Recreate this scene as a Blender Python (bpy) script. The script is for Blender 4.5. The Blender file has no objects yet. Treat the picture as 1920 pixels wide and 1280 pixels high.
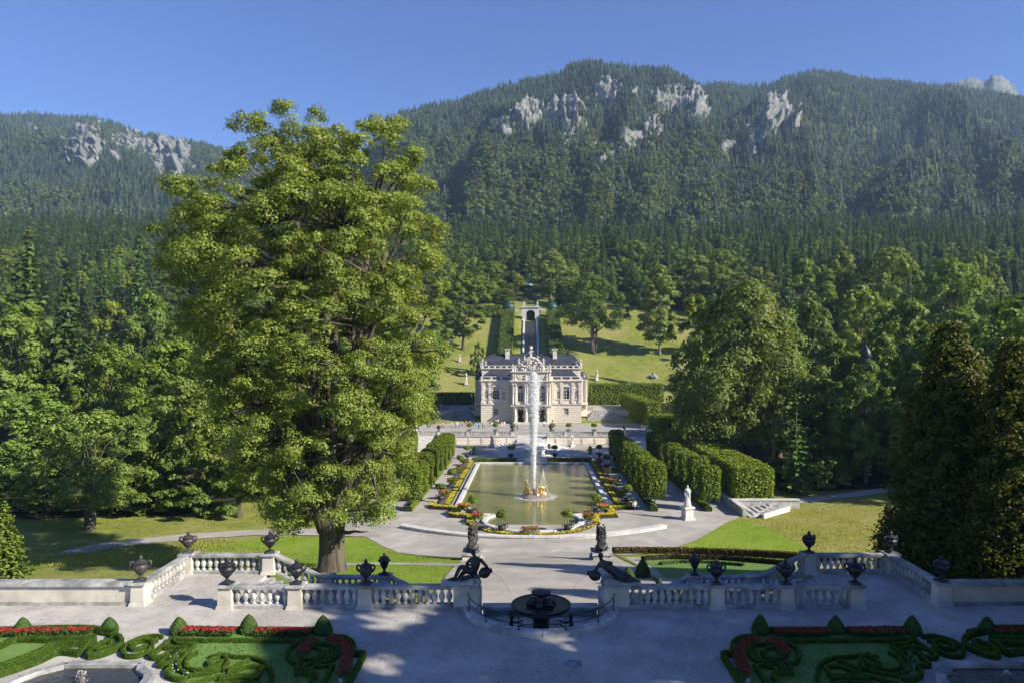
import bpy, bmesh, math, random
import numpy as np
from mathutils import Vector, Matrix, noise
from mathutils.geometry import delaunay_2d_cdt

R = math.radians
rng = random.Random(11)
nr = np.random.default_rng(7)
scene = bpy.context.scene
COL = scene.collection

# ------------------------------------------------------------------ camera
CX, CZ = -0.47, 21.4                       # the eye: half a metre left of the garden axis, 21 m above the pool
FL, VX, HY = 1280.0, 993.0, 672.0          # focal length, vanishing point and horizon of the photograph (pixels of 1920)
cam_d = bpy.data.cameras.new('camera')
cam_d.sensor_width = 36.0
cam_d.lens = 24.0
cam_d.shift_x = -(VX - 960) / 1920
cam_d.shift_y = (HY - 640) / 1920
cam_d.clip_start = 0.5
cam_d.clip_end = 12000
cam = bpy.data.objects.new('camera', cam_d)
cam.location = (CX, 0, CZ)
cam.rotation_euler = (R(90), 0, 0)
COL.objects.link(cam)
scene.camera = cam

# ------------------------------------------------------------------ sky and sun
SUN_EL, SUN_AZ = 31.0, 115.0               # azimuth clockwise from the viewing direction
world = bpy.data.worlds.new('World')
scene.world = world
world.use_nodes = True
wn = world.node_tree.nodes
wl = world.node_tree.links
wn.clear()
sky = wn.new('ShaderNodeTexSky')
sky.sky_type = 'NISHITA'
sky.sun_disc = False
sky.sun_elevation = R(SUN_EL)
sky.sun_rotation = R(SUN_AZ)
sky.altitude = 900
sky.air_density = 1.0
sky.dust_density = 0.25
sky.ozone_density = 3.0
bg = wn.new('ShaderNodeBackground')
bg.inputs['Strength'].default_value = 0.09
wo = wn.new('ShaderNodeOutputWorld')
hs_ = wn.new('ShaderNodeHueSaturation')
hs_.inputs['Saturation'].default_value = 1.26
hs_.inputs['Hue'].default_value = 0.522
wl.new(sky.outputs[0], hs_.inputs['Color'])
wl.new(hs_.outputs[0], bg.inputs[0])
wl.new(bg.outputs[0], wo.inputs[0])
sd = bpy.data.lights.new('sun', 'SUN')
sd.energy = 5.0
sd.angle = R(0.53)
sd.color = (1.0, 0.93, 0.80)
sun = bpy.data.objects.new('sun', sd)
sdir = Vector((math.sin(R(SUN_AZ)) * math.cos(R(SUN_EL)), math.cos(R(SUN_AZ)) * math.cos(R(SUN_EL)), math.sin(R(SUN_EL))))
sun.rotation_euler = (-sdir).to_track_quat('-Z', 'Y').to_euler()
sun.location = (60, -20, 80)
COL.objects.link(sun)
scene.view_settings.view_transform = 'Standard'
scene.view_settings.look = 'None'
scene.view_settings.exposure = 0.92
scene.view_settings.gamma = 1.0
scene.view_settings.use_curve_mapping = False
scene.render.engine = 'CYCLES'
cy = scene.cycles
cy.max_bounces = 6
cy.diffuse_bounces = 3
cy.glossy_bounces = 3
cy.transmission_bounces = 4
cy.transparent_max_bounces = 6
cy.volume_bounces = 0
cy.caustics_reflective = False
cy.caustics_refractive = False
cy.use_adaptive_sampling = True
cy.adaptive_threshold = 0.02
cy.use_denoising = True
cy.denoiser = 'OPENIMAGEDENOISE'

# ------------------------------------------------------------------ geometry helpers
def lerp(a, b, t): return a + (b - a) * t
def sstep(a, b, t):
    t = min(1.0, max(0.0, (t - a) / (b - a)))
    return t * t * (3 - 2 * t)

def gz(x, y):
    """height of the natural ground"""
    z = float(np.interp(y, [-60, 33, 45, 58, 74, 92, 150, 190, 238, 325, 400, 500, 650, 900, 4000],
                        [7, 7, 5.8, 3.6, 0.35, 0, 0, 2.6, 5.0, 41.0, 60.5, 85, 125, 190, 230]))
    ax = abs(x)
    if ax > 36:
        w = sstep(70, 130, y) * (1 - sstep(240, 330, y))
        z += w * 0.07 * (min(ax, 150) - 36)
    if 225 < y < 345 and ax < 4.6:                       # the bed of the cascade
        z -= 1.2 * (1 - sstep(3.2, 4.6, ax))
    return z

def PX(px, D): return CX + (px - VX) / FL * D
def PZ(py, D): return CZ - (py - HY) / FL * D
def hit(px, py, z=None, d0=30.0):
    """where the line of sight of a photograph pixel meets the ground (or the level z)"""
    if z is not None:
        D = FL * (CZ - z) / (py - HY)
        return Vector((PX(px, D), D, z))
    D = d0
    while D < 900:
        if PZ(py, D) <= gz(PX(px, D), D):
            break
        D += 0.1
    return Vector((PX(px, D), D, gz(PX(px, D), D)))

class MB:
    """collects simple shapes into one mesh"""
    def __init__(s):
        s.v = []; s.f = []; s.m = []
    def add(s, vs, fs, mi=0, M=None):
        o = len(s.v)
        if M is not None:
            vs = [tuple(M @ Vector(p)) for p in vs]
        s.v.extend([tuple(p) for p in vs])
        s.f.extend([tuple(i + o for i in f) for f in fs])
        s.m.extend([mi] * len(fs))
        return s
    def box(s, x0, x1, y0, y1, z0, z1, mi=0, M=None, t=0.0):
        vs = [(x0, y0, z0), (x1, y0, z0), (x1, y1, z0), (x0, y1, z0),
              (x0 + t, y0 + t, z1), (x1 - t, y0 + t, z1), (x1 - t, y1 - t, z1), (x0 + t, y1 - t, z1)]
        return s.add(vs, [(3, 2, 1, 0), (4, 5, 6, 7), (0, 1, 5, 4), (1, 2, 6, 5), (2, 3, 7, 6), (3, 0, 4, 7)], mi, M)
    def lathe(s, prof, n=12, mi=0, M=None, a0=0.0, a1=2 * math.pi, sx=1, sy=1, fold=0.0, nf=0):
        full = abs(a1 - a0 - 2 * math.pi) < 1e-6
        k = n if full else n + 1
        vs = []
        for r, z in prof:
            for i in range(k):
                a = a0 + (a1 - a0) * i / n
                q = r * (1 + fold * math.cos(nf * a)) if nf else r
                vs.append((q * math.cos(a) * sx, q * math.sin(a) * sy, z))
        fs = []
        for j in range(len(prof) - 1):
            for i in range(n):
                b = (i + 1) % k
                fs.append((j * k + i, j * k + b, (j + 1) * k + b, (j + 1) * k + i))
        if full:
            if prof[0][0] > 1e-4: fs.append(tuple(range(k - 1, -1, -1)))
            if prof[-1][0] > 1e-4: fs.append(tuple((len(prof) - 1) * k + i for i in range(k)))
        return s.add(vs, fs, mi, M)
    def tube(s, pts, rad, n=6, mi=0, M=None, cap=True):
        pts = [Vector(p) for p in pts]
        if not hasattr(rad, '__len__'): rad = [rad] * len(pts)
        vs = []
        up0 = None
        for i, p in enumerate(pts):
            d = (pts[min(i + 1, len(pts) - 1)] - pts[max(i - 1, 0)])
            d = d.normalized() if d.length > 1e-9 else Vector((0, 0, 1))
            if up0 is None:
                up0 = d.orthogonal().normalized()
            a = (up0 - d * up0.dot(d))
            a = a.normalized() if a.length > 1e-6 else d.orthogonal().normalized()
            up0 = a
            b = d.cross(a)
            for k in range(n):
                t = 2 * math.pi * k / n
                vs.append(p + (a * math.cos(t) + b * math.sin(t)) * rad[i])
        fs = []
        for i in range(len(pts) - 1):
            for k in range(n):
                q = (k + 1) % n
                fs.append((i * n + k, i * n + q, (i + 1) * n + q, (i + 1) * n + k))
        if cap:
            fs.append(tuple(range(n - 1, -1, -1)))
            fs.append(tuple((len(pts) - 1) * n + k for k in range(n)))
        return s.add(vs, fs, mi, M)
    def prism(s, poly, z0, z1, mi=0, M=None, inset=0.0):
        n = len(poly)
        cx = sum(p[0] for p in poly) / n; cyy = sum(p[1] for p in poly) / n
        q = [(p[0] + (cx - p[0]) * inset, p[1] + (cyy - p[1]) * inset) for p in poly]
        vs = [(p[0], p[1], z0) for p in poly] + [(p[0], p[1], z1) for p in q]
        fs = [tuple(range(n - 1, -1, -1)), tuple(range(n, 2 * n))]
        fs += [(i, (i + 1) % n, n + (i + 1) % n, n + i) for i in range(n)]
        return s.add(vs, fs, mi, M)
    def sweep(s, line, prof, mi=0, closed=False, M=None):
        """profile (offset to the left, height) carried along a plan line of (x, y, z)"""
        L = [Vector(p) for p in line]
        n = len(L); k = len(prof); vs = []
        for i, p in enumerate(L):
            a = L[(i - 1) % n] if (closed or i > 0) else p
            b = L[(i + 1) % n] if (closed or i < n - 1) else p
            d1 = (p - a); d2 = (b - p)
            d1.z = d2.z = 0
            d1 = d1.normalized() if d1.length > 1e-6 else d2.normalized()
            d2 = d2.normalized() if d2.length > 1e-6 else d1
            nrm = Vector((-(d1 + d2).y, (d1 + d2).x, 0))
            nrm = nrm.normalized() if nrm.length > 1e-6 else Vector((-d1.y, d1.x, 0))
            c = max(0.45, nrm.dot(Vector((-d1.y, d1.x, 0))))
            for o, h in prof:
                q = p + nrm * (o / c)
                vs.append((q.x, q.y, p.z + h))
        fs = []
        m = n if closed else n - 1
        for i in range(m):
            j = (i + 1) % n
            for q in range(k):
                w = (q + 1) % k
                fs.append((i * k + q, i * k + w, j * k + w, j * k + q))
        if not closed:
            fs.append(tuple(range(k))); fs.append(tuple((n - 1) * k + q for q in range(k - 1, -1, -1)))
        return s.add(vs, fs, mi, M)
    def mesh(s, name, mats, smooth=False, angle=None):
        me = bpy.data.meshes.new(name)
        me.from_pydata(s.v, [], s.f)
        if not isinstance(mats, (list, tuple)): mats = [mats]
        for m in mats: me.materials.append(m)
        if len(mats) > 1: me.polygons.foreach_set('material_index', s.m)
        bm = bmesh.new(); bm.from_mesh(me)
        bmesh.ops.recalc_face_normals(bm, faces=bm.faces)
        bm.to_mesh(me); bm.free()
        if smooth:
            me.polygons.foreach_set('use_smooth', [True] * len(me.polygons))
            if angle: me.set_sharp_from_angle(angle=R(angle))
        me.update()
        return me
    def build(s, name, mats, parent=None, smooth=False, angle=40):
        return link(name, s.mesh(name, mats, smooth, angle), parent)

def link(name, me, parent=None, loc=None, rz=None, sc=None):
    o = bpy.data.objects.new(name, me)
    COL.objects.link(o)
    if parent is not None: o.parent = parent
    if loc is not None: o.location = loc
    if rz is not None: o.rotation_euler = (0, 0, rz)
    if sc is not None: o.scale = sc if hasattr(sc, '__len__') else (sc, sc, sc)
    return o

def tag(o, label=None, cat=None, group=None, kind=None):
    if label: o['label'] = label
    if cat: o['category'] = cat
    if group: o['group'] = group
    if kind: o['kind'] = kind
    return o

def thing(name, label, cat, loc=(0, 0, 0), rz=0.0, group=None, sc=None):
    o = bpy.data.objects.new(name, None)
    o.empty_display_size = 0.3
    COL.objects.link(o)
    o.location = loc; o.rotation_euler = (0, 0, rz)
    if sc is not None: o.scale = sc if hasattr(sc, '__len__') else (sc, sc, sc)
    return tag(o, label, cat, group)

def struct(o):
    o['kind'] = 'structure'
    return o

def copy_tree(o, parent=None):
    c = o.copy(); COL.objects.link(c)
    if parent is not None: c.parent = parent
    for ch in list(o.children): copy_tree(ch, c)
    return c

def np_mesh(name, V, F, mat, smooth=False):
    """mesh from numpy arrays, all faces with the same corner count"""
    V = np.asarray(V, np.float32); F = np.asarray(F, np.int32)
    me = bpy.data.meshes.new(name)
    nf, k = F.shape
    me.vertices.add(len(V)); me.vertices.foreach_set('co', V.ravel())
    me.loops.add(nf * k); me.loops.foreach_set('vertex_index', F.ravel())
    me.polygons.add(nf)
    me.polygons.foreach_set('loop_start', np.arange(0, nf * k, k, dtype=np.int32))
    try: me.polygons.foreach_set('loop_total', np.full(nf, k, np.int32))
    except Exception: pass
    if smooth: me.polygons.foreach_set('use_smooth', np.ones(nf, bool))
    for m in (mat if isinstance(mat, (list, tuple)) else [mat]): me.materials.append(m)
    me.update(calc_edges=True)
    return me

def norm_rows(a):
    return a / np.maximum(1e-6, np.linalg.norm(a, axis=1, keepdims=True))

def leaf_quads(P, N, size, aspect=0.62, jitter=0.25):
    """one small leaf-shaped quad for each point, facing roughly along N"""
    n = len(P)
    N = norm_rows(N)
    T = norm_rows(np.cross(N, nr.normal(size=(n, 3))))
    B = np.cross(N, T)
    s = (size * (1 + jitter * nr.normal(size=n)))[:, None] if np.ndim(size) == 0 else np.asarray(size)[:, None]
    s = np.abs(s) * 0.5
    bend = N * s * 0.25
    V = np.empty((n, 4, 3), np.float32)
    V[:, 0] = P - T * s - bend; V[:, 1] = P + B * s * aspect + bend
    V[:, 2] = P + T * s - bend; V[:, 3] = P - B * s * aspect + bend
    F = np.arange(n * 4, dtype=np.int32).reshape(n, 4)
    return V.reshape(-1, 3), F

def blob_points(C, Rr, n_per, squash=0.8, inner=0.45, low=0.45):
    """leaf places on and in a set of foliage clumps"""
    C = np.asarray(C, float); Rr = np.asarray(Rr, float)
    w = Rr ** 2; cnt = np.maximum(6, (n_per * len(C) * w / w.sum())).astype(int)
    idx = np.repeat(np.arange(len(C)), cnt)
    d = norm_rows(nr.normal(size=(len(idx), 3)))
    flip = (d[:, 2] < 0) & (nr.random(len(idx)) > low)
    d[flip, 2] *= -1
    rad = Rr[idx] * (inner + (1 - inner) * np.sqrt(nr.random(len(idx)))) * (1 + 0.13 * nr.normal(size=len(idx)))
    P = C[idx] + d * rad[:, None] * np.array([1, 1, squash])
    N = d * 0.9 + nr.normal(size=d.shape) * 0.38 + np.array([0, 0, 0.25])
    return P, N, idx

def clump_leaves(C, Rr, n, r_, subs=9, size=0.3, axis=(0, 0), low=0.3, sub_r=0.42, squash=0.8):
    """boughs: each big clump carries smaller ones on its upper and outer side, with dark gaps between the boughs"""
    c2, q2, big = [], [], []
    for i, (c, r) in enumerate(zip(C, Rr)):
        out = Vector((c[0] - axis[0], c[1] - axis[1], 0))
        out = out.normalized() if out.length > 0.3 else Vector((0, 0, 1))
        for _ in range(subs):
            d = Vector((r_.gauss(0, 1), r_.gauss(0, 1), r_.gauss(0, 1))).normalized() + out * 0.5 + Vector((0, 0, 0.35))
            d.normalize()
            if d.z < -0.2 and r_.random() > low: d.z = abs(d.z)
            f = r_.uniform(0.5, 0.78)
            c2.append((c[0] + d.x * r * f, c[1] + d.y * r * f, c[2] + d.z * r * f * squash)); q2.append(r * sub_r * r_.uniform(0.75, 1.2)); big.append(i)
    P, N, idx = blob_points(c2, q2, n / len(c2), 0.72, 0.45, 0.35)
    B = np.array(C)[np.array(big)[idx]]
    N = N * 0.7 + norm_rows(P - B) * 0.6
    return leaf_quads(P, N, size, 0.7)

def join_quads(parts):
    Vs, Fs, o = [], [], 0
    for V, F in parts:
        Vs.append(V); Fs.append(F + o); o += len(V)
    return np.concatenate(Vs), np.concatenate(Fs)

def drape(name, poly, mat, dz=0.03, step=2.0, z=None, parent=None, inner=True):
    """a sheet with the plan outline poly laid on the ground (or on the level z)"""
    P = []
    n = len(poly)
    for i in range(n):
        a = Vector(poly[i][:2]); b = Vector(poly[(i + 1) % n][:2])
        k = max(1, int((b - a).length / step)) if z is None else 1
        for j in range(k): P.append(a.lerp(b, j / k))
    nb = len(P)
    edges = [(i, (i + 1) % nb) for i in range(nb)]
    if z is None and inner:
        x0 = min(p.x for p in P); x1 = max(p.x for p in P); y0 = min(p.y for p in P); y1 = max(p.y for p in P)
        yy = y0 + step / 2
        while yy < y1:
            xx = x0 + step / 2
            while xx < x1:
                P.append(Vector((xx + 0.13 * math.sin(yy * 7), yy)))
                xx += step
            yy += step
    r = delaunay_2d_cdt(P, edges, [], 1, 1e-4)
    vs = [(p.x, p.y, (gz(p.x, p.y) if z is None else z) + dz) for p in r[0]]
    me = bpy.data.meshes.new(name)
    me.from_pydata(vs, [], [tuple(f) for f in r[2]])
    me.materials.append(mat)
    bm = bmesh.new(); bm.from_mesh(me)
    for f in bm.faces:
        if f.normal.z < 0: f.normal_flip()
    bm.to_mesh(me); bm.free(); me.update()
    o = link(name, me, parent)
    if parent is None: struct(o)
    return o

def smooth_line(pts, per=6, closed=False):
    """Catmull-Rom line through plan points"""
    P = [Vector(p) for p in pts]; n = len(P); out = []
    rngi = range(n if closed else n - 1)
    for i in rngi:
        p0 = P[(i - 1) % n] if closed or i > 0 else P[i]
        p1 = P[i]; p2 = P[(i + 1) % n]
        p3 = P[(i + 2) % n] if closed or i < n - 2 else p2
        for k in range(per):
            t = k / per
            out.append(0.5 * ((2 * p1) + (p2 - p0) * t + (2 * p0 - 5 * p1 + 4 * p2 - p3) * t * t + (3 * p1 - p0 - 3 * p2 + p3) * t ** 3))
    if not closed: out.append(P[-1])
    return out

# ------------------------------------------------------------------ materials
def new_mat(name):
    m = bpy.data.materials.new(name); m.use_nodes = True
    nt = m.node_tree; nt.nodes.clear()
    out = nt.nodes.new('ShaderNodeOutputMaterial')
    return m, nt, out

def nd(nt, typ, **kw):
    n = nt.nodes.new(typ)
    for k, v in kw.items():
        if k.startswith('i_'): n.inputs[k[2:].replace('_', ' ')].default_value = v
        else: setattr(n, k, v)
    return n

def c4(c): return (c[0], c[1], c[2], 1.0)

def ramp(nt, fac, stops):
    r = nt.nodes.new('ShaderNodeValToRGB')
    e = r.color_ramp.elements
    while len(e) < len(stops): e.new(0.5)
    for i, (p, c) in enumerate(stops):
        e[i].position = p; e[i].color = c4(c)
    nt.links.new(fac, r.inputs[0])
    return r.outputs[0]

def noise_tex(nt, scale, detail=4.0, rough=0.55, vec=None, dist=0.0):
    n = nt.nodes.new('ShaderNodeTexNoise')
    n.inputs['Scale'].default_value = scale
    n.inputs['Detail'].default_value = detail
    n.inputs['Roughness'].default_value = rough
    n.inputs['Distortion'].default_value = dist
    if vec is not None: nt.links.new(vec, n.inputs['Vector'])
    return n.outputs['Fac']

def mix_rgb(nt, fac, a, b, mode='MIX'):
    m = nt.nodes.new('ShaderNodeMix'); m.data_type = 'RGBA'; m.blend_type = mode
    for s, v in ((0, fac), (6, a), (7, b)):
        if hasattr(v, 'links'): nt.links.new(v, m.inputs[s])
        else: m.inputs[s].default_value = v if s == 0 else c4(v)
    return m.outputs[2]

def surf(name, c1, c2, scale=2.0, c3=None, scale3=0.15, f3=0.5, rough=0.8, bump=0.0, bscale=20.0, spec=0.3, metal=0.0, c4_=None, scale4=30.0, local=False, lo=0.35, hi=0.65, stretch=None, bdist=0.05):
    m, nt, out = new_mat(name)
    g = nt.nodes.new('ShaderNodeTexCoord' if local else 'ShaderNodeNewGeometry')
    pos = g.outputs['Object'] if local else g.outputs['Position']
    if stretch:
        mp = nt.nodes.new('ShaderNodeMapping'); mp.inputs['Scale'].default_value = stretch
        nt.links.new(pos, mp.inputs[0]); pos = mp.outputs[0]
    col = ramp(nt, noise_tex(nt, scale, 5, 0.6, pos), [(lo, c1), (hi, c2)])
    if c3 is not None:
        f = ramp(nt, noise_tex(nt, scale3, 4, 0.6, pos), [(0.42, (0, 0, 0)), (0.62, (f3, f3, f3))])
        col = mix_rgb(nt, f, col, c3)
    if c4_ is not None:
        f = ramp(nt, noise_tex(nt, scale4, 2, 0.5, pos), [(0.58, (0, 0, 0)), (0.70, (0.8, 0.8, 0.8))])
        col = mix_rgb(nt, f, col, c4_)
    b = nd(nt, 'ShaderNodeBsdfPrincipled')
    b.inputs['Roughness'].default_value = rough
    b.inputs['Metallic'].default_value = metal
    b.inputs['Specular IOR Level'].default_value = spec
    nt.links.new(col, b.inputs['Base Color'])
    if bump:
        bu = nd(nt, 'ShaderNodeBump'); bu.inputs['Strength'].default_value = bump; bu.inputs['Distance'].default_value = bdist
        nt.links.new(noise_tex(nt, bscale, 4, 0.6, pos), bu.inputs['Height'])
        nt.links.new(bu.outputs[0], b.inputs['Normal'])
    nt.links.new(b.outputs[0], out.inputs[0])
    return m

def leaf_mat(name, a, b, c=None, trans=0.34, var=0.24, rough=0.55, hue=0.03):
    """foliage: every leaf its own tint, every tree its own shade, light coming through"""
    m, nt, out = new_mat(name)
    g = nt.nodes.new('ShaderNodeNewGeometry'); oi = nt.nodes.new('ShaderNodeObjectInfo')
    stops = [(0.0, a), (1.0, b)] if c is None else [(0.0, a), (0.6, b), (1.0, c)]
    col = ramp(nt, g.outputs['Random Per Island'], stops)
    hs = nd(nt, 'ShaderNodeHueSaturation')
    mr = nd(nt, 'ShaderNodeMapRange'); mr.inputs[3].default_value = 1 - var; mr.inputs[4].default_value = 1 + var
    nt.links.new(oi.outputs['Random'], mr.inputs[0]); nt.links.new(mr.outputs[0], hs.inputs['Value'])
    mh = nd(nt, 'ShaderNodeMath', operation='MULTIPLY_ADD'); mh.inputs[1].default_value = 7.31; mh.inputs[2].default_value = 0.0
    nt.links.new(oi.outputs['Random'], mh.inputs[0])
    fr = nd(nt, 'ShaderNodeMath', operation='FRACT'); nt.links.new(mh.outputs[0], fr.inputs[0])
    mr2 = nd(nt, 'ShaderNodeMapRange'); mr2.inputs[3].default_value = 0.5 - hue; mr2.inputs[4].default_value = 0.5 + hue
    nt.links.new(fr.outputs[0], mr2.inputs[0]); nt.links.new(mr2.outputs[0], hs.inputs['Hue'])
    nt.links.new(col, hs.inputs['Color'])
    p = nd(nt, 'ShaderNodeBsdfPrincipled'); p.inputs['Roughness'].default_value = rough; p.inputs['Specular IOR Level'].default_value = 0.22
    nt.links.new(hs.outputs[0], p.inputs['Base Color'])
    t = nd(nt, 'ShaderNodeBsdfTranslucent')
    tc = mix_rgb(nt, 1.0, hs.outputs[0], (1.25, 1.2, 0.6), 'MULTIPLY')
    nt.links.new(tc, t.inputs[0])
    mx = nd(nt, 'ShaderNodeMixShader'); mx.inputs[0].default_value = trans
    nt.links.new(p.outputs[0], mx.inputs[1]); nt.links.new(t.outputs[0], mx.inputs[2])
    nt.links.new(mx.outputs[0], out.inputs[0])
    return m

def flat(name, col, rough=0.6, metal=0.0, spec=0.4, var=0.15, scale=6.0, bump=0.0):
    d = tuple(max(0, x * (1 - var)) for x in col); u = tuple(x * (1 + var) for x in col)
    return surf(name, d, u, scale=scale, rough=rough, metal=metal, spec=spec, bump=bump, bscale=scale * 5)

M = {}
M['gravel'] = surf('gravel', (0.37, 0.345, 0.305), (0.50, 0.47, 0.42), scale=1.1, c3=(0.29, 0.27, 0.24), scale3=0.3, f3=0.75, rough=0.95, bump=0.5, bscale=26, c4_=(0.60, 0.58, 0.54), scale4=13.0, spec=0.1)
M['gravel_far'] = surf('gravel_far', (0.33, 0.305, 0.265), (0.43, 0.40, 0.355), scale=0.5, c3=(0.265, 0.245, 0.21), scale3=0.16, f3=0.7, rough=0.95, bump=0.4, bscale=9, spec=0.1, stretch=(1, 1, 1))
M['stone'] = surf('stone', (0.40, 0.385, 0.35), (0.56, 0.54, 0.50), scale=1.6, c3=(0.22, 0.215, 0.20), scale3=1.1, f3=0.85, rough=0.85, bump=0.35, bscale=14, spec=0.2)
M['stone_cap'] = surf('stone_cap', (0.26, 0.255, 0.245), (0.46, 0.45, 0.43), scale=2.4, c3=(0.15, 0.15, 0.145), scale3=0.9, f3=0.75, rough=0.9, bump=0.4, bscale=16, spec=0.15)
M['stone_cream'] = surf('stone_cream', (0.48, 0.44, 0.36), (0.60, 0.56, 0.47), scale=1.2, c3=(0.34, 0.32, 0.28), scale3=0.9, f3=0.6, rough=0.85, bump=0.2, bscale=12, spec=0.2)
M['marble'] = surf('marble', (0.50, 0.475, 0.43), (0.64, 0.62, 0.575), scale=1.5, c3=(0.40, 0.39, 0.37), scale3=0.8, f3=0.6, rough=0.7, bump=0.2, bscale=8, spec=0.25)
M['plaster'] = surf('plaster', (0.68, 0.60, 0.485), (0.76, 0.69, 0.575), scale=0.8, c3=(0.50, 0.45, 0.38), scale3=0.35, f3=0.5, rough=0.85, spec=0.15, bump=0.1, bscale=4)
M['ornament'] = surf('ornament', (0.54, 0.49, 0.42), (0.72, 0.67, 0.59), scale=1.2, c3=(0.42, 0.39, 0.34), scale3=0.9, f3=0.55, rough=0.8, spec=0.2, bump=0.3, bscale=5)
M['slate'] = surf('slate', (0.035, 0.037, 0.05), (0.06, 0.063, 0.078), scale=0.6, rough=0.45, spec=0.5, bump=0.1, bscale=3)
M['glass'] = flat('window_glass', (0.02, 0.024, 0.03), rough=0.08, spec=0.6)
M['frame_white'] = flat('frame_white', (0.62, 0.60, 0.56), rough=0.6)
M['blind'] = flat('blind', (0.42, 0.42, 0.42), rough=0.9)
M['dark_wood'] = flat('dark_wood', (0.05, 0.038, 0.028), rough=0.5)
M['bronze'] = surf('bronze', (0.016, 0.015, 0.018), (0.035, 0.033, 0.036), scale=6, c3=(0.07, 0.078, 0.075), scale3=3.0, f3=0.35, rough=0.42, spec=0.5, metal=0.35, bump=0.2, bscale=30)
M['bronze_brown'] = surf('bronze_brown', (0.035, 0.030, 0.028), (0.07, 0.062, 0.056), scale=5, c3=(0.12, 0.112, 0.105), scale3=3.0, f3=0.4, rough=0.5, spec=0.5, metal=0.3, bump=0.3, bscale=24)
M['iron'] = flat('iron', (0.012, 0.012, 0.014), rough=0.4, metal=0.4)
M['gold'] = flat('gold', (0.85, 0.58, 0.22), rough=0.3, metal=1.0, var=0.1)
M['copper_green'] = surf('copper_green', (0.012, 0.055, 0.03), (0.022, 0.08, 0.045), scale=2, rough=0.5, spec=0.4)
M['trellis_green'] = flat('trellis_green', (0.03, 0.09, 0.06), rough=0.6)
M['pale_copper'] = surf('pale_copper', (0.30, 0.40, 0.30), (0.40, 0.50, 0.36), scale=2, rough=0.6, spec=0.3)
M['white_paint'] = flat('white_paint', (0.75, 0.75, 0.73), rough=0.5, var=0.05)
M['bark'] = surf('bark', (0.045, 0.037, 0.028), (0.12, 0.10, 0.075), scale=3.0, c3=(0.16, 0.145, 0.115), scale3=1.0, f3=0.5, rough=0.95, bump=0.9, bscale=5, stretch=(1, 1, 0.18), spec=0.1, bdist=0.2)
M['bark_pale'] = surf('bark_pale', (0.16, 0.145, 0.12), (0.28, 0.26, 0.22), scale=2.0, rough=0.95, bump=0.6, bscale=4, stretch=(1, 1, 0.25), spec=0.1, bdist=0.1)
M['lawn'] = surf('lawn', (0.13, 0.205, 0.018), (0.20, 0.28, 0.028), scale=1.2, c3=(0.23, 0.28, 0.045), scale3=0.16, f3=0.65, rough=0.95, bump=0.8, bscale=14, spec=0.1, c4_=(0.10, 0.16, 0.02), scale4=3.0)
M['lawn_shade'] = surf('lawn_short', (0.10, 0.19, 0.045), (0.145, 0.245, 0.065), scale=2.5, c3=(0.17, 0.25, 0.07), scale3=0.7, f3=0.5, rough=0.95, bump=0.5, bscale=30, spec=0.1)
M['meadow'] = surf('meadow', (0.19, 0.21, 0.035), (0.29, 0.29, 0.065), scale=0.6, c3=(0.33, 0.30, 0.11), scale3=0.14, f3=0.75, rough=0.95, bump=0.9, bscale=6, spec=0.08, bdist=0.25, c4_=(0.14, 0.17, 0.03), scale4=1.6)
M['ground'] = surf('meadow_ground', (0.15, 0.185, 0.030), (0.25, 0.27, 0.055), scale=0.35, c3=(0.31, 0.285, 0.10), scale3=0.05, f3=0.75, rough=0.95, bump=0.9, bscale=4, spec=0.08, bdist=0.25, c4_=(0.12, 0.15, 0.03), scale4=1.1)
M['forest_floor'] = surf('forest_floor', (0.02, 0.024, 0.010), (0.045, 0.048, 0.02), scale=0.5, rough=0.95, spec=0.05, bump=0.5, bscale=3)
M['soil'] = surf('soil', (0.035, 0.028, 0.02), (0.07, 0.055, 0.04), scale=4, rough=0.95, bump=0.5, bscale=20, spec=0.1)
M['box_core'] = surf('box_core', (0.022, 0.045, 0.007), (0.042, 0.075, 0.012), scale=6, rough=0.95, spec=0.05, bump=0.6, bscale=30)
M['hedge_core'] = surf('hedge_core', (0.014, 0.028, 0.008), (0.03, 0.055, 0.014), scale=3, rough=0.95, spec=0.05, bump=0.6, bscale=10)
M['box_leaf'] = leaf_mat('box_leaf', (0.085, 0.15, 0.012), (0.15, 0.245, 0.017), (0.22, 0.32, 0.028), var=0.06, hue=0.006)
M['yew_leaf'] = leaf_mat('yew_leaf', (0.0520, 0.1105, 0.0286), (0.0910, 0.1690, 0.0390), (0.1300, 0.2210, 0.0520), var=0.1, hue=0.01)
M['hedge_leaf'] = leaf_mat('hedge_leaf', (0.11, 0.165, 0.018), (0.19, 0.255, 0.028), (0.28, 0.33, 0.045), var=0.1, hue=0.008)
M['linden_leaf'] = leaf_mat('linden_leaf', (0.115, 0.17, 0.022), (0.205, 0.265, 0.040), (0.35, 0.385, 0.11), var=0.0, hue=0.0, trans=0.34)
M['leaf_a'] = leaf_mat('leaf_a', (0.1138, 0.1755, 0.0234), (0.2009, 0.2665, 0.0338), (0.2946, 0.3250, 0.0585), var=0.26, hue=0.014)
M['leaf_b'] = leaf_mat('leaf_b', (0.085, 0.15, 0.024), (0.14, 0.21, 0.034), (0.205, 0.265, 0.052), var=0.26, hue=0.008)
M['leaf_olive'] = leaf_mat('leaf_olive', (0.12, 0.175, 0.032), (0.195, 0.25, 0.048), (0.28, 0.32, 0.085), var=0.16, hue=0.008)
M['leaf_bright'] = leaf_mat('leaf_bright', (0.10, 0.165, 0.018), (0.165, 0.235, 0.027), (0.25, 0.30, 0.05), var=0.16, hue=0.008)
M['needle'] = leaf_mat('needle', (0.0500, 0.0900, 0.0250), (0.0875, 0.1375, 0.0350), (0.1250, 0.1812, 0.0500), trans=0.25, var=0.28, hue=0.015)
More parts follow.
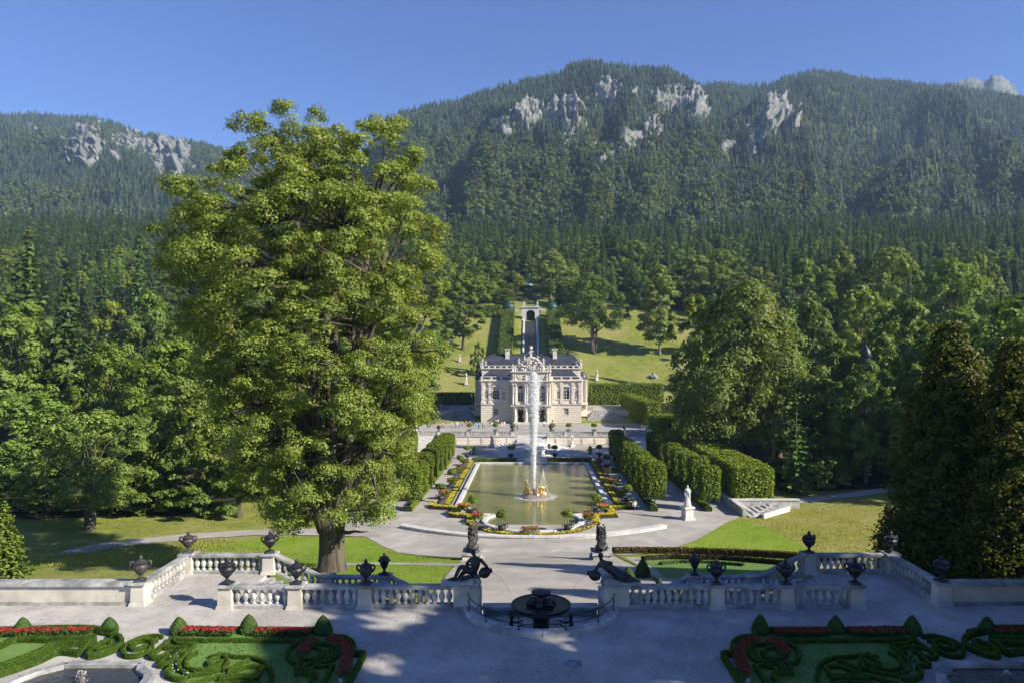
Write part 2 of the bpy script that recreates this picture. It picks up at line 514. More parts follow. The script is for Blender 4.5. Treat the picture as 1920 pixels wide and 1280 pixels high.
M['needle_bright'] = leaf_mat('needle_bright', (0.07, 0.14, 0.02), (0.12, 0.20, 0.03), (0.17, 0.25, 0.05), trans=0.25, var=0.1)
M['thuja'] = leaf_mat('thuja', (0.04, 0.075, 0.014), (0.075, 0.11, 0.018), (0.20, 0.18, 0.03), trans=0.3, var=0.08)
M['far_needle'] = leaf_mat('far_needle', (0.034, 0.056, 0.036), (0.054, 0.080, 0.048), trans=0.15, var=0.55, hue=0.012)
M['far_leaf'] = leaf_mat('far_leaf', (0.085, 0.125, 0.034), (0.14, 0.175, 0.05), trans=0.3, var=0.45, hue=0.015)
M['rock'] = surf('rock', (0.17, 0.167, 0.16), (0.32, 0.312, 0.30), scale=0.05, c3=(0.13, 0.14, 0.12), scale3=0.03, f3=0.8, rough=0.95, bump=1.0, bscale=0.10, spec=0.1, stretch=(1, 1, 0.8), bdist=6.0, c4_=(0.06, 0.08, 0.045), scale4=0.07)
M['mountain'] = surf('mountain_floor', (0.03, 0.045, 0.018), (0.06, 0.08, 0.03), scale=0.02, c3=(0.12, 0.125, 0.06), scale3=0.006, f3=0.4, rough=0.95, spec=0.05)
def flower_mat(name, a, b): return leaf_mat(name, a, b, trans=0.25, var=0.0, hue=0.0)
M['fl_red'] = flower_mat('flower_red', (0.26, 0.008, 0.014), (0.55, 0.045, 0.06))
M['fl_yellow'] = flower_mat('flower_yellow', (0.55, 0.40, 0.02), (0.70, 0.58, 0.07))
M['fl_purple'] = flower_mat('flower_purple', (0.12, 0.08, 0.18), (0.22, 0.17, 0.28))
M['fl_white'] = flower_mat('flower_white', (0.65, 0.65, 0.66), (0.8, 0.8, 0.8))
M['fl_coral'] = flower_mat('flower_coral', (0.68, 0.13, 0.06), (0.72, 0.25, 0.12))

# ================================================================== LAND
def spread(a, b, fine0, fine1, step):
    v = list(np.arange(fine0, fine1 + 0.01, step))
    s = step
    x = fine0
    while x > a:
        s *= 1.18; x -= s; v.insert(0, max(x, a))
    s = step; x = fine1
    while x < b:
        s *= 1.18; x += s; v.append(min(x, b))
    return v
gxs = spread(-3200, 3200, -70, 70, 1.4)
gys = spread(-120, 4200, 30, 345, 1.5)
gv = [(x, y, gz(x, y)) for y in gys for x in gxs]
gn = len(gxs)
gf = [(j * gn + i, j * gn + i + 1, (j + 1) * gn + i + 1, (j + 1) * gn + i) for j in range(len(gys) - 1) for i in range(gn - 1)]
struct(link('ground', np_mesh('ground', gv, gf, M['ground'], True)))
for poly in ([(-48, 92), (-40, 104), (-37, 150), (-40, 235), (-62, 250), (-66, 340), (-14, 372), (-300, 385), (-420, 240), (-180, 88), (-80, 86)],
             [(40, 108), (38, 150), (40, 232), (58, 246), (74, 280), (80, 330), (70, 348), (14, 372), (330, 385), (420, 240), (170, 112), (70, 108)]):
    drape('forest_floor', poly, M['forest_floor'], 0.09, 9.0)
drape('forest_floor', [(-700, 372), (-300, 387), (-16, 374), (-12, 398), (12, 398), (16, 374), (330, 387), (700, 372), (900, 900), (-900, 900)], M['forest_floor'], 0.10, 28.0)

# ------------------------------------------------------------------ mountains
class Mountain:
    def __init__(s, pts, Df, Dr, zf, seed, wav=0.10, pw=1.15):
        s.px = np.array([p[0] for p in pts], float); s.py = np.array([p[1] for p in pts], float)
        s.Df, s.Dr, s.zf, s.seed, s.wav, s.pw = Df, Dr, zf, seed, wav, pw
        s.jag = 0.0
    def ridge(s, px):
        r = np.interp(px, s.px, s.py) + (8.0 if not s.jag else 0.0) + (s.jag * (noise.noise(Vector((px * 0.09, 0, 1))) + 0.6 * noise.noise(Vector((px * 0.25, 3, 1)))) if s.jag else 0.0)
        return r
    def at(s, px, t):
        """a point of the slope: direction px, t = 0 at the foot, 1 at the ridge, beyond it the back"""
        D = lerp(s.Df, s.Dr, t)
        zr = CZ + (HY - s.ridge(px)) / FL * s.Dr
        wx = px + 60 * noise.noise(Vector((px * 0.006, t * 2.3, s.seed + 4.0)))
        n1 = 0.35 - 1.5 * abs(noise.noise(Vector((wx * 0.0055 + t * 0.9 + s.seed, t * 1.3, s.seed)))) + 0.5 * noise.noise(Vector((wx * 0.004, t * 2.1, s.seed + 2.0)))
        n2 = noise.noise(Vector((wx * 0.016 - t * 1.6, t * 4.2 + s.seed, 3.1)))
        n3 = noise.noise(Vector((px * 0.05, t * 11.0, s.seed + 9.0)))
        env = max(0.0, math.sin(math.pi * min(1, max(0, t)))) ** 0.8 * (1.15 - 0.75 * min(1.0, max(0.0, t)))
        tt = min(1.0, t)
        h = (1 - (1 - tt) ** 1.35) * 0.35 + tt ** s.pw * 0.65
        z = s.zf + (zr - s.zf) * h + (zr - s.zf) * env * (s.wav * n1 + s.wav * 0.6 * n2 + s.wav * 0.25 * n3)
        if t > 1: z -= (t - 1) * (s.Dr - s.Df) * 0.9
        return Vector((PX(px, D), D, z))
    def find(s, px, py):
        best = None
        for k in range(0, 101):
            t = k / 100
            p = s.at(px, t)
            q = HY - (p.z - CZ) / p.y * FL
            if q <= py: return t, p
            best = (t, p)
        return best
    def mesh(s, name, x0, x1, dx=9, nt_=64):
        cols = np.arange(x0, x1 + dx, dx)
        ts = [i / nt_ * 1.12 for i in range(nt_ + 1)]
        V = [s.at(px, t)[:] for px in cols for t in ts]
        k = len(ts)
        F = [(i * k + j, (i + 1) * k + j, (i + 1) * k + j + 1, i * k + j + 1) for i in range(len(cols) - 1) for j in range(k - 1)]
        o = link(name, np_mesh(name, V, F, M['mountain'], True))
        o['kind'] = 'structure'
        s.x0, s.x1 = x0, x1
        return o

MTN = {
 'left': Mountain([(-900, 330), (-500, 260), (-200, 235), (0, 217), (60, 213), (130, 222), (190, 222), (250, 244), (300, 259), (345, 264), (400, 273), (440, 290), (520, 330), (600, 372), (700, 430), (900, 500)], 760, 2050, 150, 2.3, 0.09),
 'centre': Mountain([(480, 520), (560, 415), (640, 335), (700, 268), (750, 214), (800, 201), (850, 196), (900, 178), (950, 161), (1000, 149), (1050, 131), (1080, 121), (1110, 118), (1150, 123), (1200, 126), (1250, 131), (1290, 150), (1312, 164), (1340, 196), (1400, 262), (1470, 330), (1560, 400), (1700, 470)], 640, 1500, 118, 5.1, 0.15),
 'right': Mountain([(1050, 260), (1200, 200), (1300, 166), (1340, 155), (1400, 161), (1440, 158), (1480, 143), (1530, 133), (1580, 138), (1620, 148), (1680, 153), (1740, 158), (1790, 160), (1850, 172), (1920, 186), (2050, 200), (2400, 240), (2900, 320)], 680, 1950, 130, 8.7, 0.13),
}
MTN['left'].mesh('mountain_west', -900, 900)
MTN['centre'].mesh('mountain_centre', 480, 1700)
MTN['right'].mesh('mountain_east', 1050, 2900)
far_peak = Mountain([(1500, 330), (1680, 240), (1740, 185), (1778, 160), (1800, 147), (1822, 140), (1845, 147), (1862, 139), (1885, 142), (1905, 162), (1918, 190), (1960, 240), (2100, 330)], 2000, 2700, 500, 1.7, 0.22)
far_peak.jag = 9.0
o = far_peak.mesh('mountain_peak', 1500, 2100, 6, 40)
o.data.materials[0] = surf('rock_far', (0.13, 0.13, 0.125), (0.25, 0.245, 0.235), scale=0.03, c3=(0.06, 0.075, 0.05), scale3=0.012, f3=0.8, rough=0.95, bump=1.0, bscale=0.06, spec=0.1, bdist=8.0)

# pale limestone cliffs standing out of the slopes: (mountain, px, py, half width px, half height px, lean, words)
CLIFFS = [
 ('centre', 1140, 178, 22, 24, 'on the summit slope of the middle mountain'),
 ('centre', 1186, 176, 20, 12, 'just right of the summit cliff on the middle mountain'),
 ('centre', 1062, 214, 40, 30, 'widest of the upper left cliffs on the middle mountain'),
 ('centre', 992, 214, 26, 28, 'left of the wide upper cliff on the middle mountain'),
 ('centre', 945, 236, 18, 18, 'leftmost upper cliff on the middle mountain'),
 ('centre', 1262, 186, 38, 20, 'broad wall below the right shoulder of the middle mountain'),
 ('centre', 1312, 196, 22, 26, 'sharp tooth at the right shoulder of the middle mountain'),
 ('centre', 1228, 236, 18, 16, 'small step under the right shoulder cliffs'),
 ('centre', 1138, 288, 26, 22, 'lowest cliff of the middle mountain'),
 ('centre', 1192, 268, 24, 18, 'right of the lowest cliff of the middle mountain'),
 ('centre', 1072, 270, 20, 8, 'thin ledge left of the lowest cliff'),
 ('right', 1452, 210, 26, 34, 'largest cliff on the right hand mountain'),
 ('right', 1416, 262, 15, 24, 'pale fang below the largest cliff on the right hand mountain'),
 ('right', 1478, 226, 22, 24, 'right flank of the largest cliff on the right hand mountain'),
 ('right', 1365, 276, 16, 9, 'low pale ledge left of the fang cliff'),
 ('left', 58, 245, 18, 13, 'small lone outcrop near the left picture edge'),
 ('left', 160, 272, 32, 34, 'leftmost of the three big cliffs on the left mountain'),
 ('left', 244, 270, 40, 28, 'middle of the three big cliffs on the left mountain'),
 ('left', 322, 290, 36, 42, 'tall tooth, rightmost of the three big cliffs on the left mountain'),
 ('left', 190, 240, 14, 16, 'small crag above the big left cliffs'),
]
def crag(mt, px, py, hw, hh, seed):
    """a broken limestone face following the slope, bulging out of it, with a ragged rim"""
    _, pc = mt.find(px, py)
    k = pc.y / FL; S = hh * k; g = 8
    base = [[mt.find(px + hw * (-1.25 + 2.5 * i / g), py - hh * (-1.25 + 2.5 * j / g))[1] for i in range(g + 1)] for j in range(g + 1)]
    nrm = Vector((0, -0.92, 0.39))
    nu, nv = max(22, int(hw * 1.2)), max(18, int(hh * 1.2)); vs = []; fs = []; ok = []
    for j in range(nv + 1):
        v = -1.25 + 2.5 * j / nv; fj = j / nv * g; j0 = min(g - 1, int(fj)); tj = fj - j0
        for i in range(nu + 1):
            u = -1.25 + 2.5 * i / nu; fi = i / nu * g; i0 = min(g - 1, int(fi)); ti = fi - i0
            p = base[j0][i0].lerp(base[j0][i0 + 1], ti).lerp(base[j0 + 1][i0].lerp(base[j0 + 1][i0 + 1], ti), tj)
            rr = math.sqrt(u * u + v * v * 0.9) + 0.5 * noise.noise(Vector((u * 2.0 + seed, v * 2.0, 1.0))) + 0.35 * noise.noise(Vector((u * 5 + seed, v * 3.4, 2.0)))
            fall = 1 - sstep(0.45, 0.98, rr)
            col = noise.noise(Vector((u * hw * 0.13 + seed, v * 0.8, 4.0)))           # vertical buttresses
            led = noise.noise(Vector((u * 1.5, v * hh * 0.15 + seed, 7.0)))           # ledges
            fine = noise.noise(Vector((u * hw * 0.4, v * hh * 0.28, seed)))
            d = S * (0.46 * fall - 0.05) + S * fall * (0.28 * col + 0.30 * led + 0.20 * fine)
            p = p + nrm * d
            vs.append((p.x - pc.x, p.y - pc.y, p.z - pc.z)); ok.append(fall > 0.02)
    n1 = nu + 1
    for j in range(nv):
        for i in range(nu):
            f = (j * n1 + i, j * n1 + i + 1, (j + 1) * n1 + i + 1, (j + 1) * n1 + i)
            if any(ok[q] for q in f): fs.append(f)
    own = {}; todo = set(range(len(fs)))                       # keep the largest connected face only
    for a, f in enumerate(fs):
        for q in f: own.setdefault(q, []).append(a)
    best = []
    while todo:
        st = [todo.pop()]; grp = list(st)
        while st:
            a = st.pop()
            for q in fs[a]:
                for b in own[q]:
                    if b in todo: todo.discard(b); st.append(b); grp.append(b)
        if len(grp) > len(best): best = grp
    fs = [fs[a] for a in best]
    used = sorted({q for f in fs for q in f}); mp = {q: i for i, q in enumerate(used)}
    vs = [vs[q] for q in used]; fs = [tuple(mp[q] for q in f) for f in fs]
    return pc, np_mesh('rock_cliff', vs, fs, M['rock'], False)
cliff_px = []
for k, (mn, px, py, hw, hh, words) in enumerate(CLIFFS):
    p, me = crag(MTN[mn], px, py, hw * 1.5, hh * 1.3, k * 3.7)
    o = link('rock_cliff', me, loc=p)
    tag(o, 'pale limestone cliff, ' + words, 'cliff', 'cliffs on the mountains')
    cliff_px.append((mn, px, py, hw, hh))

# ------------------------------------------------------------------ far-off woods
def far_conifer(seed, tiers=6, n=9):
    r_ = random.Random(seed); vs = []; fs = []
    for k in range(tiers):
        z1 = 0.16 + 0.84 * (k + 1.35) / (tiers + 0.35); z0 = 0.10 + 0.84 * k / tiers
        rad = 0.165 * (1 - k / tiers) ** 0.85 + 0.025
        b = len(vs); vs.append((0, 0, min(1.0, z1)))
        a0 = r_.random() * 6
        for i in range(n):
            a = a0 + 2 * math.pi * i / n
            q = rad * (1.15 if i % 2 else 0.55) * r_.uniform(0.75, 1.2)
            vs.append((q * math.cos(a), q * math.sin(a), z0 + r_.uniform(-0.03, 0.03) + (0.0 if i % 2 else 0.05)))
        for i in range(n): fs.append((b, b + 1 + i, b + 1 + (i + 1) % n))
    return np_mesh('far_conifer', vs, fs, M['far_needle'])
def far_broadleaf(seed):
    r_ = random.Random(seed)
    C = [(r_.gauss(0, 0.15), r_.gauss(0, 0.15), r_.uniform(0.3, 0.82)) for _ in range(13)]
    Rr = [r_.uniform(0.13, 0.2) for _ in C]
    P, N, _ = blob_points(C, Rr, 13, 0.9, 0.75, 0.3)
    V, F = leaf_quads(P, N, 0.16, 0.8)
    return np_mesh('far_broadleaf', V, F, M['far_leaf'])
protos = bpy.data.collections.new('far_tree_kinds')
for i in range(4):
    protos.objects.link(bpy.data.objects.new('kind_a%d' % i, far_conifer(i)))
for i in range(3):
    protos.objects.link(bpy.data.objects.new('kind_b%d' % i, far_broadleaf(20 + i)))

def gn_scatter(name, P, S, Rz, I, coll, label, cat):
    me = bpy.data.meshes.new(name)
    me.vertices.add(len(P)); me.vertices.foreach_set('co', np.asarray(P, np.float32).ravel())
    for an, ty, arr in (('tsize', 'FLOAT', S), ('turn', 'FLOAT', Rz), ('which', 'INT', I)):
        at = me.attributes.new(an, ty, 'POINT'); at.data.foreach_set('value', np.asarray(arr))
    me.update()
    o = link(name, me)
    ng = bpy.data.node_groups.new(name, 'GeometryNodeTree')
    ng.interface.new_socket('Geometry', in_out='INPUT', socket_type='NodeSocketGeometry')
    ng.interface.new_socket('Geometry', in_out='OUTPUT', socket_type='NodeSocketGeometry')
    N = ng.nodes; L = ng.links
    gi = N.new('NodeGroupInput'); go = N.new('NodeGroupOutput')
    ci = N.new('GeometryNodeCollectionInfo'); ci.inputs['Collection'].default_value = coll
    ci.inputs['Separate Children'].default_value = True; ci.inputs['Reset Children'].default_value = True
    ip = N.new('GeometryNodeInstanceOnPoints'); ip.inputs['Pick Instance'].default_value = True
    def attr(nm, ty):
        a = N.new('GeometryNodeInputNamedAttribute'); a.data_type = ty; a.inputs['Name'].default_value = nm
        return a.outputs['Attribute']
    cr = N.new('FunctionNodeAxisAngleToRotation'); cr.inputs['Axis'].default_value = (0, 0, 1)
    L.new(attr('turn', 'FLOAT'), cr.inputs['Angle'])
    L.new(gi.outputs[0], ip.inputs['Points']); L.new(ci.outputs[0], ip.inputs['Instance'])
    L.new(attr('which', 'INT'), ip.inputs['Instance Index'])
    L.new(cr.outputs[0], ip.inputs['Rotation'])
    L.new(attr('tsize', 'FLOAT'), ip.inputs['Scale'])
    L.new(ip.outputs[0], go.inputs[0])
    md = o.modifiers.new('scatter', 'NODES'); md.node_group = ng
    tag(o, label, cat, kind='stuff')
    return o

def wood_on(mn, name, label, n, px0, px1, leafy, hmin=11, hmax=20):
    mt = MTN[mn]; P, S, T, I = [], [], [], []
    r_ = random.Random(hash(mn) % 1000 if False else len(mn) * 7)
    cl = [c for c in cliff_px if c[0] == mn]
    while len(P) < n:
        px = r_.uniform(px0, px1)
        D = math.sqrt(r_.uniform(mt.Df ** 2, (mt.Dr + 25) ** 2))
        t = (D - mt.Df) / (mt.Dr - mt.Df)
        p = mt.at(px, t)
        py = HY - (p.z - CZ) / p.y * FL
        skip = False
        for (_, qx, qy, hw, hh) in cl:
            e = ((px - qx) / (hw * 1.02)) ** 2 + ((py - 9 - qy) / (hh * 1.0 + 9)) ** 2
            if e < 1.0 and r_.random() > 0.24: skip = True; break
        if skip: continue
        g = noise.noise(Vector((p.x * 0.004, p.y * 0.004, 3.3)))
        if noise.noise(Vector((p.x * 0.011, p.y * 0.011, 9.1))) > 0.40 and r_.random() < 0.8: continue
        lf = leafy(px, py, t) + g * 0.7
        leaf = r_.random() < lf
        P.append((p.x, p.y, p.z - 1.5)); T.append(r_.uniform(0, 6.28))
        if leaf: I.append(4 + r_.randrange(3)); S.append(r_.uniform(hmin, hmax * 0.85))
        else: I.append(r_.randrange(4)); S.append(r_.uniform(hmin * 0.7, hmax) * r_.choice([0.8, 1.0, 1.0, 1.25]) * (1.1 if t > 0.5 else 1.0))
    return gn_scatter(name, P, S, T, I, protos, label, 'forest')
wood_on('centre', 'forest', 'spruce and beech wood covering the middle mountain', 27000, 560, 1560, lambda px, py, t: 0.75 * sstep(230, 300, py) * (1 - 0.6 * sstep(400, 440, py)) - 0.02)
wood_on('right', 'forest', 'dark blue green wood covering the right hand mountain', 27000, 1180, 2250, lambda px, py, t: 0.6 * sstep(290, 350, py) * (1 - 0.7 * sstep(400, 440, py)) - 0.03)
wood_on('left', 'forest', 'blue green wood covering the left mountain', 24000, -330, 640, lambda px, py, t: 0.12, 12, 22)

# ================================================================== FOREGROUND TERRACE
ZT = 11.2
arc = [(3.2 * math.cos(a), 28.15 + 3.2 * math.sin(a)) for a in [-math.pi * i / 24 for i in range(25)]]
outl = [(-48, -8), (48, -8), (48, 28.4), (16.95, 28.4), (16.95, 32.75), (12.9, 32.75), (12.9, 28.15)] + arc + [(-12.9, 28.15), (-12.9, 32.75), (-16.95, 32.75), (-16.95, 28.4), (-48, 28.4)]
drape('terrace', outl, M['gravel'], dz=0, z=ZT)
mb = MB()
for i in range(len(outl)):
    a, b = outl[i], outl[(i + 1) % len(outl)]
    mb.add([(a[0], a[1], 5.5), (b[0], b[1], 5.5), (b[0], b[1], ZT - 0.004), (a[0], a[1], ZT - 0.004)], [(0, 1, 2, 3)])
struct(mb.build('terrace_wall', M['stone']))

BAL_PROF = [(0.10, 0), (0.10, 0.055), (0.055, 0.085), (0.07, 0.13), (0.12, 0.23), (0.13, 0.31), (0.10, 0.42), (0.06, 0.49), (0.06, 0.53), (0.10, 0.575), (0.10, 0.63)]
baluster_me = MB().lathe(BAL_PROF, 10).mesh('baluster', M['stone'], True, 50)

def pillar(root, x, y, z, h=0.97, w=0.56, name='pedestal'):
    m = MB()
    m.box(x - w / 2 - 0.06, x + w / 2 + 0.06, y - w / 2 - 0.06, y + w / 2 + 0.06, z, z + 0.14, t=0.03)
    m.box(x - w / 2, x + w / 2, y - w / 2, y + w / 2, z + 0.13, z + h - 0.12, t=0.02)
    o = m.build(name, M['stone_cream'], root)
    c = MB()
    c.box(x - w / 2 - 0.02, x + w / 2 + 0.02, y - w / 2 - 0.02, y + w / 2 + 0.02, z + h - 0.125, z + h - 0.08)
    c.box(x - w / 2 - 0.08, x + w / 2 + 0.08, y - w / 2 - 0.08, y + w / 2 + 0.08, z + h - 0.085, z + h, t=0.025)
    c.build('cap', M['stone_cap'], o)
    return o

def rail_run(root, a, b, h=0.93, sp=0.30, w=0.34, s=1.0):
    """plinth, balusters and hand rail between two points (x, y, z); the run may slope"""
    a = Vector(a); b = Vector(b); d = (b - a); L = math.hypot(d.x, d.y); n = Vector((-d.y, d.x, 0)) / L
    def bar(z0, z1, hw, name, mat):
        m = MB(); vs = []
        for p in (a, b):
            for o_, z in ((-hw, z0), (hw, z0), (hw, z1), (hw * 0.75, z1 + 0.03 * s), (-hw * 0.75, z1 + 0.03 * s), (-hw, z1)):
                q = p + n * o_; vs.append((q.x, q.y, p.z + z))
        m.add(vs, [(0, 1, 2, 3, 4, 5), (11, 10, 9, 8, 7, 6)] + [(i, (i + 1) % 6, 6 + (i + 1) % 6, 6 + i) for i in range(6)])
        return m.build(name, mat, root)
    bar(0, 0.13 * s, w / 2 + 0.02, 'plinth', M['stone_cap'])
    bar(h - 0.14 * s, h - 0.03 * s, w / 2 + 0.03, 'rail', M['stone_cap'])
    k = max(2, int(L / (sp * s)))
    for i in range(k):
        p = a.lerp(b, (i + 0.5) / k)
        link('baluster', baluster_me, root, (p.x, p.y, p.z + 0.158 * s), sc=(s, s, (h - 0.30 * s) / 0.63))

YF, YB = 28.05, 32.55
for s, side in ((-1, 'left'), (1, 'right')):
    t = thing('balustrade', 'stone balustrade along the terrace front, %s of the bronze bowl fountain' % side, 'balustrade', group='terrace balustrades')
    for x in (7.2, 10.05, 12.9): pillar(t, s * x, YF, ZT)
    for x0, x1 in ((3.62, 6.92), (7.48, 9.77), (10.33, 12.62)):
        rail_run(t, (s * x0, YF, ZT), (s * x1, YF, ZT))
    t = thing('balustrade', 'stone balustrade round the %s stair landing at the terrace edge' % side, 'balustrade', group='terrace balustrades')
    for x, y in ((16.65, 28.4), (16.75, YB), (12.85, YB)): pillar(t, s * x, y, ZT)
    zl = ZT - 1.05
    for x in (10.1, 7.4): pillar(t, s * x, YB, zl)
    rail_run(t, (s * 16.65, 28.7, ZT), (s * 16.75, YB - 0.3, ZT))
    rail_run(t, (s * 16.45, YB, ZT), (s * 13.15, YB, ZT))
    rail_run(t, (s * 12.55, YB, ZT), (s * 10.4, YB, zl))
    rail_run(t, (s * 9.8, YB, zl), (s * 7.7, YB, zl))
    rail_run(t, (s * 7.1, YB, zl), (s * 4.9, YB, zl - 1.05))
    # the stair flights themselves
    st = thing('terrace_stairs', 'stone steps going down behind the %s front balustrade' % side, 'stairs', group='terrace stairs')
    for k in range(7):
        z = ZT - 0.15 * (k + 1); x0 = 12.9 - 0.36 * k
        MB().box(min(s * x0, s * (x0 - 0.39)), max(s * x0, s * (x0 - 0.39)), 28.3, YB - 0.18, 6, z).build('step', M['stone_cap'], st)
    MB().box(min(s * 10.36, s * 7.42), max(s * 10.36, s * 7.42), 28.3, YB - 0.18, 6, zl - 0.003).build('landing', M['stone_cap'], st)
    for k in range(7):
        z = zl - 0.15 * (k + 1); x0 = 7.42 - 0.36 * k
        MB().box(min(s * x0, s * (x0 - 0.39)), max(s * x0, s * (x0 - 0.39)), 28.3, YB - 0.18, 6, z).build('step', M['stone_cap'], st)
    # solid parapet beyond the landing
    t = thing('parapet_wall', 'low plastered parapet with stone coping at the %s end of the terrace' % side, 'wall', group='terrace parapets')
    MB().box(min(s * 16.98, s * 48), max(s * 16.98, s * 48), 28.28, 28.62, ZT, ZT + 0.80).build('wall_body', M['stone_cream'], t)
    MB().box(min(s * 16.98, s * 48), max(s * 16.98, s * 48), 28.22, 28.68, ZT, ZT + 0.14).build('plinth', M['stone_cap'], t)
    xx = 17.0
    while xx < 47:
        MB().box(min(s * xx, s * (xx + 2.19)), max(s * xx, s * (xx + 2.19)), 28.16, 28.74, ZT + 0.801, ZT + 0.95, t=0.03).build('coping_stone', M['stone_cap'], t)
        xx += 2.2

# ------------------------------------------------------------------ urns
def urn_meshes(k):
    body = MB(); lid = MB()
    if k == 0:
        body.lathe([(0.15, 0.06), (0.13, 0.09), (0.05, 0.13), (0.06, 0.17), (0.045, 0.20), (0.12, 0.27), (0.19, 0.36), (0.225, 0.47), (0.235, 0.52), (0.20, 0.56), (0.19, 0.60), (0.22, 0.63), (0.23, 0.66), (0.16, 0.67)], 16, fold=0.03, nf=8)
        lid.lathe([(0.215, 0.655), (0.17, 0.70), (0.09, 0.74), (0.045, 0.77), (0.06, 0.80), (0.07, 0.83), (0.03, 0.88), (0.0, 0.93)], 14)
    else:
        body.lathe([(0.15, 0.06), (0.13, 0.09), (0.05, 0.14), (0.07, 0.19), (0.05, 0.23), (0.10, 0.29), (0.155, 0.42), (0.20, 0.56), (0.215, 0.62), (0.17, 0.66), (0.15, 0.70), (0.21, 0.74), (0.16, 0.76)], 16, fold=0.03, nf=8)
        lid.lathe([(0.17, 0.745), (0.14, 0.78), (0.07, 0.81), (0.04, 0.84), (0.07, 0.87), (0.035, 0.92), (0.0, 0.96)], 12)
    base = MB().box(-0.17, 0.17, -0.17, 0.17, 0, 0.065, t=0.02)
    h = MB().tube([(0.17, 0, 0.42), (0.25, 0, 0.46), (0.31, 0, 0.55), (0.30, 0, 0.66), (0.25, 0, 0.70), (0.21, 0, 0.66), (0.23, 0, 0.62)], [0.028, 0.035, 0.036, 0.036, 0.032, 0.03, 0.022], 7)
    orn = MB()
    for i in range(10):
        a = 2 * math.pi * i / 10
        orn.lathe([(0.0, -0.05), (0.035, -0.02), (0.035, 0.02), (0.0, 0.05)], 6, M=Matrix.Translation((0.215 * math.cos(a), 0.215 * math.sin(a), 0.50 + 0.12 * k)))
    B = M['bronze']
    return body.mesh('urn_body', B, True, 60), lid.mesh('lid', B, True, 60), base.mesh('foot_plate', B), h.mesh('handle', B, True), orn.mesh('garland', B, True)
URN = [urn_meshes(0), urn_meshes(1)]
def urn(x, y, z, k, label, sc=1.0, rz=0.0, mat=None):
    t = thing('bronze_urn', label, 'urn', (x, y, z), rz, 'bronze urns on the terrace balustrades', (sc * 1.2, sc * 1.2, sc * 1.13))
    b, l, f, h, g = URN[k]
    link('urn_body', b, t); link('lid', l, t); link('foot_plate', f, t); link('garland', g, t)
    link('handle', h, t); link('handle', h, t, rz=math.pi)
    if mat:
        for c in t.children:
            c.material_slots[0].link = 'OBJECT'; c.material_slots[0].material = mat
    return t
zc = ZT + 0.97
for s, side in ((-1, 'left'), (1, 'right')):
    urn(s * 7.2, YF, zc, 0, 'dark lidded urn on the %s front balustrade, nearest the bowl fountain' % side)
    urn(s * 10.05, YF, zc, 0, 'dark lidded urn on the middle pedestal of the %s front balustrade' % side, rz=0.1)
    urn(s * 12.9, YF, zc, 0, 'dark lidded urn on the outer end of the %s front balustrade' % side, 1.06, rz=-0.2)
    urn(s * 16.65, 28.4, zc, 0, 'urn on the pedestal where the %s parapet meets the balustrade' % side, 1.05, rz=0.3, mat=M['bronze_brown'] if s < 0 else None)
    urn(s * 16.75, YB, zc, 0, 'urn on the outer back corner of the %s stair landing' % side, rz=0.25, mat=M['bronze_brown'] if s < 0 else None)
    urn(s * 12.85, YB, zc, 0, 'urn at the head of the %s terrace stairs' % side, 1.02, rz=0.4)
    urn(s * 7.4, YB, zc - 1.05, 1, 'slender handle-less looking urn at the foot of the %s upper stair flight' % side, 0.98, rz=1.45)

# ------------------------------------------------------------------ bowl fountain in its half-round basin
t = thing('basin_kerb', 'half-round stone kerb bulging into the terrace round the bowl fountain', 'kerb')
m = MB()
kl = [(a_[0] * 0.93, 28.15 + (a_[1] - 28.15) * 0.93, ZT) for a_ in arc]
for q in range(6):
    seg = kl[q * 4:q * 4 + 5]
    mm = MB().sweep(seg, [(-0.24, -1.25), (0.24, -1.25), (0.24, 0.13), (0.17, 0.19), (-0.17, 0.19), (-0.24, 0.13)])
    mm.build('kerb_stone', M['stone'], t)
drape('basin_floor', [(-3.2, 30.45)] + [(p[0], p[1]) for p in reversed(kl)] + [(3.2, 30.45)], M['stone'], z=10.0, dz=0)
t = thing('basin_back_wall', 'low stone rim closing the back of the half-round basin', 'wall')
MB().box(-2.55, 2.55, 30.3, 30.75, 6.5, 10.28, t=0.02).build('wall_body', M['stone'], t)
MB().box(-2.60, 2.60, 30.22, 30.83, 10.281, 10.40, t=0.02).build('coping', M['stone'], t)
for s in (-1, 1):
    MB().box(min(s * 2.62, s * 3.2), max(s * 2.62, s * 3.2), 28.3, 30.8, 6.5, ZT - 0.02).build('side_wall', M['stone'], t)

t = thing('iron_railing', 'thin black iron railing curving round the front of the bowl fountain', 'railing')
rl = [(3.02 * math.cos(a), 28.15 + 3.02 * math.sin(a)) for a in [-math.pi * i / 32 for i in range(33)]]
MB().tube([(2.55, 28.35, ZT + 0.82)] + [(x, y, ZT + 0.70) for x, y in rl[1:-1]] + [(-2.55, 28.35, ZT + 0.82)], 0.022, 6).build('handrail', M['iron'], t, True)
MB().tube([(2.7, 28.35, ZT + 0.42)] + [(x, y, ZT + 0.42) for x, y in rl[1:-1]] + [(-2.7, 28.35, ZT + 0.42)], 0.014, 5).build('lower_rail', M['iron'], t, True)
for i in (3, 8, 13, 19, 24, 29):
    x, y = rl[i]
    MB().tube([(x, y, ZT + 0.18), (x, y, ZT + 0.7)], 0.018, 6).lathe([(0.05, 0.0), (0.05, 0.03), (0.0, 0.03)], 8, M=Matrix.Translation((x, y, ZT + 0.185))).build('rail_post', M['iron'], t)

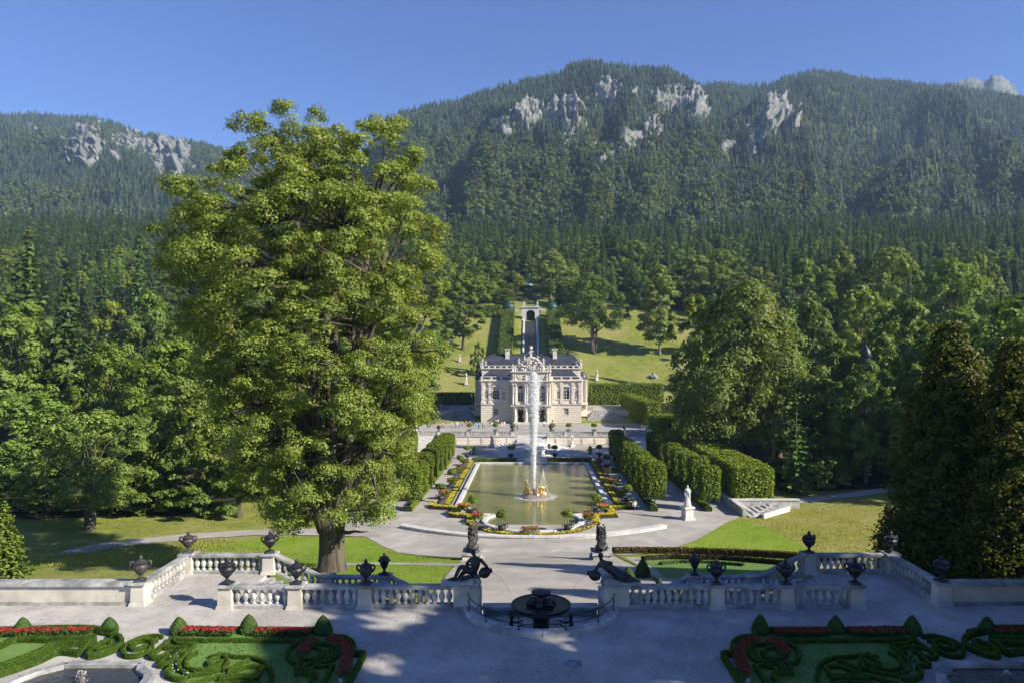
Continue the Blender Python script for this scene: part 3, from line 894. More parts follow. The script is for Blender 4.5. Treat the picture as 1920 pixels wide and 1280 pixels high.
FY = 28.05
t = thing('bowl_fountain', 'dark bronze two-tiered bowl fountain at the centre of the terrace edge', 'fountain', (0, FY, 10.0))
MB().lathe([(0.55, 0.0), (0.5, 0.1), (0.36, 0.2), (0.30, 0.5), (0.34, 0.8), (0.5, 0.93)], 16, fold=0.06, nf=8).build('stem', M['bronze'], t, True)
MB().lathe([(0.3, 0.9), (0.62, 0.97), (0.98, 1.08), (1.17, 1.22), (1.22, 1.30), (1.23, 1.35), (1.18, 1.37), (1.08, 1.31), (0.7, 1.24), (0.0, 1.22)], 48).build('lower_bowl', M['bronze'], t, True)
wv = MB().lathe([(1.12, 0), (0.0, 0.005)], 40)
lower_water = wv.build('bowl_water', M['glass'], t, True); lower_water.location = (0, 0, 1.325)
cl = MB()
for i in range(6):
    a = i * math.pi / 3 + 0.3
    cl.lathe([(0.0, -0.12), (0.14, -0.06), (0.17, 0.02), (0.10, 0.12), (0, 0.15)], 9, M=Matrix.Translation((0.38 * math.cos(a), 0.38 * math.sin(a), 1.40)) @ Matrix.Rotation(a, 4, 'Z') @ Matrix.Scale(1.7, 4, (1, 0, 0)))
cl.build('dolphin_ring', M['bronze'], t, True)
MB().lathe([(0.26, 1.24), (0.22, 1.40), (0.13, 1.52), (0.12, 1.60), (0.20, 1.68)], 14, fold=0.08, nf=6).build('upper_stem', M['bronze'], t, True)
MB().lathe([(0.12, 1.66), (0.28, 1.71), (0.39, 1.79), (0.41, 1.83), (0.37, 1.85), (0.16, 1.88), (0.06, 1.93), (0, 1.95)], 28).build('upper_bowl', M['bronze'], t, True)

# ------------------------------------------------------------------ statue pedestals with scrolls
for s, side in ((-1, 'left'), (1, 'right')):
    t = thing('scroll_pedestal', 'stone pedestal with carved scroll top, %s of the bowl fountain' % side, 'pedestal', (s * 3.06, YF, ZT), group='scroll pedestals')
    MB().box(-0.55, 0.55, -0.45, 0.45, 0.0, 0.16, t=0.03).build('base', M['stone_cap'], t)
    MB().box(-0.50, 0.50, -0.40, 0.40, 0.155, 0.90).build('shaft', M['stone_cream'], t)
    MB().box(-0.58, 0.58, -0.47, 0.47, 0.897, 1.0, t=0.02).build('cap', M['stone_cap'], t)
    # scroll block: high on the fountain side, sloping outward
    prof = [(-0.52, 1.0), (-0.56, 1.25), (-0.50, 1.44), (-0.36, 1.52), (-0.20, 1.48), (0.05, 1.34), (0.35, 1.22), (0.75, 1.14), (1.02, 1.11), (1.02, 1.0)]
    prof = [(s * x, 0.99 + (z - 1.0) * 0.55) for x, z in prof]
    mm = MB(); n_ = len(prof)
    vs = [(x, -0.34, z) for x, z in prof] + [(x, 0.34, z) for x, z in prof]
    mm.add(vs, [tuple(range(n_)), tuple(range(2 * n_ - 1, n_ - 1, -1))] + [(i, (i + 1) % n_, n_ + (i + 1) % n_, n_ + i) for i in range(n_)])
    sc_ = mm.build('scroll', M['stone'], t)
    sp = [(s * (-0.36 + 0.62 * (0.17 - 0.008 * k) * math.cos(k * 0.6 + 1.57)), -0.345, 1.14 + 0.62 * (0.17 - 0.008 * k) * math.sin(k * 0.6 + 1.57)) for k in range(20)]
    MB().tube([(s * 0.85, -0.345, 1.045), (s * 0.4, -0.345, 1.07), (s * 0.05, -0.345, 1.13), (s * -0.2, -0.345, 1.22)] + sp, 0.025, 5).build('volute', M['stone_cap'], sc_, True)

# ------------------------------------------------------------------ box parterres
def tp(px, py, z=ZT + 0.16): return hit(px, py, z)
def leafy_sweep(lines, w, h, z, n_m, size):
    """clipped hedge: dark core plus small leaves all over it; lines are plan polylines"""
    core = MB(); Pp, Nn = [], []
    for L in lines:
        pts = [Vector((p[0], p[1], z)) for p in L]
        core.sweep(pts, [(-w * 0.46, -0.02), (w * 0.46, -0.02), (w * 0.47, h * 0.8), (w * 0.3, h * 0.95), (-w * 0.3, h * 0.95), (-w * 0.47, h * 0.8)])
        for a, b in zip(pts[:-1], pts[1:]):
            d = b - a; l = d.length
            if l < 1e-4: continue
            n = Vector((-d.y, d.x, 0)) / l
            k = max(1, int(l * n_m))
            u = nr.random(k); v = nr.random(k)
            per = 2 * h + w; q = v * per
            off = np.where(q < h, -w / 2, np.where(q < h + w, q - h - w / 2, w / 2))
            zz = np.where(q < h, q, np.where(q < h + w, h, per - q))
            soft = 1 - 0.10 * (zz > h * 0.86)
            P = np.array(a)[None] + np.array(d)[None] * u[:, None] + np.array(n)[None] * (off * soft)[:, None] + np.array([0, 0, 1.0])[None] * (zz + 0.008 * nr.normal(size=k) + 0.012 * np.sin(u * l * 5 + a.x * 9))[:, None]
            P += nr.normal(size=P.shape) * 0.006
            N = np.array(n)[None] * (off / (w / 2))[:, None] * 0.8 + np.array([0, 0, 1.0])[None] * np.where((q >= h) & (q < h + w), 1.0, 0.25)[:, None] + nr.normal(size=P.shape) * 0.45
            Pp.append(P); Nn.append(N)
    return core, leaf_quads(np.concatenate(Pp), np.concatenate(Nn), size)

def hedge_part(name, parent, lines, w=0.30, h=0.34, z=ZT, n_m=360, size=0.032, mat='box_leaf', mats_core='box_core'):
    core, (V, F) = leafy_sweep(lines, w, h, z, n_m, size)
    o = core.build(name, M[mats_core], parent)
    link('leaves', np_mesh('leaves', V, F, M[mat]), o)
    return o

def flowers(name, parent, region, n, z, mat, size=0.07, hgt=0.12, leafm='box_leaf', nleaf=None):
    """region(n) gives n plan points; blossoms over low foliage"""
    P = region(n); k = len(P)
    P3 = np.column_stack([P, z + hgt + 0.05 * nr.random(k)])
    N = np.tile([0, -0.35, 1.0], (k, 1)) + nr.normal(size=(k, 3)) * 0.5
    V, F = leaf_quads(P3, N, size, 0.9)
    o = link(name, np_mesh(name, V, F, M[mat]), parent); o['kind'] = 'stuff'
    P = region(nleaf or n)
    P3 = np.column_stack([P, z + hgt * 1.15 * nr.random(len(P))])
    V, F = leaf_quads(P3, nr.normal(size=P3.shape) + [0, 0, 0.8], size * 1.1)
    g = link('leaves', np_mesh('leaves', V, F, M[leafm]), o)
    return o

def strip_region(line, w):
    L = [np.array(p[:2], float) for p in line]
    seg = [(a, b, np.linalg.norm(b - a)) for a, b in zip(L[:-1], L[1:])]
    tot = sum(s[2] for s in seg)
    def f(n):
        out = []
        for a, b, l in seg:
            k = int(n * l / tot) + 1
            u = nr.random(k)[:, None]; d = (b - a) / max(l, 1e-6); nn = np.array([-d[1], d[0]])
            out.append(a + (b - a) * u + nn * ((nr.random(k) - 0.5) * w)[:, None])
        return np.concatenate(out)
    return f

M['lawn_leaf'] = leaf_mat('lawn_leaf', (0.11, 0.20, 0.045), (0.15, 0.25, 0.06), (0.19, 0.29, 0.08), var=0.0)
def point_in(q, poly):
    c = False; j = len(poly) - 1
    for i in range(len(poly)):
        if (poly[i][1] > q[1]) != (poly[j][1] > q[1]) and q[0] < (poly[j][0] - poly[i][0]) * (q[1] - poly[i][1]) / (poly[j][1] - poly[i][1]) + poly[i][0]: c = not c
        j = i
    return c
def cc(pts, x0, y0, s): return [(x0 + a / s, y0 + b / s) for a, b in pts]
# lines traced on the right bed (pixels), laid out on the ground
A = lambda pts: cc(pts, 1340, 1150, 6.4)
B = lambda pts: cc(pts, 1620, 1150, 6.4)
border_px = [A([(470, 190), (640, 182), (1000, 180), (1500, 178), (1900, 175)]) + B([(200, 170), (480, 172), (560, 190)]),
             A([(470, 190), (480, 262), (330, 275), (225, 340), (205, 450), (100, 468), (150, 560), (230, 680), (330, 850), (420, 1000)])]
inner_px = [A([(700, 300), (900, 305), (1300, 300), (1900, 296)]) + B([(200, 300), (420, 295), (560, 285)]),
            A([(840, 310), (950, 370), (1010, 440), (1005, 520), (930, 575), (850, 545)]),
            A([(850, 545), (920, 640), (780, 660), (700, 720), (760, 830), (820, 980)]),
            A([(760, 870), (745, 730), (830, 690), (950, 690)]),
            A([(480, 600), (560, 720), (650, 850), (720, 980)])]
spiral_px = [A([(880, 420), (800, 520), (650, 500), (600, 440), (640, 385), (740, 390)]),
             A([(560, 430), (600, 500), (700, 550), (800, 600), (830, 650)]),
             A([(700, 350), (560, 345), (430, 380), (410, 460), (500, 540), (640, 570), (690, 610), (560, 600), (480, 600)]),
             A([(490, 400), (480, 470), (560, 540), (640, 560)])]
palm_px = [A([(1260, 830), (1225, 740), (1250, 620), (1310, 550), (1460, 500), (1650, 490), (1760, 470), (1850, 465)]),
           A([(1480, 535), (1560, 560), (1680, 620), (1760, 660)]),
           A([(1330, 610), (1500, 610), (1640, 660), (1760, 690)]),
           A([(1320, 610), (1380, 690), (1400, 720), (1600, 720), (1860, 740)]),
           A([(1400, 760), (1600, 745), (1860, 770)]),
           A([(1390, 820), (1600, 800), (1900, 815)]), A([(1400, 900), (1650, 870), (1950, 880)])]
shell_px = [A([(1740, 560), (1760, 490), (1830, 475), (1920, 490)]) + B([(60, 490), (160, 540), (180, 590), (120, 600), (70, 560)]),
            A([(1740, 560), (1790, 640)]) + B([(0, 630), (160, 680), (300, 700), (420, 720)]),
            B([(20, 540), (80, 600), (250, 650), (400, 640), (450, 590), (430, 520), (380, 480), (300, 440)]),
            B([(320, 350), (400, 420), (480, 500), (540, 570), (530, 650), (440, 690)]),
            B([(0, 720), (120, 740), (300, 790), (420, 830)]), B([(0, 800), (180, 850), (300, 900)])]
tail_px = [B([(330, 345), (520, 335), (580, 270)]), B([(420, 390), (560, 385), (700, 380)]),
           B([(600, 270), (660, 330), (760, 400), (870, 470), (830, 505), (720, 480), (640, 440), (500, 440), (430, 400)]),
           B([(700, 250), (840, 245), (1000, 280), (1130, 340), (1190, 410), (1170, 475), (1050, 480), (920, 440), (840, 380), (850, 310), (960, 300), (1080, 350), (1080, 400), (980, 390), (900, 350)]),
           B([(760, 290), (840, 310)]),
           B([(560, 480), (640, 560), (700, 590), (780, 590), (760, 560), (660, 470)]),
           B([(640, 600), (690, 680), (640, 740), (540, 760), (440, 740)])]
def to_ground(lines, s): return [[(s * p.x, p.y) for p in smooth_line([tp(*q) for q in L], 5)] for L in lines]
def make_bed(s, side):
    t = thing('parterre_bed', 'large scrolled box parterre at the lower %s, nearest the terrace axis' % side, 'flower bed', group='box parterres on the terrace')
    lawn_out = [tp(*q, z=ZT) for q in A([(300, 290), (700, 230), (1900, 200)]) + B([(480, 190), (620, 240), (600, 520), (640, 760), (300, 900)]) + A([(1500, 1000), (420, 1000), (230, 560)])]
    drape('lawn_panel', [(s * p.x, p.y) for p in lawn_out], M['lawn_shade'], z=ZT, dz=0.03, parent=t)
    P_ = np.array([(nr.uniform(6.5, 15), nr.uniform(19, 25)) for _ in range(5200)]); P_ = P_[[point_in(q, [(p.x, p.y) for p in lawn_out]) for q in P_]] * [s, 1]
    V, F = leaf_quads(np.column_stack([P_, np.full(len(P_), ZT + 0.045)]), nr.normal(size=(len(P_), 3)) * 0.5 + [0, 0, 1], 0.06)
    o = link('grass_blades', np_mesh('grass_blades', V, F, M['lawn_leaf']), t); o['kind'] = 'stuff'
    for nm, L, w, h in (('border_hedge', border_px, 0.17, 0.24), ('inner_hedge', inner_px, 0.14, 0.19), ('spiral_hedge', spiral_px, 0.125, 0.17), ('palmette_hedge', palm_px, 0.13, 0.17), ('shell_hedge', shell_px, 0.125, 0.17), ('tail_hedge', tail_px, 0.13, 0.18)):
        hedge_part(nm, t, to_ground(L, s), w, h)
    g = lambda pts, fn: [(s * tp(*q).x, tp(*q).y) for q in fn(pts)]
    for k, (pts, fn, n) in enumerate((([(720, 225), (1380, 222)], A, 650), ([(1620, 218), (1900, 215)], A, 300), ([(0, 215), (470, 212)], B, 480))):
        flowers('red_flowers', t, strip_region(g(pts, fn), 0.42), int(n * 0.5), ZT + 0.10, 'fl_red', 0.065, 0.16, 'yew_leaf', int(n * 2.2))
    flowers('red_flowers', t, strip_region(g([(640, 310), (760, 360), (840, 420), (800, 480)], A), 0.40), 170, ZT + 0.08, 'fl_red', 0.06, 0.14, 'yew_leaf', 700)
    flowers('red_flowers', t, strip_region(g([(520, 300), (380, 340), (290, 420), (300, 520), (330, 620), (370, 730)], A), 0.42), 320, ZT + 0.08, 'fl_red', 0.06, 0.14, 'yew_leaf', 1200)
    flowers('white_flowers', t, strip_region(g([(380, 790), (430, 800)], A) , 0.25), 30, ZT + 0.04, 'fl_white', 0.04, 0.10)
    flowers('white_flowers', t, strip_region(g([(570, 450), (590, 560), (590, 650), (520, 700), (440, 740)], B), 0.28), 36, ZT + 0.02, 'fl_white', 0.035, 0.12)
    return t
for s, side in ((-1, 'left'), (1, 'right')):
    make_bed(s, side)
    # outer bed, running out of the picture
    t = thing('parterre_bed', 'second box parterre at the far %s of the terrace, cut by the picture edge' % side, 'flower bed', group='box parterres on the terrace')
    E = lambda pts: cc(pts, 0, 1150, 6.4)            # traced on the left one
    def eg(L): return [[((-s) * p.x, p.y) for p in smooth_line([tp(*q) for q in l], 5)] for l in L]
    drape('lawn_panel', [((-s) * tp(*q, z=ZT).x, tp(*q, z=ZT).y) for q in E([(1200, 240), (620, 330), (640, 420), (0, 640), (-900, 800), (-900, 240)])], M['lawn_shade'], z=ZT, dz=0.03, parent=t)
    hedge_part('border_hedge', t, eg([E([(1400, 230), (1100, 180), (700, 175), (280, 190), (-400, 200), (-900, 200)])]), 0.18, 0.30)
    hedge_part('inner_hedge', t, eg([E([(1150, 280), (700, 300), (200, 300), (-60, 400), (-500, 500)]), E([(1060, 330), (640, 360), (480, 440), (0, 620), (-500, 780)]), E([(950, 460), (700, 440), (420, 560), (0, 700), (-500, 860)])]), 0.18, 0.25)
    hedge_part('tail_hedge', t, eg([E([(1060, 480), (1110, 400), (1290, 320), (1340, 330), (1290, 400), (1180, 420)]), E([(1060, 490), (1200, 470), (1380, 400), (1460, 330), (1420, 260), (1330, 250)]), E([(950, 460), (1030, 380), (1140, 300)])]), 0.16, 0.25)
    flowers('red_flowers', t, strip_region([((-s) * tp(*q).x, tp(*q).y) for q in E([(1100, 215), (300, 225), (-300, 230)])], 0.42), 520, ZT + 0.10, 'fl_red', 0.065, 0.16, 'yew_leaf', 2000)

def cone_topiary(h, r0, n, size, mat, core='box_core'):
    prof = [(r0 * 0.88, 0.0), (r0 * 1.0, h * 0.14), (r0 * 0.97, h * 0.3), (r0 * 0.76, h * 0.56), (r0 * 0.46, h * 0.8), (r0 * 0.2, h * 0.94), (0, h)]
    c = MB().lathe([(r * 0.95, z) for r, z in prof], 16).mesh('topiary_core', M[core], True)
    u = nr.random(n) ** 1.25; a = nr.random(n) * 6.283
    zz = u * h; rr = np.interp(zz, [p[1] for p in prof], [p[0] for p in prof]) * (1 + 0.03 * nr.normal(size=n))
    P = np.column_stack([rr * np.cos(a), rr * np.sin(a), zz])
    N = np.column_stack([np.cos(a), np.sin(a), np.full(n, 0.5)]) + nr.normal(size=(n, 3)) * 0.45
    V, F = leaf_quads(P, N, size)
    return c, np_mesh('leaves', V, F, M[mat])
CONE = [cone_topiary(0.66, 0.31, 3400, 0.045, 'yew_leaf'), cone_topiary(0.62, 0.31, 3000, 0.045, 'yew_leaf')]
for s, xs, side in ((1, (8.1, 10.95, 13.75, 16.6), 'right'), (-1, (8.15, 10.95, 13.5, 16.15, 19.3), 'left')):
    for i, x in enumerate(xs):
        o = ['innermost', 'second from the axis', 'third from the axis', 'fourth from the axis', 'outermost by the picture edge'][i]
        t = thing('topiary_cone', 'clipped yew cone on the %s parterre hedge, %s' % (side, o), 'topiary', (s * x, 25.35 + 0.1 * (i % 2), ZT), rng.uniform(0, 6), 'yew cones on the parterres', (rng.uniform(0.93, 1.08),) * 2 + (rng.uniform(0.92, 1.1),))
        c, l = CONE[i % 2]
        k = link('topiary_core', c, t); link('leaves', l, t)

# ------------------------------------------------------------------ small corner basins
def mk_water(name, deep, rough, bscale, bstr, spec=0.5, stretch=(1, 1, 1), dist=0.08, deep2=None):
    m, nt, out = new_mat(name)
    g = nt.nodes.new('ShaderNodeNewGeometry')
    mp = nt.nodes.new('ShaderNodeMapping'); mp.inputs['Scale'].default_value = stretch
    nt.links.new(g.outputs['Position'], mp.inputs[0])
    p = nd(nt, 'ShaderNodeBsdfPrincipled')
    d2 = deep2 or tuple(x * 0.7 for x in deep)
    nt.links.new(ramp(nt, noise_tex(nt, 0.16, 4, 0.6, g.outputs['Position']), [(0.35, d2), (0.65, deep)]), p.inputs['Base Color'])
    p.inputs['Roughness'].default_value = rough; p.inputs['IOR'].default_value = 1.333
    p.inputs['Specular IOR Level'].default_value = spec
    bu = nd(nt, 'ShaderNodeBump'); bu.inputs['Strength'].default_value = bstr; bu.inputs['Distance'].default_value = dist
    h1 = noise_tex(nt, bscale, 3, 0.5, mp.outputs[0], 0.6)
    nt.links.new(h1, bu.inputs['Height']); nt.links.new(bu.outputs[0], p.inputs['Normal'])
    nt.links.new(p.outputs[0], out.inputs[0])
    return m
M['water_dark'] = mk_water('water_dark', (0.05, 0.055, 0.05), 0.04, 5.0, 0.5)
lower_water.data.materials[0] = mk_water('water_bowl', (0.02, 0.026, 0.022), 0.05, 8.0, 0.25)
for s, side in ((-1, 'left'), (1, 'right')):
    t = thing('garden_basin', 'shallow stone-rimmed water basin in the lower %s corner' % side, 'basin', group='corner basins')
    E = lambda pts: [((-s) * tp(x, y, ZT + 0.22).x, tp(x, y, ZT + 0.22).y) for x, y in cc(pts, 0, 1150, 6.4)]
    line = E([(-300, 1000), (60, 830), (250, 740), (480, 660), (760, 590), (800, 575), (1150, 570), (1500, 570), (1700, 575), (1690, 640), (1780, 690), (1770, 760), (1700, 840), (1690, 1000)])
    for a in range(len(line) - 1):
        mm = MB().sweep([(line[a][0], line[a][1], ZT), (lerp(line[a][0], line[a + 1][0], 0.985), lerp(line[a][1], line[a + 1][1], 0.985), ZT)], [(-0.16, 0), (0.16, 0), (0.15, 0.18), (0.12, 0.21), (-0.12, 0.21), (-0.15, 0.18)])
        mm.build('rim_stone', M['stone_cap'], t)
    drape('basin_water', line, M['water_dark'], z=ZT, dz=0.07, parent=t)
    c = tp(*cc([(980, 830)], 0, 1150, 6.4)[0], ZT)
    MB().lathe([(0.22, 0), (0.16, 0.12), (0.06, 0.2), (0.04, 0.3), (0, 0.31)], 9, M=Matrix.Translation(((-s) * c.x, c.y, ZT + 0.07))).build('spout', M['bronze_brown'], t, True)

# drain covers in the gravel
for px, py, r, lab in ((1075, 1244, 0.31, 'round iron inspection cover set in the terrace gravel before the fountain'), (1783, 1191, 0.16, 'small oval drain cover beside the right parterre tail')):
    p = hit(px, py, ZT)
    o = MB().lathe([(r, 0.004), (r, 0.012), (r * 0.9, 0.014), (0, 0.014)], 24, M=Matrix.Translation(p)).build('drain_cover', M['stone_cap'], None)
    tag(o, lab, 'drain cover')

# ================================================================== LOWER GARDEN
def G(px, py): p = hit(px, py); return (p.x, p.y)
plaza = [G(868, 1046), G(780, 1040), G(718, 1024), G(690, 1008), (-27, 88), (-31, 96), (-33, 163), (33, 163), (32, 100), (28.5, 94), G(1385, 970), G(1362, 979), G(1340, 992), G(1305, 1013), G(1250, 1032), G(1165, 1041), (8.0, 73), (8.6, 60), (9, 33), (-7.0, 33), (-7, 60), (-6.6, 73)]
drape('gravel_plaza', plaza, M['gravel_far'], 0.045, 2.5)
LP = [G(*q) for q in ((1165, 1043), (1250, 1034), (1305, 1015), (1340, 994), (1362, 981), (1397, 972), (1440, 991), (1515, 1030), (1560, 1075))]
drape('lawn', LP + [(28, 52), (9, 60), (8.4, 72)], M['lawn'], 0.05, 2.0)
MD = [G(*q) for q in ((1397, 973), (1500, 955), (1680, 930), (1800, 930), (1800, 1040), (1560, 1075), (1516, 1031), (1441, 992))]
drape('meadow', MD, M['meadow'], 0.035, 2.0)
LL = [G(*q) for q in ((868, 1048), (780, 1042), (716, 1026), (688, 1010), (600, 1005), (500, 1008), (400, 1020), (360, 1040))]
drape('lawn', LL + [(-26, 46), (-7.2, 46), (-7.2, 60)], M['lawn'], 0.05, 2.0)
# gravel paths
pl = [G(*q) for q in ((20, 1046), (180, 1027), (300, 1012), (420, 1002), (520, 997), (640, 999), (720, 1000))]
def ribbon(name, line, w, mat, dz=0.07):
    L = smooth_line([Vector((x, y, 0)) for x, y in line], 5); a, b = [], []
    for i, p in enumerate(L):
        d = (L[min(i + 1, len(L) - 1)] - L[max(i - 1, 0)]).normalized(); n = Vector((-d.y, d.x, 0))
        w_ = w * (1 + 0.10 * math.sin(i * 1.7) + rng.uniform(-0.08, 0.08))
        a.append(p + n * w_ / 2); b.append(p - n * w_ / 2)
    poly = [(p.x, p.y) for p in a] + [(p.x, p.y) for p in reversed(b)]
    return drape(name, poly, mat, dz, 1.2)
ribbon('path', pl, 3.0, M['gravel_far'], 0.075)
ribbon('path', [G(*q) for q in ((870, 1060), (800, 1058), (730, 1057), (660, 1058), (600, 1062))], 2.2, M['gravel_far'], 0.08)
ribbon('path', [G(*q) for q in ((1380, 962), (1450, 945), (1560, 932), (1660, 919), (1760, 910), (1900, 905))], 2.6, M['gravel_far'], 0.075)
# lower right parterre
lp0 = [(9.2, 48), (9.0, 68.5), (14, 69.5), (20, 68.5), (26, 62), (27, 50)]
drape('path', lp0, M['gravel_far'], 0.065, 1.5)
bed = [(10.0, 52), (10.2, 64.5), (13, 66.0), (18, 65.0), (22, 60), (22, 52)]
t = thing('parterre_bed', 'shaded lower parterre with dark spiky hedge behind the right balustrade', 'flower bed')
o = drape('lawn_panel', bed, M['lawn_shade'], 0.09, 1.2, parent=t)
def hedge_on_ground(name, parent, line, w, h, n_m, size, mat='hedge_leaf', core_mat='hedge_core'):
    line = [Vector((p[0], p[1], 0)) for p in line]
    fine = []
    for a, b in zip(line[:-1], line[1:]):
        k = max(1, int((b - a).length / 2.0))
        fine += [a.lerp(b, j / k) for j in range(k)]
    fine.append(line[-1])
    core, (V, F) = leafy_sweep([fine], w, h, 0.0, n_m, size)
    core.v = [(x, y, z + gz(x, y)) for x, y, z in core.v]
    V[:, 2] += np.array([gz(a, b) for a, b in V[::4, :2]]).repeat(4)
    o = core.build(name, M[core_mat], parent)
    link('leaves', np_mesh('leaves', V, F, M[mat]), o)
    return o
M['dark_red_leaf'] = leaf_mat('dark_red_leaf', (0.03, 0.012, 0.012), (0.06, 0.025, 0.018), var=0.05, trans=0.15)
M['rust_leaf'] = leaf_mat('rust_leaf', (0.08, 0.075, 0.02), (0.16, 0.085, 0.03), (0.14, 0.15, 0.03), var=0.05, trans=0.2)
hedge_on_ground('border_hedge', t, [bed[1], bed[2], bed[3], bed[4]], 0.5, 0.5, 160, 0.16, 'dark_red_leaf')
hedge_on_ground('inner_hedge', t, [(11, 60), (13, 62), (16, 61.5), (18, 59)], 0.4, 0.35, 160, 0.12, 'yew_leaf')
o = hedge_on_ground('low_hedge', None, [(8.4, 73.0), (12, 73.2), (17, 72.2), (22, 69.6), (26, 65.5), (28, 60)], 0.9, 0.7, 170, 0.2, 'rust_leaf')
tag(o, 'low rust-green hedge edging the right lawn above the lower parterre', 'hedge')
for px, py, h, lab in ((1205, 1082, 2.2, 'dark yew cone in the lower right parterre, rear one'), (1178, 1098, 2.1, 'dark yew cone in the lower right parterre, behind the reclining bronze'), (1236, 1096, 0.9, 'smallest yew cone in the lower right parterre')):
    p = hit(px, py)
    t = thing('topiary_cone', lab, 'topiary', p, 0.4, 'yew cones on the parterres', (h * 0.85, h * 0.85, h))
    link('topiary_core', CONE[0][0], t); link('leaves', CONE[0][1], t)

# ------------------------------------------------------------------ the big pool
half = [(-10.9, 138.6), (-10.9, 120), (-10.9, 98.2), (-9.6, 97.2), (-8.6, 95.4), (-8.0, 92.7), (-5.3, 92.4), (-6.2, 90.8), (-6.4, 88.8), (-5.8, 86.8), (-4.4, 85.0), (-2.4, 83.8), (0, 83.4)]
pool = half + [(-x, y) for x, y in reversed(half[:-1])]
M['water'] = mk_water('pool_water', (0.19, 0.19, 0.06), 0.03, 1.8, 0.34, stretch=(0.55, 1.4, 1), dist=0.10, deep2=(0.12, 0.13, 0.05))
struct(drape('pool_water', pool, M['water'], z=0, dz=0.13))
t = thing('pool_kerb', 'pale stone kerb round the big garden pool', 'kerb')
pc = pool + [pool[0]]
for a, b in zip(pc[:-1], pc[1:]):
    a = Vector((a[0], a[1], 0)); b = Vector((b[0], b[1], 0))
    k = max(1, int((b - a).length / 3.4))
    for j in range(k):
        p = a.lerp(b, j / k); q = a.lerp(b, (j + 0.985) / k)
        MB().sweep([p, q], [(-0.34, 0), (0.34, 0), (0.34, 0.36), (0.28, 0.42), (-0.28, 0.42), (-0.34, 0.36)]).build('kerb_stone', M['marble'], t)

# low curved bench wall before the pool
t = thing('bench_wall', 'long low curved stone wall sweeping before the pool apse', 'wall')
al = []
for i in range(25):
    a = -math.pi / 2 + (i / 24 - 0.5) * 2 * 0.665
    al.append((26.7 * math.cos(a), 107.0 + 26.7 * math.sin(a), 0))
for i in range(24):
    p, q = Vector(al[i]), Vector(al[i + 1])
    MB().sweep([p, p.lerp(q, 0.992)], [(-0.42, 0), (0.42, 0), (0.42, 0.42), (0.5, 0.44), (0.5, 0.58), (-0.5, 0.58), (-0.5, 0.44), (-0.42, 0.42)]).build('wall_stone', M['marble'], t)

# ------------------------------------------------------------------ flower borders round the pool
def clump_region(c, r):
    def f(n):
        a = nr.random(n) * 6.283; q = np.sqrt(nr.random(n)) * r
        return np.column_stack([c[0] + q * np.cos(a), c[1] + q * np.sin(a)])
    return f
for s, side in ((-1, 'left'), (1, 'right')):
    t = thing('flower_border', 'long yellow and red flower border on the %s side of the pool' % side, 'flower border', group='flower borders round the pool')
    MB().box(min(s * 11.95, s * 14.1), max(s * 11.95, s * 14.1), 98.2, 141, 0.05, 0.16).build('soil_bed', M['soil'], t)
    for y0, y1 in ((98.5, 107.6), (109, 118.2), (119.8, 129.5), (131, 140.5)):
        flowers('yellow_flowers', t, strip_region([(s * 12.35, y0), (s * 12.35, y1)], 0.75), 300, 0.3, 'fl_yellow', 0.16, 0.22, 'hedge_leaf', 900)
        flowers('purple_flowers', t, strip_region([(s * 13.3, y0), (s * 13.3, y1 - 1.5)], 0.9), 170, 0.25, 'fl_purple', 0.17, 0.2, 'hedge_leaf', 500)
        flowers('red_flowers', t, clump_region((s * 13.5, lerp(y0, y1, 0.6)), 0.85), 60, 0.7, 'fl_red' if int(y0) % 2 else 'fl_coral', 0.24, 0.6, 'hedge_leaf', 330)
    t = thing('flower_border', 'stepped yellow flower border round the near %s corner of the pool' % side, 'flower border', group='flower borders round the pool')
    L = [(14.6, 99.5), (14.2, 97.4), (10.6, 96.4), (10.9, 92.2), (8.3, 91.6), (8.0, 87.4)]
    L = [(s * x, y) for x, y in L]
    MB().sweep([(x, y, 0.05) for x, y in L], [(-0.55, 0), (0.55, 0), (0.55, 0.2), (-0.55, 0.2)]).build('soil_bed', M['soil'], t)
    flowers('yellow_flowers', t, strip_region(L, 1.05), 1000, 0.35, 'fl_yellow', 0.17, 0.22, 'hedge_leaf', 2300)
    L2 = [(s * x, y) for x, y in ((7.9, 87.6), (6.9, 85.6), (5.2, 83.6), (3.0, 82.5), (0.5, 82.2))]
    flowers('yellow_flowers', t, strip_region(L2, 0.9), 650, 0.25, 'fl_yellow', 0.14, 0.16, 'hedge_leaf', 1300)
    flowers('purple_flowers', t, strip_region([(s * 8.6, 90.2), (s * 7.2, 86.6), (s * 5.6, 84.6)], 0.9), 420, 0.25, 'fl_purple', 0.18, 0.2, 'hedge_leaf', 500)
    flowers('coral_flowers', t, clump_region((s * 9.7, 94.3), 0.85), 80, 0.7, 'fl_coral', 0.24, 0.6, 'hedge_leaf', 260)
    flowers('coral_flowers', t, clump_region((s * 7.2, 88.6), 0.8), 70, 0.7, 'fl_red', 0.24, 0.6, 'hedge_leaf', 260)
    o = hedge_on_ground('low_hedge', None, [(s * 3.2, 141.6), (s * 12.4, 141.6)], 1.1, 0.85, 190, 0.2, 'hedge_leaf')
    tag(o, 'low clipped hedge along the far pool edge, %s of the water jet' % side, 'hedge')
t = thing('flower_clump', 'small clump of red flowers at the tip of the pool apse', 'flowers')
flowers('red_flowers', t, clump_region((-0.4, 82.0), 1.2), 45, 0.6, 'fl_red', 0.22, 0.5, 'hedge_leaf', 260)

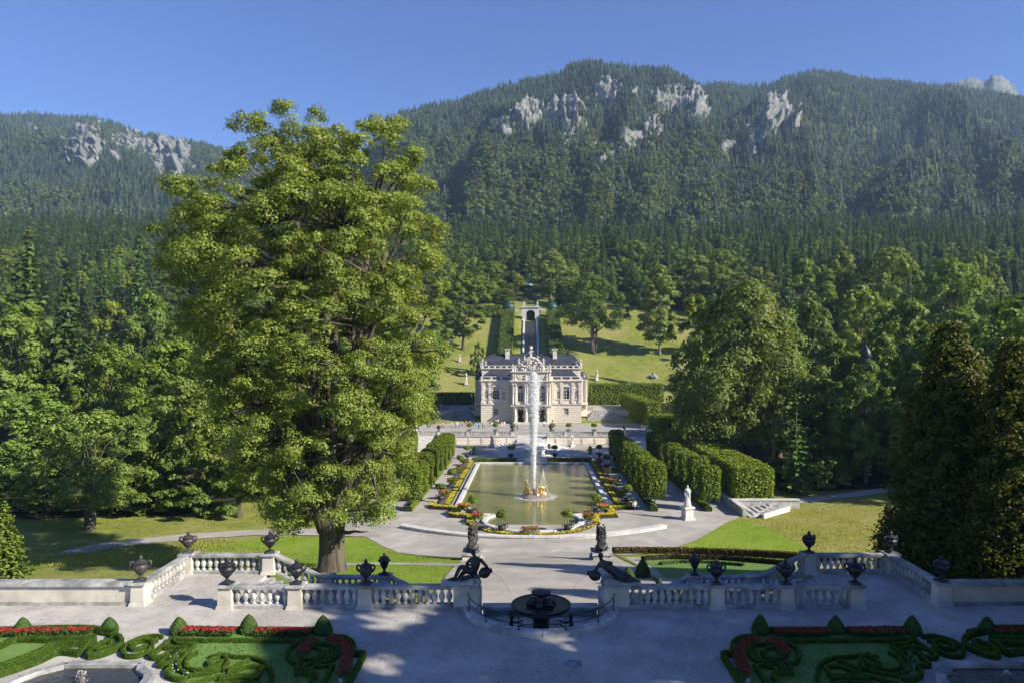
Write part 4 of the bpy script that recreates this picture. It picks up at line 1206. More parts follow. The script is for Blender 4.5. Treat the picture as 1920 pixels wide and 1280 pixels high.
# ------------------------------------------------------------------ potted standard trees
def ball_crown(r, n, size, mat, squash=0.72):
    C = [(0, 0, 0)] + [(rng.uniform(-.5, .5) * r, rng.uniform(-.5, .5) * r, rng.uniform(-.25, .3) * r) for _ in range(10)]
    P, N, _ = blob_points(C, [r * 0.85] + [r * rng.uniform(0.4, 0.6) for _ in range(10)], n / 11, squash, 0.7, 0.5)
    return leaf_quads(P, N, size)
V, F = ball_crown(0.80, 900, 0.21, 'leaf_bright')
pot_crown = np_mesh('crown', V, F, M['leaf_bright'])
pot_body = MB().lathe([(0.30, 0), (0.30, 0.08), (0.12, 0.16), (0.14, 0.24), (0.30, 0.40), (0.46, 0.66), (0.52, 0.90), (0.47, 0.98), (0.56, 1.06), (0.56, 1.12), (0.48, 1.12), (0.46, 1.04), (0.0, 1.04)], 16, fold=0.025, nf=8).mesh('urn_body', M['bronze_brown'], True, 60)
pot_handle = MB().tube([(0.42, 0, 0.60), (0.62, 0, 0.70), (0.74, 0, 0.95), (0.70, 0, 1.20), (0.58, 0, 1.26), (0.52, 0, 1.10)], [0.05, 0.06, 0.06, 0.06, 0.05, 0.04], 6).mesh('handle', M['bronze_brown'], True)
pot_stem = MB().tube([(0, 0, 1.0), (0.03, 0.01, 1.6), (0, 0, 2.35)], [0.06, 0.045, 0.035], 6).mesh('stem', M['bark_pale'], True)
def potted(x, y, z, label, sc=1.0, hs=1.0, cs=1.0, dark=False):
    t = thing('potted_tree', label, 'potted tree', (x, y, z), rng.uniform(-0.3, 0.3), 'round-headed trees in urns', sc)
    b = link('urn_body', pot_body, t)
    h1 = link('handle', pot_handle, t); h2 = link('handle', pot_handle, t, rz=math.pi)
    if dark:
        for c in (b, h1, h2):
            c.material_slots[0].link = 'OBJECT'; c.material_slots[0].material = M['bronze']
    link('stem', pot_stem, t, sc=(1, 1, 1 if hs == 1 else hs))
    link('crown', pot_crown, t, (0, 0, 2.42 * hs if hs != 1 else 2.42), rng.uniform(0, 6), cs)
    return t
for px, py, dark, lab in (
    (876, 860, 1, 'round tree in a dark urn at the far left corner of the pool'),
    (862, 881, 0, 'round tree in an urn on the left pool side, second from the far end'),
    (847, 910, 0, 'round tree in an urn on the left pool side, third from the far end'),
    (826, 942, 0, 'round tree in an urn on the left pool side, nearest one'),
    (886, 969, 0, 'round tree in an urn on the near left shoulder of the pool'),
    (941, 1000, 0, 'round tree in an urn on the left side of the pool apse'),
    (958, 860, 1, 'round tree in a dark urn left of the jet at the far pool edge'),
    (1040, 859, 1, 'round tree in a dark urn right of the jet at the far pool edge'),
    (1124, 858, 1, 'round tree in a dark urn at the far right corner of the pool'),
    (1138, 880, 1, 'round tree in an urn on the right pool side, second from the far end'),
    (1154, 907, 1, 'round tree in an urn on the right pool side, third from the far end'),
    (1176, 945, 1, 'round tree in an urn on the right pool side, nearest one'),
    (1119, 966, 0, 'round tree in an urn on the near right shoulder of the pool'),
    (1065, 999, 0, 'round tree in an urn on the right side of the pool apse')):
    p = hit(px, py, 0.02)
    potted(p.x, p.y, 0.02, lab, 1.0, dark=dark)
for px, i in ((880, 0), (929, 1), (961, 2), (1035, 3), (1066, 4), (1114, 5)):
    o = ['leftmost', 'second from left', 'third from left', 'third from right', 'second from right', 'rightmost'][i]
    potted(PX(px, 169), 169, 2.95, 'round tree in a pot on the palace forecourt behind the balustrade, ' + o, 0.85, cs=1.15)
# pots with palms flanking the fan stairs
def palm_mesh():
    Vs = []; Fs = []; o = 0
    for k in range(46):
        a = rng.uniform(0, 6.28); el = rng.uniform(0.1, 1.35); L = rng.uniform(1.1, 1.6)
        pts = []
        for j in range(6):
            u = j / 5; r = L * u * math.cos(el); z = L * u * math.sin(el) - 0.75 * u * u * (0.4 + math.cos(el))
            w = 0.16 * math.sin(math.pi * (0.1 + 0.85 * u))
            for sgn in (-1, 1):
                pts.append((r * math.cos(a) - sgn * w * math.sin(a), r * math.sin(a) + sgn * w * math.cos(a), z))
        Vs += pts
        Fs += [(o + 2 * j, o + 2 * j + 1, o + 2 * j + 3, o + 2 * j + 2) for j in range(5)]
        o += 12
    return np_mesh('fronds', Vs, Fs, M['leaf_olive'])
palm_me = palm_mesh()
for s, side in ((-1, 'left'), (1, 'right')):
    for x, y, sc, w in ((13.0, 152, 1.0, 'palm in a tub at the outer foot of the %s fan stair'), (3.9, 152.5, 0.62, 'small spiky plant in a tub beside the %s of the jet on the stairs')):
        t = thing('potted_palm', w % side, 'potted palm', (s * x, y, 0.04 if x > 5 else 1.25), rng.uniform(0, 6), 'palms in tubs by the fan stairs', sc)
        MB().lathe([(0.34, 0), (0.42, 0.8), (0.46, 0.84), (0.46, 0.95), (0.38, 0.95), (0, 0.9)], 12).build('tub', M['bark_pale'], t, True)
        link('fronds', palm_me, t, (0, 0, 1.15))
        MB().tube([(0, 0, 0.85), (0, 0, 1.2)], [0.16, 0.12], 7).build('stem', M['bark'], t)

# ------------------------------------------------------------------ clipped tree rows and tall hedges
def leafy_box(hx, hy, hz, n, size, rnd=0.2, mat='hedge_leaf', core='hedge_core', z0=0.0):
    A3 = np.array([hy * hz, hx * hz, hx * hy]); pr = np.array([A3[0], A3[0], A3[1], A3[1], A3[2]]); pr = pr / pr.sum()
    f = nr.choice(5, size=n, p=pr); u = nr.random((n, 3)) * 2 - 1
    u[f == 0, 0] = -1; u[f == 1, 0] = 1; u[f == 2, 1] = -1; u[f == 3, 1] = 1; u[f == 4, 2] = 1
    N = np.zeros((n, 3)); N[f == 0, 0] = -1; N[f == 1, 0] = 1; N[f == 2, 1] = -1; N[f == 3, 1] = 1; N[f == 4, 2] = 1
    P = u * np.array([hx, hy, hz])
    # round the edges off
    lim = np.array([hx, hy, hz]) - rnd
    Q = np.clip(P, -lim, lim); d = P - Q; l = np.linalg.norm(d, axis=1, keepdims=True)
    P = Q + np.where(l > rnd, d / np.maximum(l, 1e-6) * rnd, d)
    P += nr.normal(size=P.shape) * size * 0.25
    P += (0.12 * np.sin(P[:, [1]] * 1.7 + P[:, [2]] * 1.3) * N) * min(1, hx)
    P[:, 2] += hz + z0
    V, F = leaf_quads(P, N * 0.8 + nr.normal(size=P.shape) * 0.5 + [0, 0, 0.25], size)
    k = 0.93
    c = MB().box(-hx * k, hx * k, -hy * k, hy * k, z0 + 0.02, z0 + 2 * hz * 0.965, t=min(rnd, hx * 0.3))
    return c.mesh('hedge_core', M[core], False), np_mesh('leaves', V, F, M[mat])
cube_core, cube_leaves = leafy_box(1.45, 1.15, 2.4, 2600, 0.28, 0.85)
cube_trunk = MB().tube([(0, 0, 0), (0.03, 0, 1.2), (0, 0, 2.6)], [0.12, 0.09, 0.08], 7).mesh('trunk', M['bark_pale'], True)
ROWS = [(1, 17.2, 'inner row right of the pool', 8), (1, 24.8, 'outer row right of the pool', 8), (-1, 17.2, 'inner row left of the pool', 8), (-1, 24.8, 'outer row left of the pool', 8)]
for s, x, w, n in ROWS:
    for i in range(n):
        y = 96.2 + i * 6.1
        o = ['nearest', 'second', 'third', 'fourth', 'fifth', 'sixth', 'seventh', 'farthest'][i]
        t = thing('clipped_tree', 'box-clipped hornbeam on a bare stem, %s of the %s' % (o, w), 'clipped tree', (s * x, y, 0.03), rng.choice([0, math.pi]), 'clipped trees beside the pool', (1, 1, rng.uniform(0.93, 1.05)))
        link('trunk', cube_trunk, t)
        c = link('crown', cube_leaves, t, (0, 0, 1.75)); link('crown_core', cube_core, c)
    o = hedge_on_ground('low_hedge', None, [(s * (x - 0.2 * s), 95.5), (s * x, 142)], 1.0, 0.75, 110, 0.22, 'hedge_leaf')
    tag(o, 'knee-high hedge under the %s of clipped trees' % w.replace(' the pool', ' pool'), 'hedge')
def tall_hedge(label, x0, x1, y0, y1, z0, h, n, size=0.3, mat='hedge_leaf'):
    c, l = leafy_box((x1 - x0) / 2, (y1 - y0) / 2, h / 2, n, size, 0.35, mat)
    t = thing('clipped_hedge', label, 'hedge', ((x0 + x1) / 2, (y0 + y1) / 2, z0))
    link('hedge_core', c, t); link('leaves', l, t)
    return t
tall_hedge('long tall clipped hedge behind the right rows, its square end facing us', 29.3, 34.8, 98.5, 150, 1.0, 4.7, 26000, 0.34)
tall_hedge('long tall clipped hedge behind the left rows of clipped trees', -34.8, -29.3, 98.5, 150, 1.0, 5.2, 14000, 0.4)
tall_hedge('broad sunlit hedge beside the palace on the right, under the meadow', 20.5, 46, 237, 241, 5.2, 7.4, 9000, 0.5)
tall_hedge('shaded hedge running back from the forecourt on the right', 30.5, 34, 180, 232, 2.6, 7.2, 14000, 0.5)
tall_hedge('low dark hedge left of the palace below the meadow', -46, -20, 237, 240, 5.0, 4.5, 6000, 0.5)
tall_hedge('shaded hedge running back from the forecourt on the left', -34, -30.5, 180, 232, 2.6, 6.0, 9000, 0.5)
tall_hedge('tall hedge block at the right end of the forecourt', 30, 36, 160, 176, 2.0, 5.2, 5000, 0.42)

# retaining wall, steps and bench at the near end of the right hedge
t = thing('garden_wall', 'grey retaining wall with small steps at the near end of the right hedge', 'wall')
MB().box(28.4, 28.9, 92.5, 150, 0, 1.15).build('side_wall', M['stone'], t)
MB().box(28.45, 38, 97.2, 97.8, 0, 1.25).build('end_wall', M['stone'], t)
MB().box(28.3, 38, 97.1, 97.9, 1.251, 1.4).build('coping', M['marble'], t)
MB().box(28.25, 29.05, 92.5, 97.09, 1.151, 1.3).build('coping', M['marble'], t)
w_ = MB(); w_.add([(30.6, 91.5, 0), (35.5, 95.2, 0.2), (35.5, 95.2, 0.95), (30.6, 91.5, 0.6), (30.85, 91.2, 0), (35.75, 94.9, 0.2), (35.75, 94.9, 0.95), (30.85, 91.2, 0.6)], [(0, 1, 2, 3), (4, 5, 6, 7), (3, 2, 6, 7), (0, 3, 7, 4), (1, 2, 6, 5), (0, 1, 5, 4)])
w_.build('cheek_wall', M['marble'], t)
MB().prism([(31.0, 91.9), (35.4, 95.2), (36.6, 97.05), (34.2, 97.05)], 0.0, 0.6).build('landing', M['gravel_far'], t)
for k in range(6):
    MB().box(29.2 + k * 0.8, 30.5 + k * 0.8, 92.0 + k * 0.75, 96.9, 0, 0.14 + k * 0.15).build('step', M['stone'], t)
def bench(x, y, z, rz, label):
    t = thing('park_bench', label, 'bench', (x, y, z), rz, 'white garden benches')
    for i in range(4): MB().box(-1.0, 1.0, -0.24 + i * 0.12, -0.15 + i * 0.12, 0.42, 0.46).build('slat', M['white_paint'], t)
    for i in range(3): MB().box(-1.0, 1.0, 0.24 + i * 0.03, 0.27 + i * 0.03, 0.55 + i * 0.15, 0.66 + i * 0.15).build('back_slat', M['white_paint'], t)
    for sx in (-0.85, 0.85):
        MB().box(sx - 0.04, sx + 0.04, -0.24, -0.18, 0, 0.42).build('leg', M['white_paint'], t)
        MB().box(sx - 0.04, sx + 0.04, 0.22, 0.28, 0, 1.0).build('leg', M['white_paint'], t)
        MB().box(sx - 0.04, sx + 0.04, -0.26, 0.24, 0.6, 0.66).build('armrest', M['white_paint'], t)
p = hit(1347, 944, 0.03)
bench(27.3, p.y + 1.0, 0.05, R(-90), 'white slatted bench against the wall below the right hedge end')
for i in range(4):
    bench(29.4, 170 + 4.2 * i, 2.95, R(-90), 'white bench at the right edge of the forecourt, %s' % ['nearest one', 'second one', 'third one', 'farthest one'][i])

# ------------------------------------------------------------------ forecourt terrace, its wall, stairs and balustrade
ZF = 2.9
fc = [(-33, 163.3), (-3.6, 163.3), (-3.6, 166), (3.6, 166), (3.6, 163.3), (33, 163.3), (33, 214), (-33, 214)]
drape('forecourt', fc, M['gravel_far'], z=ZF, dz=0.0)
for s in (-1, 1):
    drape('upper_court', [(s * 14, 212), (s * 36, 212), (s * 36, 240), (s * 14, 240)], M['gravel_far'], z=5.3, dz=0)
    mm = MB().box(min(s * 14.6, s * 36), max(s * 14.6, s * 36), 211.6, 212, ZF, 5.28)
    struct(mm.build('court_wall', M['plaster']))
    st = thing('court_stairs', 'wide three-sided dark stone stairs %s of the palace' % ('left' if s < 0 else 'right'), 'stairs', group='court stairs')
    for k in range(14):
        z = ZF + 0.17 * (k + 1); y0 = 200.5 + k * 0.8; x0 = 16.2 + k * 0.22; x1 = 29.2 - k * 0.36
        MB().box(min(s * x0, s * x1), max(s * x0, s * x1), y0, 212.1 - 0.01 * k, ZF, z).build('step', M['stone_cap'], st)
    rl_ = thing('iron_railing', 'dark iron railing on the upper court %s of the palace' % ('left' if s < 0 else 'right'), 'railing', group='court railings')
    for x0, x1 in ((15.2, 19.2), (25.2, 34)):
        MB().box(min(s * x0, s * x1), max(s * x0, s * x1), 211.74, 211.84, 6.2, 6.28).build('handrail', M['iron'], rl_)
        k = int((x1 - x0) / 0.45)
        for i in range(k):
            x = s * lerp(x0, x1, (i + 0.5) / k)
            MB().box(x - 0.06, x + 0.06, 211.73, 211.85, 5.28, 6.2).build('rail_bar', M['iron'], rl_)
t = thing('retaining_wall', 'panelled pale retaining wall below the palace forecourt', 'wall')
for s in (-1, 1):
    MB().box(min(s * 3.6, s * 27.5), max(s * 3.6, s * 27.5), 163.0, 163.6, 0, ZF - 0.01).build('wall_body', M['plaster'], t)
    MB().box(min(s * 3.6, s * 27.5), max(s * 3.6, s * 27.5), 162.8, 163.65, ZF - 0.009, ZF + 0.14).build('cornice', M['marble'], t)
    MB().box(min(s * 3.6, s * 27.5), max(s * 3.6, s * 27.5), 162.8, 163.0, 0, 0.5).build('plinth', M['marble'], t)
    for i in range(7):
        x = 6.0 + i * 3.1
        MB().box(min(s * x, s * (x + 2.6)), max(s * x, s * (x + 2.6)), 162.93, 163.0, 1.0, 2.2).build('panel', M['plaster'], t)
    for i in range(7):
        x = 5.7 + i * 3.1
        MB().box(min(s * x, s * (x + 0.12)), max(s * x, s * (x + 0.12)), 162.86, 163.0, 0.8, 2.5).build('panel_frame', M['ornament'], t)
    b = thing('balustrade', 'pale balustrade on the forecourt edge, %s of the central stairs' % ('left' if s < 0 else 'right'), 'balustrade', group='forecourt balustrades')
    xs_ = [4.6, 8.2, 15.2, 22.2, 27.2]
    for x in xs_: pillar(b, s * x, 163.25, ZF + 0.14, 1.12, 0.7)
    for x0, x1 in zip(xs_[:-1], xs_[1:]):
        rail_run(b, (s * (x0 + 0.35), 163.25, ZF + 0.14), (s * (x1 - 0.35), 163.25, ZF + 0.14), 1.05, 0.40, 0.4, 1.3)
    # side flight of steps
    st = thing('side_stairs', 'narrow flight of steps up to the forecourt behind the %s tree rows' % ('left' if s < 0 else 'right'), 'stairs', group='side stairs')
    for k in range(16):
        MB().box(min(s * 22.4, s * 27.3), max(s * 22.4, s * 27.3), 150.5 + k * 0.78, 163.0, 0, ZF * (k + 1) / 16).build('step', M['marble'], st)
    for x in (21.9, 27.4):
        mm = MB(); X0, X1 = s * x, s * (x + 0.45)
        mm.add([(X0, 149.8, 0), (X1, 149.8, 0), (X1, 149.8, 0.8), (X0, 149.8, 0.8), (X0, 162.79, 0), (X1, 162.79, 0), (X1, 162.79, ZF + 0.75), (X0, 162.79, ZF + 0.75)], [(0, 1, 2, 3), (4, 5, 6, 7), (3, 2, 6, 7), (0, 3, 7, 4), (1, 2, 6, 5), (0, 1, 5, 4)])
        mm.build('cheek_wall', M['marble'], st)
    # ornamental urns on the forecourt corners
    for x, w in ((4.6, 'beside the central stairs'), (22.2, 'at the outer end')):
        u_ = urn(s * x, 163.25, ZF + 1.27, 0, 'small dark urn on the %s forecourt balustrade, %s' % ('left' if s < 0 else 'right', w), 1.5)
        u_['group'] = 'urns on the forecourt balustrade'
# fan stairs and central flight
t = thing('fan_stairs', 'broad fan of curved marble steps between the pool and the palace terrace', 'stairs')
for k in range(11):
    a = 12.8 - k * 0.92; b = 15.2 - k * 1.22
    L = [(a * math.cos(q), 163 + b * math.sin(q)) for q in [-math.pi * i / 40 for i in range(41)]]
    MB().prism(L, 0.03, 0.155 * (k + 1)).build('step', M['marble'], t)
for k in range(8):
    MB().box(-3.5, 3.5, 161.4 + k * 0.55, 166.4, 1.6, 1.705 + 0.15 * (k + 1)).build('step', M['marble'], t)
MB().lathe([(2.9, 0), (2.9, 1.3), (3.05, 1.32), (3.05, 1.5), (2.6, 1.5), (2.6, 1.2)], 20, a0=math.pi, a1=2 * math.pi, M=Matrix.Translation((0, 150.6, 0.03))).build('niche_wall', M['marble'], t)

# ================================================================== PALACE
def rusticated(name):
    m, nt, out = new_mat(name)
    g = nt.nodes.new('ShaderNodeTexCoord')
    sx = nt.nodes.new('ShaderNodeSeparateXYZ'); nt.links.new(g.outputs['Object'], sx.inputs[0])
    ad = nd(nt, 'ShaderNodeMath', operation='ADD'); nt.links.new(sx.outputs[0], ad.inputs[0]); nt.links.new(sx.outputs[1], ad.inputs[1])
    cb = nt.nodes.new('ShaderNodeCombineXYZ'); nt.links.new(ad.outputs[0], cb.inputs[0]); nt.links.new(sx.outputs[2], cb.inputs[1])
    br = nt.nodes.new('ShaderNodeTexBrick')
    br.inputs['Color1'].default_value = (0.70, 0.63, 0.51, 1); br.inputs['Color2'].default_value = (0.62, 0.555, 0.455, 1); br.inputs['Mortar'].default_value = (0.36, 0.335, 0.29, 1)
    br.inputs['Scale'].default_value = 1.0; br.inputs['Mortar Size'].default_value = 0.045; br.inputs['Brick Width'].default_value = 1.05; br.inputs['Row Height'].default_value = 0.52
    nt.links.new(cb.outputs[0], br.inputs['Vector'])
    p = nd(nt, 'ShaderNodeBsdfPrincipled'); p.inputs['Roughness'].default_value = 0.85; p.inputs['Specular IOR Level'].default_value = 0.15
    nt.links.new(br.outputs['Color'], p.inputs['Base Color'])
    bu = nd(nt, 'ShaderNodeBump'); bu.inputs['Strength'].default_value = 0.8; bu.inputs['Distance'].default_value = 0.08; bu.invert = True
    nt.links.new(br.outputs['Fac'], bu.inputs['Height']); nt.links.new(bu.outputs[0], p.inputs['Normal'])
    nt.links.new(p.outputs[0], out.inputs[0])
    return m
M['rustic'] = rusticated('rusticated_stone')
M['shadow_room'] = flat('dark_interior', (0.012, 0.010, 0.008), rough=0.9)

PY = 197.0
pal = thing('palace', 'small white rococo palace with slate roof and crowded pediment behind the jet', 'palace', (0, PY, ZF))
ZB, ZU, ZC = 0.0, 5.3, 12.35            # base, upper floor band, main cornice (above the forecourt)
def PB(name, x0, x1, y0, y1, z0, z1, mat, parent=None, t=0.0):
    return MB().box(min(x0, x1), max(x0, x1), y0, y1, z0, z1, t=t).build(name, M[mat], parent or pal)

def wall_with_holes(name, x0, x1, z0, z1, y, holes, mat, depth=0.5, parent=None):
    """front wall facing -y with rectangular or arched openings (xc, w, zb, zt, arched)"""
    poly_pts = [Vector((x0, z0)), Vector((x1, z0)), Vector((x1, z1)), Vector((x0, z1))]
    edges = [(0, 1), (1, 2), (2, 3), (3, 0)]
    loops = []
    for xc, w, zb, zt, arched in holes:
        L = [(xc - w / 2, zb), (xc + w / 2, zb)]
        if arched:
            for k in range(9):
                a = math.pi * k / 8
                L.append((xc + w / 2 * math.cos(a), zt - w / 2 + w / 2 * math.sin(a)))
        else: L += [(xc + w / 2, zt), (xc - w / 2, zt)]
        loops.append(L)
    def inside(p):
        for xc, w, zb, zt, arched in holes:
            if abs(p[0] - xc) < w / 2 - 1e-4 and zb < p[1] < zt:
                if arched and p[1] > zt - w / 2 and math.hypot(p[0] - xc, p[1] - zt + w / 2) > w / 2: continue
                return True
        return False
    for L in loops:
        b = len(poly_pts); poly_pts += [Vector(p) for p in L]
        edges += [(b + i, b + (i + 1) % len(L)) for i in range(len(L))]
    r = delaunay_2d_cdt(poly_pts, edges, [], 0, 1e-5)
    vs, _, fs = r[0], r[1], r[2]
    keep = [f for f in fs if not inside((sum(vs[i].x for i in f) / len(f), sum(vs[i].y for i in f) / len(f)))]
    m = MB(); m.add([(v.x, y, v.y) for v in vs], [tuple(f) for f in keep])
    for L in loops:
        n = len(L)
        m.add([(p[0], y, p[1]) for p in L] + [(p[0], y + depth, p[1]) for p in L], [(i, (i + 1) % n, n + (i + 1) % n, n + i) for i in range(n)])
    me = bpy.data.meshes.new(name); me.from_pydata(m.v, [], m.f); me.materials.append(M[mat]); me.update()
    bm = bmesh.new(); bm.from_mesh(me)
    bmesh.ops.remove_doubles(bm, verts=bm.verts, dist=1e-4); bmesh.ops.recalc_face_normals(bm, faces=bm.faces); bm.to_mesh(me); bm.free()
    return link(name, me, parent or pal)

def window(xc, w, zb, zt, y, arched=False, blind=True, parent=None):
    f = MB()
    o = 0.10
    for sx in (-1, 1): f.box(xc + sx * (w / 2 - o / 2) - o / 2, xc + sx * (w / 2 - o / 2) + o / 2, y - 0.05, y + 0.05, zb, zt - (w / 2 if arched else 0))
    f.box(xc - w / 2, xc + w / 2, y - 0.06, y + 0.06, zb, zb + 0.1)
    if arched:
        L = [(xc + (w / 2 - 0.05) * math.cos(math.pi * k / 10), y, zt - w / 2 + (w / 2 - 0.05) * math.sin(math.pi * k / 10)) for k in range(11)]
        f.tube(L, 0.07, 4)
        f.box(xc - w / 2, xc + w / 2, y - 0.055, y + 0.055, zt - w / 2 - 0.05, zt - w / 2 + 0.05)
    else: f.box(xc - w / 2, xc + w / 2, y - 0.06, y + 0.06, zt - 0.1, zt)
    top = zt - (w / 2 if arched else 0)
    f.box(xc - 0.05, xc + 0.05, y - 0.055, y + 0.055, zb + 0.1, top)
    for k in range(1, 4):
        z = lerp(zb, top, k / 4); f.box(xc - w / 2 + 0.1, xc + w / 2 - 0.1, y - 0.04, y + 0.04, z - 0.03, z + 0.03)
    for sx in (-0.25, 0.25): f.box(xc + sx * w - 0.03, xc + sx * w + 0.03, y - 0.04, y + 0.04, zb + 0.1, top)
    win = f.build('window', M['frame_white'], parent or pal)
    if arched:
        L = [(xc - w / 2, zb), (xc + w / 2, zb)] + [(xc + w / 2 * math.cos(math.pi * k / 10), zt - w / 2 + w / 2 * math.sin(math.pi * k / 10)) for k in range(11)]
    else: L = [(xc - w / 2, zb), (xc + w / 2, zb), (xc + w / 2, zt), (xc - w / 2, zt)]
    n = len(L)
    MB().add([(x, y + 0.08, z) for x, z in L], [tuple(range(n))]).build('pane', M['glass'], win)
    if blind:
        MB().box(xc - w / 2 + 0.1, xc + w / 2 - 0.1, y + 0.062, y + 0.075, lerp(zb, top, 0.70), top).build('blind', M['blind'], win)
    return win

def bust(m, x, y, z, h, mi=0, k=0):
    """a small carved standing figure for roofs and niches"""
    tw = 0.12 * math.sin(k * 2.3)
    m.lathe([(0.16 * h, 0), (0.17 * h, 0.05 * h), (0.13 * h, 0.25 * h), (0.11 * h, 0.42 * h), (0.10 * h, 0.5 * h), (0.135 * h, 0.66 * h), (0.14 * h, 0.74 * h), (0.06 * h, 0.80 * h), (0.045 * h, 0.83 * h)], 10, mi, Matrix.Translation((x, y, z)) @ Matrix.Rotation(k, 4, 'Z'), sx=1.0, sy=0.75, fold=0.10, nf=5)
    m.lathe([(0, 0.82 * h), (0.055 * h, 0.85 * h), (0.07 * h, 0.91 * h), (0.055 * h, 0.97 * h), (0, h)], 8, mi, Matrix.Translation((x + 0.02 * h, y, z)))
    s_ = 1 if k % 2 else -1
    m.tube([(x + s_ * 0.13 * h, y, z + 0.72 * h), (x + s_ * 0.24 * h, y - 0.05 * h, z + 0.60 * h), (x + s_ * (0.20 + tw) * h, y - 0.12 * h, z + (0.72 + 0.15 * math.sin(k)) * h)], [0.045 * h, 0.04 * h, 0.03 * h], 6, mi)
    m.tube([(x - s_ * 0.13 * h, y, z + 0.72 * h), (x - s_ * 0.20 * h, y - 0.04 * h, z + 0.56 * h), (x - s_ * 0.14 * h, y - 0.10 * h, z + 0.44 * h)], [0.045 * h, 0.04 * h, 0.03 * h], 6, mi)

# --- front block ---------------------------------------------------------------
HW = 14.5
for s in (-1, 1):
    gx = s * 10.15
    x0, x1 = sorted((s * 5.6, s * HW))
    wall_with_holes('ground_wall', x0, x1, ZB, ZU, 0.0, [(gx, 1.3, 2.35, 4.25, False)], 'rustic')
    window(gx, 1.3, 2.35, 4.25, 0.35, blind=False)
    PB('window_surround', gx - 0.78, gx + 0.78, -0.10, 0.0, 2.15, 2.33, 'ornament')
    PB('window_surround', gx - 0.78, gx + 0.78, -0.12, 0.0, 4.27, 4.45, 'ornament')
    PB('band', s * 5.6, s * (HW + 0.15), -0.22, 0.02, ZU, ZU + 0.35, 'ornament')
    # upper storey
    nich = [s * 13.0, s * 7.9]
    wall_with_holes('upper_wall', x0, x1, ZU + 0.35, ZC - 0.75, 0.05, [(gx, 1.95, 6.75, 10.42, False)] + [(q, 0.95, 6.95, 9.25, True) for q in nich], 'plaster')
    window(gx, 1.95, 6.75, 10.42, 0.35)
    PB('window_surround', gx - 1.1, gx + 1.1, -0.14, 0.05, 6.62, 6.88, 'ornament')
    PB('window_surround', gx - 1.2, gx + 1.2, -0.18, 0.05, 10.45, 10.72, 'ornament')
    mm = MB().add([(gx - 1.15, -0.15, 10.72), (gx + 1.15, -0.15, 10.72), (gx, -0.15, 11.3), (gx - 1.15, 0.04, 10.72), (gx + 1.15, 0.04, 10.72), (gx, 0.04, 11.3)], [(0, 1, 2), (0, 2, 5, 3), (1, 4, 5, 2), (3, 5, 4), (0, 3, 4, 1)])
    mm.build('window_pediment', M['ornament'], pal)
    for sx in (-1, 1):
        PB('window_surround', gx + sx * 1.0 - 0.13, gx + sx * 1.0 + 0.13, -0.08, 0.05, 6.88, 10.45, 'ornament')
    for i, q in enumerate(nich):
        PB('niche_back', q - 0.5, q + 0.5, 0.5, 0.56, 6.9, 9.3, 'plaster')
        b = MB(); bust(b, q, 0.22, 7.0, 1.9, k=i + (2 if s > 0 else 0)); b.build('niche_figure', M['marble'], pal, True)
        PB('niche_sill', q - 0.7, q + 0.7, -0.16, 0.05, 6.62, 6.93, 'ornament')
        b = MB(); 
        for j in range(5): b.lathe([(0, -0.15), (0.17, -0.03), (0.12, 0.12), (0, 0.2)], 6, M=Matrix.Translation((q + (j - 2) * 0.26, -0.02, 9.65 + 0.25 * math.cos((j - 2) * 0.9))))
        b.build('niche_crown', M['ornament'], pal, True)
    for q in (14.0, 11.95, 8.75, 6.3):
        m_ = MB()
        for j in range(8):
            m_.box(s * q - 0.36, s * q + 0.36, -0.26 - 0.04 * (j % 2), 0.05, 6.2 + j * 0.62, 6.2 + j * 0.62 + 0.52)
        m_.box(s * q - 0.31, s * q + 0.31, -0.22, 0.05, 5.65, 11.3); m_.box(s * q - 0.45, s * q + 0.45, -0.36, 0.05, 5.65, 6.2)
        m_.box(s * q - 0.46, s * q + 0.46, -0.40, 0.05, 11.05, 11.6)
        m_.build('pilaster', M['ornament'], pal)
    PB('entablature', s * 5.6, s * (HW + 0.1), -0.30, 0.05, ZC - 0.75, ZC - 0.25, 'ornament')
    PB('cornice', s * 5.6, s * (HW + 0.45), -0.65, 0.05, ZC - 0.249, ZC, 'ornament')
    # parapet with panels
    PB('parapet', s * 5.6, s * HW, -0.05, 0.3, ZC, ZC + 0.25, 'ornament')
    PB('parapet', s * 5.6, s * HW, -0.08, 0.33, ZC + 0.92, ZC + 1.08, 'ornament')
    for i in range(4):
        x = s * (6.0 + i * 2.75); PB('parapet_post', x - 0.28, x + 0.28, -0.06, 0.31, ZC + 0.25, ZC + 0.92, 'ornament')
    PB('side_wall', s * (HW - 0.4), s * HW, 0.06, 8.0, ZB, ZC, 'plaster')
    # low wing roof behind the parapet
    mm = MB(); xa, xb = s * 5.4, s * (HW - 0.35)
    mm.add([(xa, 0.5, ZC + 0.35), (xb, 0.5, ZC + 0.35), (xb - s * 2.2, 8.2, ZC + 3.0), (xa, 8.2, ZC + 3.0), (xb, 8.2, ZC + 0.35), (xa, 8.2, ZC + 0.35)], [(0, 1, 2, 3), (1, 4, 2), (0, 3, 5), (2, 4, 5, 3)])
    wr = mm.build('wing_roof', M['slate'], pal)
    for i in range(9):
        u = (i + 0.5) / 9; xq = lerp(xa, xb - s * 1.0, u); xq2 = lerp(xa, xb - s * 2.4, u)
        MB().tube([(xq, 0.55, ZC + 0.38), (xq2, 8.1, ZC + 3.0)], 0.04, 4).build('roof_seam', M['slate'], wr)
